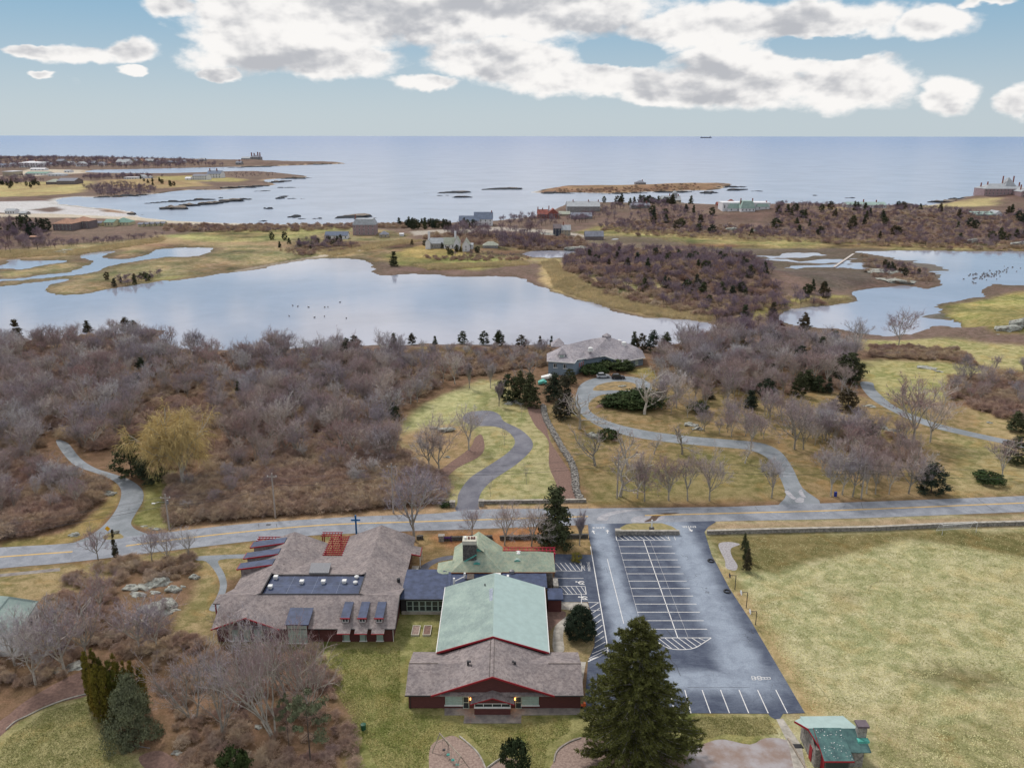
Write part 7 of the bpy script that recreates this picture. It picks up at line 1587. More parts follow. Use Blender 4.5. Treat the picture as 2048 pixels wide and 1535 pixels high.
# short winter grass standing on the lawns nearest the camera
def turf(name, pts, n, cols, hgt):
    q_ = np.array(region(pts, n, 0.0)); rs = np.random.RandomState(n)
    wx = q_[:, 0] + 3 * (fbm(q_[:, 0], q_[:, 1], 5, 3) - 0.5); wy = q_[:, 1] + 3 * (fbm(q_[:, 0] + 40, q_[:, 1], 5, 3) - 0.5); thin = np.zeros(len(q_), bool)
    for pp in ([(1400, 1068), (2600, 1052), (2600, 1100), (2048, 1118), (1930, 1095), (1800, 1078), (1640, 1120), (1560, 1150), (1480, 1145), (1430, 1110)], [(1830, 1352), (1900, 1335), (1990, 1350), (2040, 1372), (1960, 1380), (1870, 1372)], [(1685, 1195), (1705, 1198), (1715, 1212), (1695, 1214)], [(1610, 1180), (1630, 1185), (1632, 1200), (1612, 1196)]):
        thin |= inside(world_poly(pp, 0.0), wx, wy)
    q_ = q_[~(thin & (rs.rand(len(q_)) < 0.85))]; n = len(q_)
    k = 2; p = np.repeat(q_, k, 0) + rs.randn(n * k, 2) * 0.05; N = len(p)
    a = rs.rand(N) * 6.283; w = 0.035 + 0.03 * rs.rand(N); h = hgt * (0.5 + rs.rand(N)); lx, ly = rs.randn(N) * 0.1, rs.randn(N) * 0.1
    V = np.stack([np.stack([p[:, 0] - np.cos(a) * w, p[:, 1] - np.sin(a) * w, np.full(N, 0.0)], 1), np.stack([p[:, 0] + np.cos(a) * w, p[:, 1] + np.sin(a) * w, np.full(N, 0.0)], 1), np.stack([p[:, 0] + lx, p[:, 1] + ly, h], 1)], 1).reshape(-1, 3)
    m = bpy.data.materials.new(name); m.use_nodes = True; nt = m.node_tree; b = nt.nodes['Principled BSDF']; b.inputs['Roughness'].default_value = 0.9; b.inputs['Specular IOR Level'].default_value = 0.1
    g = nt.nodes.new('ShaderNodeNewGeometry')
    f = noise(nt, g.outputs['Position'], 0.22, 7, 0.72, 0.5); f2 = noise(nt, g.outputs['Position'], 6.0, 2, 0.5)
    nt.links.new(mixc(nt, (f * 0.6 + f2 * 0.4).sm(0.42, 0.58), cols[0], cols[1]), b.inputs['Base Color'])
    tag(link(name, fastmesh(name, V, np.arange(3 * N).reshape(-1, 3), m)), kind='stuff')
turf('field_grass', [(1500, 1075), (2100, 1058), (2250, 1600), (1765, 1600), (1750, 1440), (1628, 1424), (1520, 1240), (1500, 1200)], 90000, ((0.36, 0.345, 0.15), (0.78, 0.73, 0.42)), 0.09)
turf('lawn_grass', [(660, 1300), (800, 1292), (800, 1420), (880, 1430), (885, 1442), (920, 1452), (1050, 1452), (1140, 1436), (1140, 1462), (1095, 1490), (1085, 1560), (985, 1518), (930, 1464), (870, 1466), (840, 1560), (770, 1560), (705, 1440), (655, 1350)], 26000, ((0.20, 0.23, 0.06), (0.50, 0.44, 0.20)), 0.10)
turf('lower_lawn_grass', [(15, 1475), (90, 1422), (172, 1398), (182, 1430), (215, 1450), (232, 1480), (230, 1505), (270, 1520), (270, 1580), (-60, 1620)], 16000, ((0.22, 0.23, 0.08), (0.52, 0.47, 0.24)), 0.10)
turf('verge_grass', [(1385, 1432), (1535, 1434), (1556, 1466), (1500, 1472), (1450, 1466), (1400, 1480), (1385, 1476)], 7000, ((0.22, 0.22, 0.08), (0.52, 0.46, 0.24)), 0.10)
# ---------------------------------------------------------------- rocks
import bmesh
def rock_mesh(seed, sub=3, rough=0.35, flat=0.5):
    bm = bmesh.new(); bmesh.ops.create_icosphere(bm, subdivisions=sub, radius=1.0); rs = np.random.RandomState(seed)
    co = np.array([v.co for v in bm.verts]); d = np.zeros(len(co))
    for k in range(6):
        f = rs.randn(3) * (1.2 + k * 1.1); d += np.sin(co @ f + rs.rand() * 6) * rough / (1 + k * 0.7)
    for k in range(5):
        n = rs.randn(3); n /= np.linalg.norm(n); h = co @ n; d -= np.maximum(0, h - 0.62) * 0.8
    for v, c, e in zip(bm.verts, co, d): v.co = Vector(c * (1 + e)); v.co.z = v.co.z * flat
    me = bpy.data.meshes.new('rock'); bm.to_mesh(me); bm.free()
    return me
def rockmat(name, lo, hi, wet=None):
    m = bpy.data.materials.new(name); m.use_nodes = True; nt = m.node_tree; b = nt.nodes['Principled BSDF']; b.inputs['Roughness'].default_value = 0.95; b.inputs['Specular IOR Level'].default_value = 0.15
    g = nt.nodes.new('ShaderNodeNewGeometry'); sp = nt.nodes.new('ShaderNodeSeparateXYZ'); nt.links.new(g.outputs['Position'], sp.inputs[0])
    f = noise(nt, g.outputs['Position'], 0.9, 8, 0.75)
    c = mixc(nt, f.sm(0.35, 0.62), lo, hi)
    if wet is not None:
        k = (Nd(nt, sp.outputs[2]) + (f - 0.5) * 1.6).sm(wet + 0.35, wet - 0.1); c = mixc(nt, k, c, (0.035, 0.04, 0.05))
    nt.links.new(c, b.inputs['Base Color'])
    bp = nt.nodes.new('ShaderNodeBump'); bp.inputs['Strength'].default_value = 0.7; bp.inputs['Distance'].default_value = 0.2; nt.links.new(f.s, bp.inputs['Height']); nt.links.new(bp.outputs[0], b.inputs['Normal'])
    return m
M['ledge'] = rockmat('pale_lichened_ledge', (0.17, 0.15, 0.14), (0.42, 0.44, 0.40))
M['searock'] = rockmat('sea_rock', (0.055, 0.05, 0.055), (0.33, 0.27, 0.22), wet=-0.1)
RK = [rock_mesh(i) for i in range(6)]
for me_ in RK: me_.materials.append(M['ledge'])
SRK = [rock_mesh(20 + i, 3, 0.45, 0.5) for i in range(4)]
for me_ in SRK: me_.materials.append(M['searock'])
def rock(px, py, wpx, hm, label, cat='boulder', group=None, asp=0.6, ms=RK, name='boulder', z=None):
    x, y, zb = zbase(px, py)
    if z is not None: zb = z; x, y = P(px, py, z)
    s = wpx * mpp(y, zb) / 2 * (1.25 if ms is RK else 1.0)
    o = link(name, R.choice(ms)); o.location = (x, y, zb - 0.05 if ms is RK else zb); o.scale = (s, s * asp, hm * 1.7); o.rotation_euler = (0, 0, R.uniform(-0.3, 0.3)); return tag(o, label, cat, group)
for px, py, w, h, lb in [(325, 1165, 35, 1.1, 'pale lichened ledge, broad top block of the left outcrop'), (296, 1172, 29, 0.8, 'left shoulder of the left outcrop'), (276, 1190, 32, 1.0, 'rounded boulder low on the left side of the outcrop'), (262, 1176, 24, 0.7, 'westernmost small ledge of the left outcrop'),
                         (345, 1180, 21, 1.0, 'tilted slab right of the outcrop top'), (330, 1218, 56, 1.3, 'large rounded grey boulder at the foot of the outcrop'), (366, 1173, 12, 0.5, 'small detached rock right of the outcrop'), (310, 1185, 21, 0.6, 'broken rock in the middle of the outcrop'), (388, 1155, 14, 0.8, 'bluish ledge at the right end of the thicket'),
                         (155, 1332, 34, 0.4, 'flat grey ledge left of the arborvitae'), (118, 1342, 24, 0.4, 'smaller flat ledge on the leaf-strewn slope'), (520, 1452, 16, 0.4, 'pale rock in the lower brush'), (352, 1505, 14, 0.35, 'light rock by the bottom mulch patch'),
                         (1030, 803, 26, 1.0, 'pile of big boulders below the dark cedars, left stone'), (1042, 806, 18, 0.9, 'pile of big boulders below the dark cedars, right stone'), (1020, 808, 12, 0.7, 'pile of big boulders below the dark cedars, small stone'), (890, 862, 34, 0.9, 'dark ledge on the brown slope'), (868, 858, 20, 0.6, 'pale ledge left of the dark ledge'), (892, 914, 12, 0.5, 'grey rock on the brown slope'),
                         (1197, 872, 30, 1.2, 'pale boulders left of the green shrub'), (1180, 868, 16, 0.8, 'low pale rock left of the boulders'), (1380, 850, 20, 0.9, 'pale ledge beside the orchard drive, upper rock'), (1392, 858, 20, 0.9, 'pale ledge beside the orchard drive, lower rock'), (1243, 773, 16, 0.4, 'flat pale rock in the drive circle'), (1226, 800, 22, 0.5, 'flat rock beside the yew hedge'),
                         (1755, 855, 26, 1.6, 'green-tinted ledge on the rocky knoll'), (1785, 862, 24, 1.2, 'dark tilted ledge on the rocky knoll'), (1735, 812, 22, 0.6, 'low ledge above the knoll'), (1850, 735, 26, 0.6, 'low rocks on the upper right lawn'), (1880, 742, 16, 0.5, 'small rocks right on the upper lawn'), (1785, 712, 26, 0.5, 'pale flat rock behind the upper lawn'), (1978, 845, 8, 0.4, 'white rock on the right lawn'),
                         (2010, 665, 50, 2.5, 'pale green ledges rising at the right edge, left block'), (2035, 655, 44, 3.0, 'pale green ledges rising at the right edge, right block'), (1990, 672, 30, 1.5, 'low front ledge at the right edge'), (215, 988, 20, 0.8, 'grey boulder beside the left driveway'), (152, 1070, 16, 0.6, 'boulder on the verge at the left driveway'), (288, 1052, 12, 0.4, 'first of the verge stones left of the lamp pole'), (300, 1056, 8, 0.4, 'second of the verge stones left of the lamp pole'), (312, 1058, 10, 0.4, 'third of the verge stones left of the lamp pole'), (232, 1066, 12, 0.6, 'rock at the foot of the yellow sign'),
                         (1140, 500, 30, 2.0, 'lichened knoll left of the dark barn'), (1165, 497, 26, 2.0, 'lichened knoll right of the first knoll'), (1090, 470, 34, 2.2, 'pale bare rock left of the dark timber house'), (1760, 545, 50, 2.2, 'grey ledge of the little tidal island, left'), (1800, 560, 60, 2.0, 'grey ledge of the little tidal island, right'), (1942, 487, 20, 3, 'pale boulder at the marsh edge'), (2035, 493, 34, 3, 'pale ledge at the right end of the marsh'),
                         (110, 505, 34, 1.3, 'grey ledge in the left marsh'), (138, 502, 26, 1.2, 'grey ledge with bushes in the left marsh'), (1505, 462, 26, 2.5, 'rocky patch under the white palace, left'), (1460, 462, 22, 2.5, 'rocky patch under the white palace, right'), (1545, 1436, 0.1, 0.05, '')]:
    if lb: rock(px, py, w, h, lb)
def sea_ledge(a, b, wid, h, label, n=None):
    """ridge of broken rock between two photograph positions at the waterline"""
    A_, B_ = Vector((*P(*a, WZ), 0)), Vector((*P(*b, WZ), 0)); L = (B_ - A_).length; n = n or max(3, int(L / (wid * 0.55)))
    V, F = [], []; rs = random.Random(int(a[0] * 7 + a[1])); d = (B_ - A_).normalized(); pv = Vector((-d.y, d.x, 0)); ph = rs.random() * 6
    for i in range(n):
        t = (i + rs.uniform(-0.4, 0.4)) / max(1, n - 1); env = max(0.22, math.sin(math.pi * min(max(t, 0.03), 0.97)) ** 0.5) * rs.uniform(0.55, 1.15)
        me_ = rs.choice(SRK); c = A_.lerp(B_, t) + pv * rs.uniform(-0.25, 0.25) * wid + pv * math.sin(t * 5 + ph) * wid * 0.25; s = wid * env * 0.75; k = len(V); cs, sn = math.cos(t * 9), math.sin(t * 9)
        for v in me_.vertices:
            x, y, z = v.co; x *= s * 1.3; y *= s * 0.9; z *= h * env * 1.5
            V.append((c.x - A_.x + x * cs - y * sn * 1.0, c.y - A_.y + x * sn + y * cs, z - 0.25 * h))
        F += [tuple(k + q for q in p.vertices) for p in me_.polygons]
    o = link('sea_rock', mkmesh('sea_rock', V, F, [M['searock']])); o.location = (A_.x, A_.y, WZ); tag(o, label, 'sea rock')
for a, b, w, h, lb in [((328, 418), (512, 396.5), 11, 4.5, 'long dark sea ledge with a pale back in the left bay'), ((322, 419), (362, 415.5), 16, 5, 'pale-topped near end of the long sea ledge'), ((284, 407), (392, 401.5), 9, 3.2, 'second sea ledge behind the long one'), ((388, 402), (416, 398.5), 11, 5, 'dark hump at the right end of the second ledge'),
                       ((507, 383), (543, 381), 7, 1.4, 'thin reef in the middle of the bay'), ((549, 376), (596, 375), 14, 2.6, 'dark flat reef off the second peninsula'), ((555, 396), (579, 391), 6, 1.3, 'small reef, upper one of the scattered group'), ((553, 398), (568, 396), 5, 2.2, 'small rock left in the scattered group'), ((573, 398), (591, 397), 5, 1.7, 'small rock right in the scattered group'),
                       ((602, 398), (608, 398), 3, 1.2, 'tiny rock right of the scattered group'), ((527, 417), (542, 418), 5, 3.6, 'sharp dark rock in the middle bay'), ((578, 434), (606, 433), 7, 3, 'low rock near the beach, left'), ((629, 438), (641, 436.5), 4, 2, 'low rock near the beach, right'), ((515, 443), (532, 442), 3, 1.0, 'flat rock at the waterline'), ((598, 438), (612, 437.5), 2.5, 0.9, 'thin rock between the two low rocks'), ((437, 396), (447, 396), 4, 1.8, 'tiny dark rock behind the long ledge'),
                       ((680, 436), (742, 432), 14, 5.5, 'grey-topped sea rock off the pink mansion'), ((700, 439), (751, 436), 8, 2, 'low dark reef in front of the grey-topped rock'), ((890, 387), (940, 383.5), 16, 3.2, 'left of the four reefs in the sound'), ((876, 391.5), (895, 390.5), 7, 2, 'small dark reef left of the four'), ((916, 395), (948, 394), 12, 3, 'small brown reef nearest in the sound'), ((955, 379), (1050, 377.5), 24, 4.5, 'largest of the four reefs, with a sandy middle'), ((847, 386), (855, 386), 4, 1.2, 'tiny rock left of the reefs'),
                       ((1460, 381), (1482, 379), 14, 4.5, 'reef right off the long island'), ((1496, 382.5), (1522, 382), 10, 2.2, 'flat reef farther right off the long island'), ((1474, 374), (1498, 373.5), 8, 1.6, 'thin reef behind the island tip'), ((1396, 388), (1430, 385), 14, 4, 'dark ledge in front of the island tip'), ((1064, 386), (1150, 386.5), 16, 2.5, 'dark left tip of the long island'), ((1200, 388), (1300, 386), 10, 2.0, 'dark broken rocks under the island middle'), ((1300, 386), (1390, 383), 10, 2.5, 'dark broken rocks under the island house'), ((1412, 378), (1455, 373), 26, 7, 'pale rocky right end of the long island'),
                       ((1625, 391), (1636, 391), 4, 1.2, 'tiny rock in the right sound'), ((1690, 396), (1712, 396), 4, 1.2, 'thin rock before the right horizon'), ((1874, 406), (1916, 402), 16, 6, 'dark ledges left of the castle headland'), ((1912, 399), (1945, 397), 14, 5, 'dark ledges nearest the castle headland'), ((1780, 410), (1850, 412), 14, 4, 'low grey ledge on the right shore'),
                       ((590, 329), (690, 327.8), 30, 4, 'long dark reef off the far peninsula tip'), ((440, 336), (580, 332), 22, 4, 'dark waterline rocks along the far peninsula'), ((535, 366), (580, 362), 16, 5, 'dark ledge along the second peninsula, left'), ((560, 358.5), (617, 355.5), 18, 5, 'dark tip of the second peninsula'), ((395, 380), (545, 371), 14, 4.5, 'dark ledge along the near side of the second peninsula'), ((190, 396), (300, 389), 12, 3, 'dark waterline rocks of the left cove'), ((238, 428), (272, 430), 12, 5, 'pale bluff in the left cove'), ((190, 424), (240, 426), 10, 3.5, 'sandy rocky point in the left cove')]:
    sea_ledge(a, b, w, h, lb)

# ---------------------------------------------------------------- walls
def stone_wall(pts, w, h, label, n_per_m=7, m='stone', cap=False, name='stone_wall', dry=False):
    q_ = [P(*p, 0) for p in pts]
    if dry: q_ = catmull(q_, 4, False)
    x0, y0 = q_[0]; rt = empty(name, (x0, y0, 0), label, 'stone wall')
    core = MB(); mb = MB(); rs = random.Random(len(pts))
    for (ax, ay), (bx, by) in zip(q_[:-1], q_[1:]):
        L = math.hypot(bx - ax, by - ay)
        if not dry: beam(core, (ax, ay, h / 2), (bx, by, h / 2), w * 0.9, h)
        ux, uy = (bx - ax) / L, (by - ay) / L
        for i in range(int(L * n_per_m)):
            t = rs.random() * L; o_ = rs.uniform(-0.5, 0.5) * w * (1.1 if dry else 0.98); z = rs.random() * h * (1 - (abs(o_) / w) * (0.9 if dry else 0))
            if not dry:
                o_ = rs.choice((-0.5, 0.5)) * w
            cx, cy = ax + ux * t - uy * o_, ay + uy * t + ux * o_
            a = rs.uniform(0.12, 0.28) * (1.35 if dry else 1); b = rs.uniform(0.1, 0.2) * (1.5 if dry else 0.5); c = rs.uniform(0.07, 0.15) * (1.3 if dry else 1)
            th = math.atan2(uy, ux) + (rs.uniform(-1, 1) if dry else 0); cs, sn = math.cos(th), math.sin(th); n = len(mb.V)
            for dz in (-c, c):
                for sx, sy in ((-a, -b), (a, -b), (a, b), (-a, b)):
                    k = 0.75 if dz > 0 else 1.0; jx, jy = rs.uniform(-.04, .04), rs.uniform(-.04, .04)
                    mb.V.append((cx + (sx * cs - sy * sn) * k + jx, cy + (sx * sn + sy * cs) * k + jy, max(0.02, z) + dz * 0.9 + 0.04))
            mb.F += [tuple(n + i for i in f) for f in ((0, 3, 2, 1), (4, 5, 6, 7), (0, 1, 5, 4), (1, 2, 6, 5), (2, 3, 7, 6), (3, 0, 4, 7))]
    if core.V: core.make('core', M[m], rt)
    tag(mb.make('stones', M[m if not dry else 'stone'], rt), kind='stuff')
    if cap:
        c_ = MB()
        for (ax, ay), (bx, by) in zip(q_[:-1], q_[1:]): beam(c_, (ax, ay, h + 0.05), (bx, by, h + 0.05), w * 1.25, 0.1)
        c_.make('coping', M['concrete'], rt)
    return rt
stone_wall([(1086, 812), (1092, 838), (1108, 868), (1124, 896), (1143, 925), (1150, 955), (1152, 980), (1161, 1000)], 1.3, 0.75, 'tumbled dry stone wall running downhill from the dark cedars to the road', 26, dry=True)
stone_wall([(1414, 1068), (1560, 1064), (1750, 1060), (1900, 1053), (2048, 1049), (2400, 1036)], 0.55, 0.85, 'long mortared stone wall with pale coping between the road and the playing field', 7, cap=True)
stone_wall([(1236, 1069), (1358, 1069)], 0.5, 0.95, 'short mortared stone wall on the grass median at the lot entrance', 9, cap=True)
stone_wall([(967, 1007), (1172, 1004)], 0.5, 0.75, 'mortared stone wall along the road right of the cul-de-sac drive', 8, cap=True)
stone_wall([(878, 1081), (985, 1078)], 0.6, 0.9, 'dark stone wall behind the hall, left section', 8, 'stone_dark')
stone_wall([(1000, 1079), (1080, 1077), (1176, 1075)], 0.6, 0.9, 'dark stone wall behind the hall, right section by the cedar', 8, 'stone_dark')
stone_wall([(833, 1078), (846, 1077)], 0.6, 0.8, 'short stub of dark stone wall beside the big maple', 8, 'stone_dark')
def pillar(px, py, h, label):
    x, y = P(px, py, 0); r = empty('stone_pillar', (x, y, 0), label, 'pillar'); MB().box(x - 0.55, y - 0.5, 0, x + 0.55, y + 0.5, h).make('shaft', M['stone'], r); MB().box(x - 0.65, y - 0.6, h, x + 0.65, y + 0.6, h + 0.12).make('cap', M['concrete'], r)
pillar(905, 1013, 1.3, 'square stone gate pillar left of the cul-de-sac drive'); pillar(963, 1011, 1.3, 'square stone gate pillar right of the cul-de-sac drive')
pillar(1236, 1069.5, 1.15, 'stone pillar at the left end of the median wall'); pillar(883, 1081, 1.2, 'dark stone pillar at the left end of the wall behind the hall')

# ---------------------------------------------------------------- poles and wires
WP = []
def pole(px, py, ptop, label, arm=None, lamp=False, cross=True):
    x, y, z, h = tall(px, py, ptop); r = empty('utility_pole', (x, y, z), label, 'utility pole')
    MB().tube([(x, y, z), (x, y, z + h)], [0.2, 0.15], 8).make('post', M['pole_wood'], r)
    if cross: MB().box(x - 1.1, y - 0.08, z + h - 0.9, x + 1.1, y + 0.08, z + h - 0.75).make('crossarm', M['pole_wood'], r)
    for s in (-0.9, 0.0, 0.9):
        if cross: MB().tube([(x + s, y, z + h - 0.75), (x + s, y, z + h - 0.5)], 0.06, 6).make('insulator', M['white'], r)
    if lamp:
        MB().tube([(x, y, z + h - 1.8), (x - 1.2, y - 0.6, z + h - 1.5), (x - 1.9, y - 1.0, z + h - 1.55)], 0.04, 5).make('lamp_arm', M['grey_metal'], r); MB().box(x - 2.5, y - 1.2, z + h - 1.65, x - 1.8, y - 0.9, z + h - 1.5).make('lamp_head', M['white'], r)
        MB().tube([(x + 0.35, y, z + h - 2.2), (x + 0.35, y, z + h - 1.3)], 0.22, 8).make('transformer', M['grey_metal'], r)
    WP.append(Vector((x, y, z + h)))
pole(339, 1059, 988, 'utility pole with street lamp at the mouth of the left driveway', lamp=True)
pole(551, 1035, 946, 'bare grey utility pole in front of the roadside brush')
pole(787, 1026, 926, 'utility pole beside the big maple')
pole(1234, 996, 908, 'utility pole on the lawn right of the dry stone wall')
pole(1722, 997, 925, 'dark utility pole among the right grove', lamp=False)
WP.insert(0, Vector((WP[0].x - 60, WP[0].y - 24, WP[0].z))); WP.append(Vector((WP[-1].x + 60, WP[-1].y - 1, WP[-1].z)))
for k, (dz, dy) in enumerate(((-0.5, -0.3), (-0.5, 0.3), (-1.9, 0), (-2.6, 0))):
    mb = MB()
    for a, b in zip(WP[:-1], WP[1:]): mb.tube([a.lerp(b, t) + Vector((0, dy, dz - 4 * 1.1 * t * (1 - t))) for t in [i / 10 for i in range(11)]], 0.022 if k < 3 else 0.04, 3, False)
    tag(mb.make('overhead_wire', M['dark_frame'], None, base=(WP[0].x, WP[0].y, WP[0].z)), ('rear upper', 'front upper', 'single middle', 'lowest thick')[k] + ' overhead wire strung between the roadside poles', 'wire')
# blue cross
x, y, z, h = tall(713, 1068, 1030); r = empty('cross', (x, y, 0), 'tall bright blue cross standing on the roadside lawn behind the school roofs', 'cross'); bm_ = mat('blue_paint', (0.01, 0.11, 0.30), 0.5, 0.05, 2)
MB().box(x - 0.16, y - 0.16, 0, x + 0.16, y + 0.16, h).make('upright', bm_, r); MB().box(x - 0.95, y - 0.13, h * 0.72, x + 0.95, y + 0.13, h * 0.72 + 0.3).make('crossbar', bm_, r)
# yellow road sign
x, y, z, h = tall(217, 1068, 1051); r = empty('road_sign', (x, y, 0), 'yellow diamond road sign on the little island at the left driveway', 'road sign')
MB().tube([(x, y, 0), (x, y, h)], 0.04, 6).make('post', M['grey_metal'], r); MB().poly([(x - 0.62, y - 0.07, h - 0.62), (x, y - 0.07, h - 1.24), (x + 0.62, y - 0.07, h - 0.62), (x, y - 0.07, h)]).poly([(x, y - 0.05, h), (x + 0.62, y - 0.05, h - 0.62), (x, y - 0.05, h - 1.24), (x - 0.62, y - 0.05, h - 0.62)]).make('sign_plate', mat('sign_yellow', (0.75, 0.38, 0.01), 0.5, 0.05, 2), r)
sheet('gravel_island', [(206, 1073), (216, 1066), (232, 1064), (244, 1069), (246, 1075), (225, 1078), (210, 1078)], 0.05, mat('leafy_verge', (0.26, 0.21, 0.1), 0.95, 0.3, 1.5), 3)
# sign post on the median
x, y, z, h = tall(1303, 1062, 1039); r = empty('sign_post', (x, y, 0.1), 'tall white sign post with small dark shrub on the lot median', 'sign post')
MB().box(x - 0.13, y - 0.13, 0.1, x + 0.13, y + 0.13, h).make('post', M['white'], r); MB().box(x - 0.5, y - 0.35, 0.1, x + 0.5, y + 0.35, 0.9).make('base', M['stone_dark'], r)
# basketball hoops
for i, (px, py, pt, lb, bd) in enumerate([(1469.6, 1179, 1150, 'farthest black basketball post, its hoop turned away', 0), (1492.5, 1215, 1184, 'middle black basketball post with an oval white backboard', 1), (1511, 1249, 1222, 'nearest black basketball post with an oval white backboard', 1)]):
    x, y, z, h = tall(px, py, pt); r = empty('basketball_hoop', (x, y, 0), lb, 'basketball hoop', 'basketball hoops beside the lot')
    MB().tube([(x, y, 0), (x, y, h), (x - 1.1, y - 0.1, h + 0.05)], 0.07, 6).make('post', M['dark_frame'], r)
    nb = 12; pts = [(x - 1.12, y + 0.55 * math.cos(6.283 * k / nb), h - 0.05 + 0.42 * math.sin(6.283 * k / nb)) for k in range(nb)]
    bb = MB(); bb.poly(pts); bb.poly([(a - 0.05, b, c) for a, b, c in pts][::-1])
    for k in range(nb): k2 = (k + 1) % nb; a, b = pts[k], pts[k2]; bb.poly([a, (a[0] - 0.05, a[1], a[2]), (b[0] - 0.05, b[1], b[2]), b])
    bb.make('backboard', M['white'] if bd else M['dark_frame'], r)
    MB().tube([(x - 1.4 + 0.23 * math.cos(t * 0.785), y + 0.23 * math.sin(t * 0.785), h - 0.35) for t in range(9)], 0.02, 4, False).make('rim', M['red_trim'], r)
for px, py, lb in [(1421.6, 1122, 'far'), (1454, 1183, 'near')]:
    x, y = P(px, py, 0); mb = MB(); mb.tube([(x + 0.55 * math.cos(t * math.pi / 8), y + 0.55 * math.sin(t * math.pi / 8), 0.17) for t in range(17)], 0.14, 6, False)
    tag(mb.make('tyre', M['dark_frame'], None, base=(x, y, 0.03)), lb + ' old tyre lying at the edge of the lot', 'tyre')
# goal
g0, g1_ = P(1884, 1069, 0), P(1952, 1063.5, 0); r = empty('soccer_goal', (g0[0], g0[1], 0), 'white soccer goal frame with sagging net on the playing field', 'soccer goal')
GH = 2.2; dn = (0.0, 1.9)
fr_ = MB(); fr_.tube([(*g0, 0), (*g0, GH), (*g1_, GH), (*g1_, 0)], 0.06, 6)
fr_.make('front_frame', M['white'], r)
bk_ = MB()
for gq in (g0, g1_): bk_.tube([(*gq, GH), (gq[0] - 0.2, gq[1] + 0.9, GH), (gq[0] - 0.3, gq[1] - 1.9 + 3.8, 0)], 0.035, 5)
bk_.tube([(g0[0] - 0.3, g0[1] + 1.9, 0.03), (g1_[0] - 0.3, g1_[1] + 1.9, 0.03)], 0.035, 5); bk_.make('back_frame', M['white'], r)
nt_ = MB()
for i in range(24):
    t = i / 23; a = Vector((*g0, GH)).lerp(Vector((*g1_, GH)), t); nt_.tube([a, a + Vector((-0.2, 0.9, 0)), a + Vector((-0.3, 1.9, -GH))], 0.008, 3, False)
for i in range(8):
    t = i / 7; a = Vector((*g0, GH)) + Vector((-0.2 - 0.1 * t, 0.9 + t, -GH * t)); nt_.tube([a, a + Vector((g1_[0] - g0[0], g1_[1] - g0[1], 0))], 0.008, 3, False)
tag(nt_.make('net', M['white'], r), kind='stuff')
# planters on the lawn
for px0, px1, lb in ((825, 841, 'left'), (848, 864, 'right')):
    a = P(px0 - 3, 1271.5, 0); b = P(px1 - 3, 1271.5, 0); c = P(px1, 1252.5, 0)
    r = empty('raised_bed', (a[0], a[1], 0), lb + ' of the two small wooden raised garden beds on the lawn', 'raised bed')
    mb = MB(); X0, X1, Y0, Y1 = a[0], b[0], a[1], c[1]
    for bx in ((X0, Y0, X1, Y0 + 0.1), (X0, Y1 - 0.1, X1, Y1), (X0, Y0 + 0.1, X0 + 0.1, Y1 - 0.1), (X1 - 0.1, Y0 + 0.1, X1, Y1 - 0.1)): MB().box(bx[0], bx[1], 0, bx[2], bx[3], 0.3).make('board', M['offwhite'], r)
    MB().box(X0 + 0.1, Y0 + 0.1, 0, X1 - 0.1, Y1 - 0.1, 0.22).make('soil', M['chips'] if lb == 'left' else M['mulch'], r)
# swing set
z1_ = 2.5; A0 = (*P(878.9, 1465, z1_), z1_); A1 = (*P(918, 1508, z1_), z1_); r = empty('swing_set', (A0[0], A0[1], 0), 'wooden A-frame swing set over the wood-chip bed near the bottom edge', 'swing set')
A0v, A1v = Vector(A0), Vector(A1); dv = (A1v - A0v).normalized(); pv = Vector((-dv.y, dv.x, 0)); A1v = A1v + dv * 0.5
MB().tube([A0v, A1v], 0.09, 6).make('top_beam', M['wood_grey'], r)
for e in (A0v + dv * 0.1, A1v - dv * 0.1):
    for s in (-1, 1): f_ = e + pv * s * 1.3; MB().tube([(f_.x, f_.y, 0), e], 0.07, 6).make('leg', M['wood_grey'], r)
    MB().tube([Vector((e.x, e.y, 1.2)) + pv * 0.68, Vector((e.x, e.y, 1.2)) - pv * 0.68], 0.05, 5).make('brace', M['wood_grey'], r)
for t in (0.2, 0.4, 0.62, 0.82):
    e = A0v.lerp(A1v, t); sw = MB()
    sw.box(e.x - 0.2, e.y - 0.2, 0.5, e.x + 0.2, e.y + 0.15, 0.62)
    o = sw.make('swing_seat', M['copper'] if t > 0.3 else M['dark_frame'], r)
    MB().tube([(e.x - 0.18, e.y, 0.62), (e.x - 0.1, e.y, 2.45)], 0.012, 4).make('chain', M['grey_metal'], o); MB().tube([(e.x + 0.18, e.y, 0.62), (e.x + 0.1, e.y, 2.45)], 0.012, 4).make('chain', M['grey_metal'], o)
def edging(pts, label, w=0.12, m='white', smooth=True):
    q_ = [P(*p, 0.1) for p in pts]; q_ = catmull(q_, 3, False) if smooth else q_
    tag(MB().tube([(a, b, 0.1) for a, b in q_], w * 0.7, 5).make('bed_edging', M[m], None, base=(*q_[0], 0)), label, 'edging')
edging([(919, 1471), (930, 1480), (945, 1493), (956, 1505), (965, 1520), (972, 1538)], 'pale curved log edging right of the swing bed', 0.16, 'concrete')
edging([(974, 1535), (990, 1523), (1008, 1512)], 'straight pale timber edging below the mixed shrub', 0.2, 'concrete', False)
edging([(1162, 1474), (1140, 1482), (1122, 1493), (1112, 1505), (1108, 1522)], 'pale curved log edging left of the spruce bed', 0.14, 'concrete')
edging([(12, 1458), (30, 1442), (55, 1430), (90, 1413), (130, 1398), (175, 1386)], 'pale hose-like stone edging along the lower left lawn', 0.16, 'concrete')
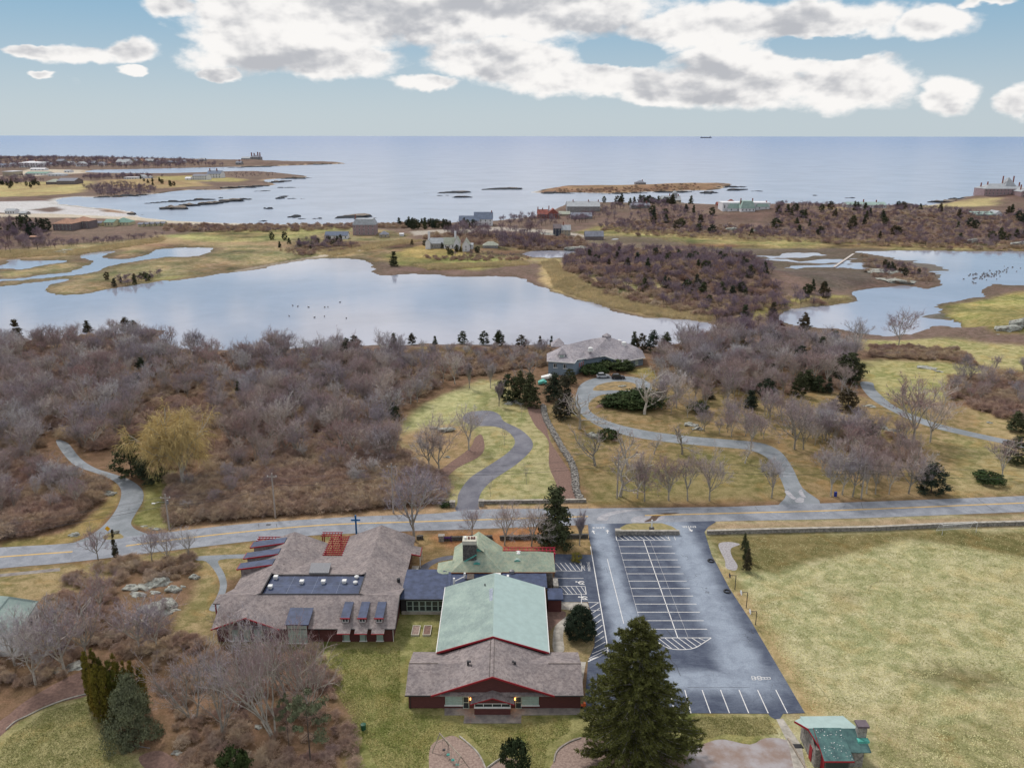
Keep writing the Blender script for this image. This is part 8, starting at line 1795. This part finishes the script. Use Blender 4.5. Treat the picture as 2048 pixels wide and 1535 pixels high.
edging([(180, 1395), (190, 1420), (215, 1440), (240, 1450), (242, 1475), (262, 1488), (300, 1495)], 'thin timber edging round the arborvitae bed', 0.1, 'concrete_old')
for px, py, lb, c, s in [(727, 1458, 'small dark green bin on the lawn left of the swing set', 'laurel', 0.35)]:
    x, y = P(px, py, 0); tag(MB().tube([(x, y, 0), (x, y, 0.9), (x, y, 0.95)], [s, s * 1.1, s * 0.4], 10).make('bin', mat('green_plastic', (0.02, 0.09, 0.05), 0.5), None, base=(x, y, 0)), lb, 'bin')
x, y = P(1167, 1414, 0); r = empty('toy_tractor', (x, y, 0.06), 'orange ride-on toy on the patio corner under the spruce', 'toy'); om = mat('orange_plastic', (0.7, 0.14, 0.04), 0.4)
MB().box(x - 0.4, y - 0.22, 0.25, x + 0.35, y + 0.22, 0.5).box(x - 0.05, y - 0.2, 0.5, x + 0.3, y + 0.2, 0.85).make('body', om, r)
for sx in (-0.3, 0.28):
    for sy in (-0.28, 0.28): MB().tube([(x + sx, y + sy - 0.05, 0.25), (x + sx, y + sy + 0.05, 0.25)], 0.17, 10).make('wheel', M['dark_frame'], r)
x, y = P(1661, 991, 0); tag(MB().tube([(x + 1, y - 0.3, 0), (x + 1, y - 0.3, 1.1)], 0.35, 10).make('barrel', mat('blue_plastic', (0.02, 0.04, 0.25), 0.5), None, base=(x + 1, y - 0.3, 0)), 'blue barrel among the tree trunks right of the drive mouth', 'barrel')
x, y = P(895, 1083, 0); r = empty('notice_frame', (x, y, 0), 'small purple sign frame on the leafy lawn behind the hall', 'sign'); pm_ = mat('purple_paint', (0.09, 0.03, 0.16))
for s in (-0.75, 0.75): MB().box(x + s - 0.06, y - 0.06, 0, x + s + 0.06, y + 0.06, 1.5).make('post', pm_, r)
MB().box(x - 0.69, y - 0.04, 0.75, x + 0.69, y + 0.04, 1.15).make('board', pm_, r)
x, y = P(537, 1049, 0); MB().box(x - 0.5, y - 0.3, 0.035, x + 0.5, y + 0.3, 0.05).make('drain_grate', M['dark_frame'], road)
# boardwalks
def planks(pts, w, z, label):
    q_ = [zbase(*p) for p in pts]; r = empty('boardwalk', q_[0], label, 'boardwalk'); st_ = MB(); k = 0
    for (ax, ay, az), (bx, by, bz) in zip(q_[:-1], q_[1:]):
        beam(st_, (ax, ay, max(az, bz) + z), (bx, by, max(az, bz) + z), w, 0.12)
    st_.make('deck', M['wood_pale'], r)
M['wood_pale'] = mat('pale_boardwalk_wood', (0.5, 0.45, 0.42), 0.85, 0.15, 1)
planks([(846, 742), (881, 768)], 1.3, 0.5, 'pale boardwalk climbing the wooded slope'); planks([(1668, 535), (1707, 508)], 1.6, 0.3, 'pale boardwalk crossing the muddy marsh')
sheet('hill_path', [(660, 722), (700, 716), (760, 712), (800, 712), (832, 720), (846, 740), (838, 740), (824, 724), (790, 716), (700, 720), (660, 728)], 0.02, mat('sandy_track', (0.40, 0.32, 0.28), 0.9, 0.2, 0.5), 3)
# ---------------------------------------------------------------- vehicles
def car(px, py, rz, paint, label):
    x, y, z = zbase(px, py); z = 0.02; r = empty('car', (x, y, z), label, 'car', 'cars on the circular drive', rz)
    prof = [(-2.3, 0.35), (-2.3, 0.85), (-2.05, 1.05), (1.15, 1.08), (2.1, 0.92), (2.3, 0.7), (2.3, 0.35)]
    def ext(prof, w0, w1=None):
        mb = MB(); n = len(prof); w1 = w1 or w0
        A_ = [(a, -w0, c) for a, c in prof]; B_ = [(a, w1, c) for a, c in prof]
        mb.poly(A_[::-1]); mb.poly(B_)
        for i in range(n): j = (i + 1) % n; mb.poly([A_[i], A_[j], B_[j], B_[i]])
        return mb
    def add(mb, nm, m, par=r): return link(nm, mkmesh(nm, mb.V, mb.F, [m]), par)
    b = add(ext(prof, 0.92), 'body', paint); md = b.modifiers.new('bevel', 'BEVEL'); md.width = 0.08; md.segments = 2
    c = add(ext([(-2.0, 1.05), (-1.75, 1.55), (-1.4, 1.68), (0.1, 1.70), (0.95, 1.10)], 0.78), 'cabin', M['glass'])
    rfm = MB().box(-1.55, -0.72, 1.69, 0.15, 0.72, 1.745); add(rfm, 'roof', paint)
    for sx in (-1.45, 1.45):
        for sy in (-0.9, 0.9):
            w = MB().tube([(sx, sy - 0.12, 0.34), (sx, sy + 0.12, 0.34)], 0.35, 14); wo = add(w, 'wheel', M['dark_frame']); add(MB().tube([(sx, sy - 0.13, 0.34), (sx, sy + 0.13, 0.34)], 0.2, 10), 'rim', M['grey_metal'], wo)
    for sy in (-0.65, 0.65): add(MB().box(2.28, sy - 0.18, 0.66, 2.33, sy + 0.18, 0.82), 'headlight', M['white']); add(MB().box(-2.33, sy - 0.16, 0.75, -2.28, sy + 0.16, 0.95), 'tail_light', M['red_trim'])
def paintm(n, c):
    m = bpy.data.materials.new(n); m.use_nodes = True; b = m.node_tree.nodes['Principled BSDF']; b.inputs['Base Color'].default_value = (*c, 1); b.inputs['Metallic'].default_value = 0.5; b.inputs['Roughness'].default_value = 0.3; b.inputs['Coat Weight'].default_value = 0.5; return m
car(1206, 755, 0.12, paintm('silver_paint', (0.5, 0.52, 0.56)), 'silver estate car parked left on the circular drive'); car(1236, 757, 0.02, paintm('dark_paint', (0.03, 0.03, 0.04)), 'dark car parked right of the silver one on the drive')
for px, py, w, lb, m_ in [(1101, 758, 3.2, 'white tarpaulin-covered boat beside the pond house garage', 'white'), (1087, 768, 1.8, 'green tarpaulin heap below the white boat cover', 'copper')]:
    x, y, z = zbase(px, py); mb = MB(); mb.slab([(x - w, y - 1, 0.9), (x, y - 1.2, 1.5), (x, y + 1.2, 1.7), (x - w, y + 1, 0.9)], 0.8); mb.slab([(x, y - 1.2, 1.5), (x + w * 0.6, y - 0.8, 0.9), (x + w * 0.6, y + 0.8, 0.9), (x, y + 1.2, 1.7)], 0.8)
    tag(mb.make('covered_boat' if m_ == 'white' else 'tarpaulin_heap', M[m_], None, base=(x, y, 0)), lb, 'boat' if m_ == 'white' else 'tarpaulin')
# ship on the horizon
x, y = P(1412, 276.2, WZ); s = mpp(y, WZ); r = empty('ship', (x, y, WZ), 'long dark cargo ship on the horizon', 'ship')
MB().box(x - 11 * s, y, WZ, x + 11 * s, y + 40, WZ + 1.7 * s).make('hull', DK, r); MB().box(x + 7 * s, y + 5, WZ + 1.7 * s, x + 9.5 * s, y + 35, WZ + 4 * s).make('superstructure', W_, r); MB().box(x - 9 * s, y + 10, WZ + 1.7 * s, x - 8.4 * s, y + 14, WZ + 3.2 * s).make('mast', DK, r)
# waterfowl
bm_b = MB(); bm_b.tube([(-0.35, 0, 0.1), (-0.15, 0, 0.18), (0.15, 0, 0.18), (0.35, 0, 0.14)], [0.05, 0.16, 0.16, 0.04], 6); bm_b.tube([(0.28, 0, 0.18), (0.38, 0, 0.42), (0.5, 0, 0.44)], [0.05, 0.04, 0.02], 5)
bme = mkmesh('goose', bm_b.V, bm_b.F, [M['bark_dark']])
rs_ = random.Random(8)
for i in range(90):
    if i < 60: px = rs_.gauss(1985, 22); py = 548 - (px - 1985) * 0.25 + rs_.gauss(0, 5)
    elif i < 80: px = rs_.uniform(1935, 1975); py = 552 + rs_.gauss(0, 3)
    else: px = rs_.uniform(560, 720); py = rs_.uniform(600, 645)
    x, y = P(px, py, WZ); o = link('goose', bme); o.location = (x, y, WZ + 0.02); o.rotation_euler = (0, 0, rs_.random() * 6.28); o.scale = (1.5,) * 3; tag(o, 'small dark goose in the flock resting on the channel' if i < 80 else 'small dark bird scattered on the pond', 'goose', 'geese on the channel' if i < 80 else 'birds on the pond')
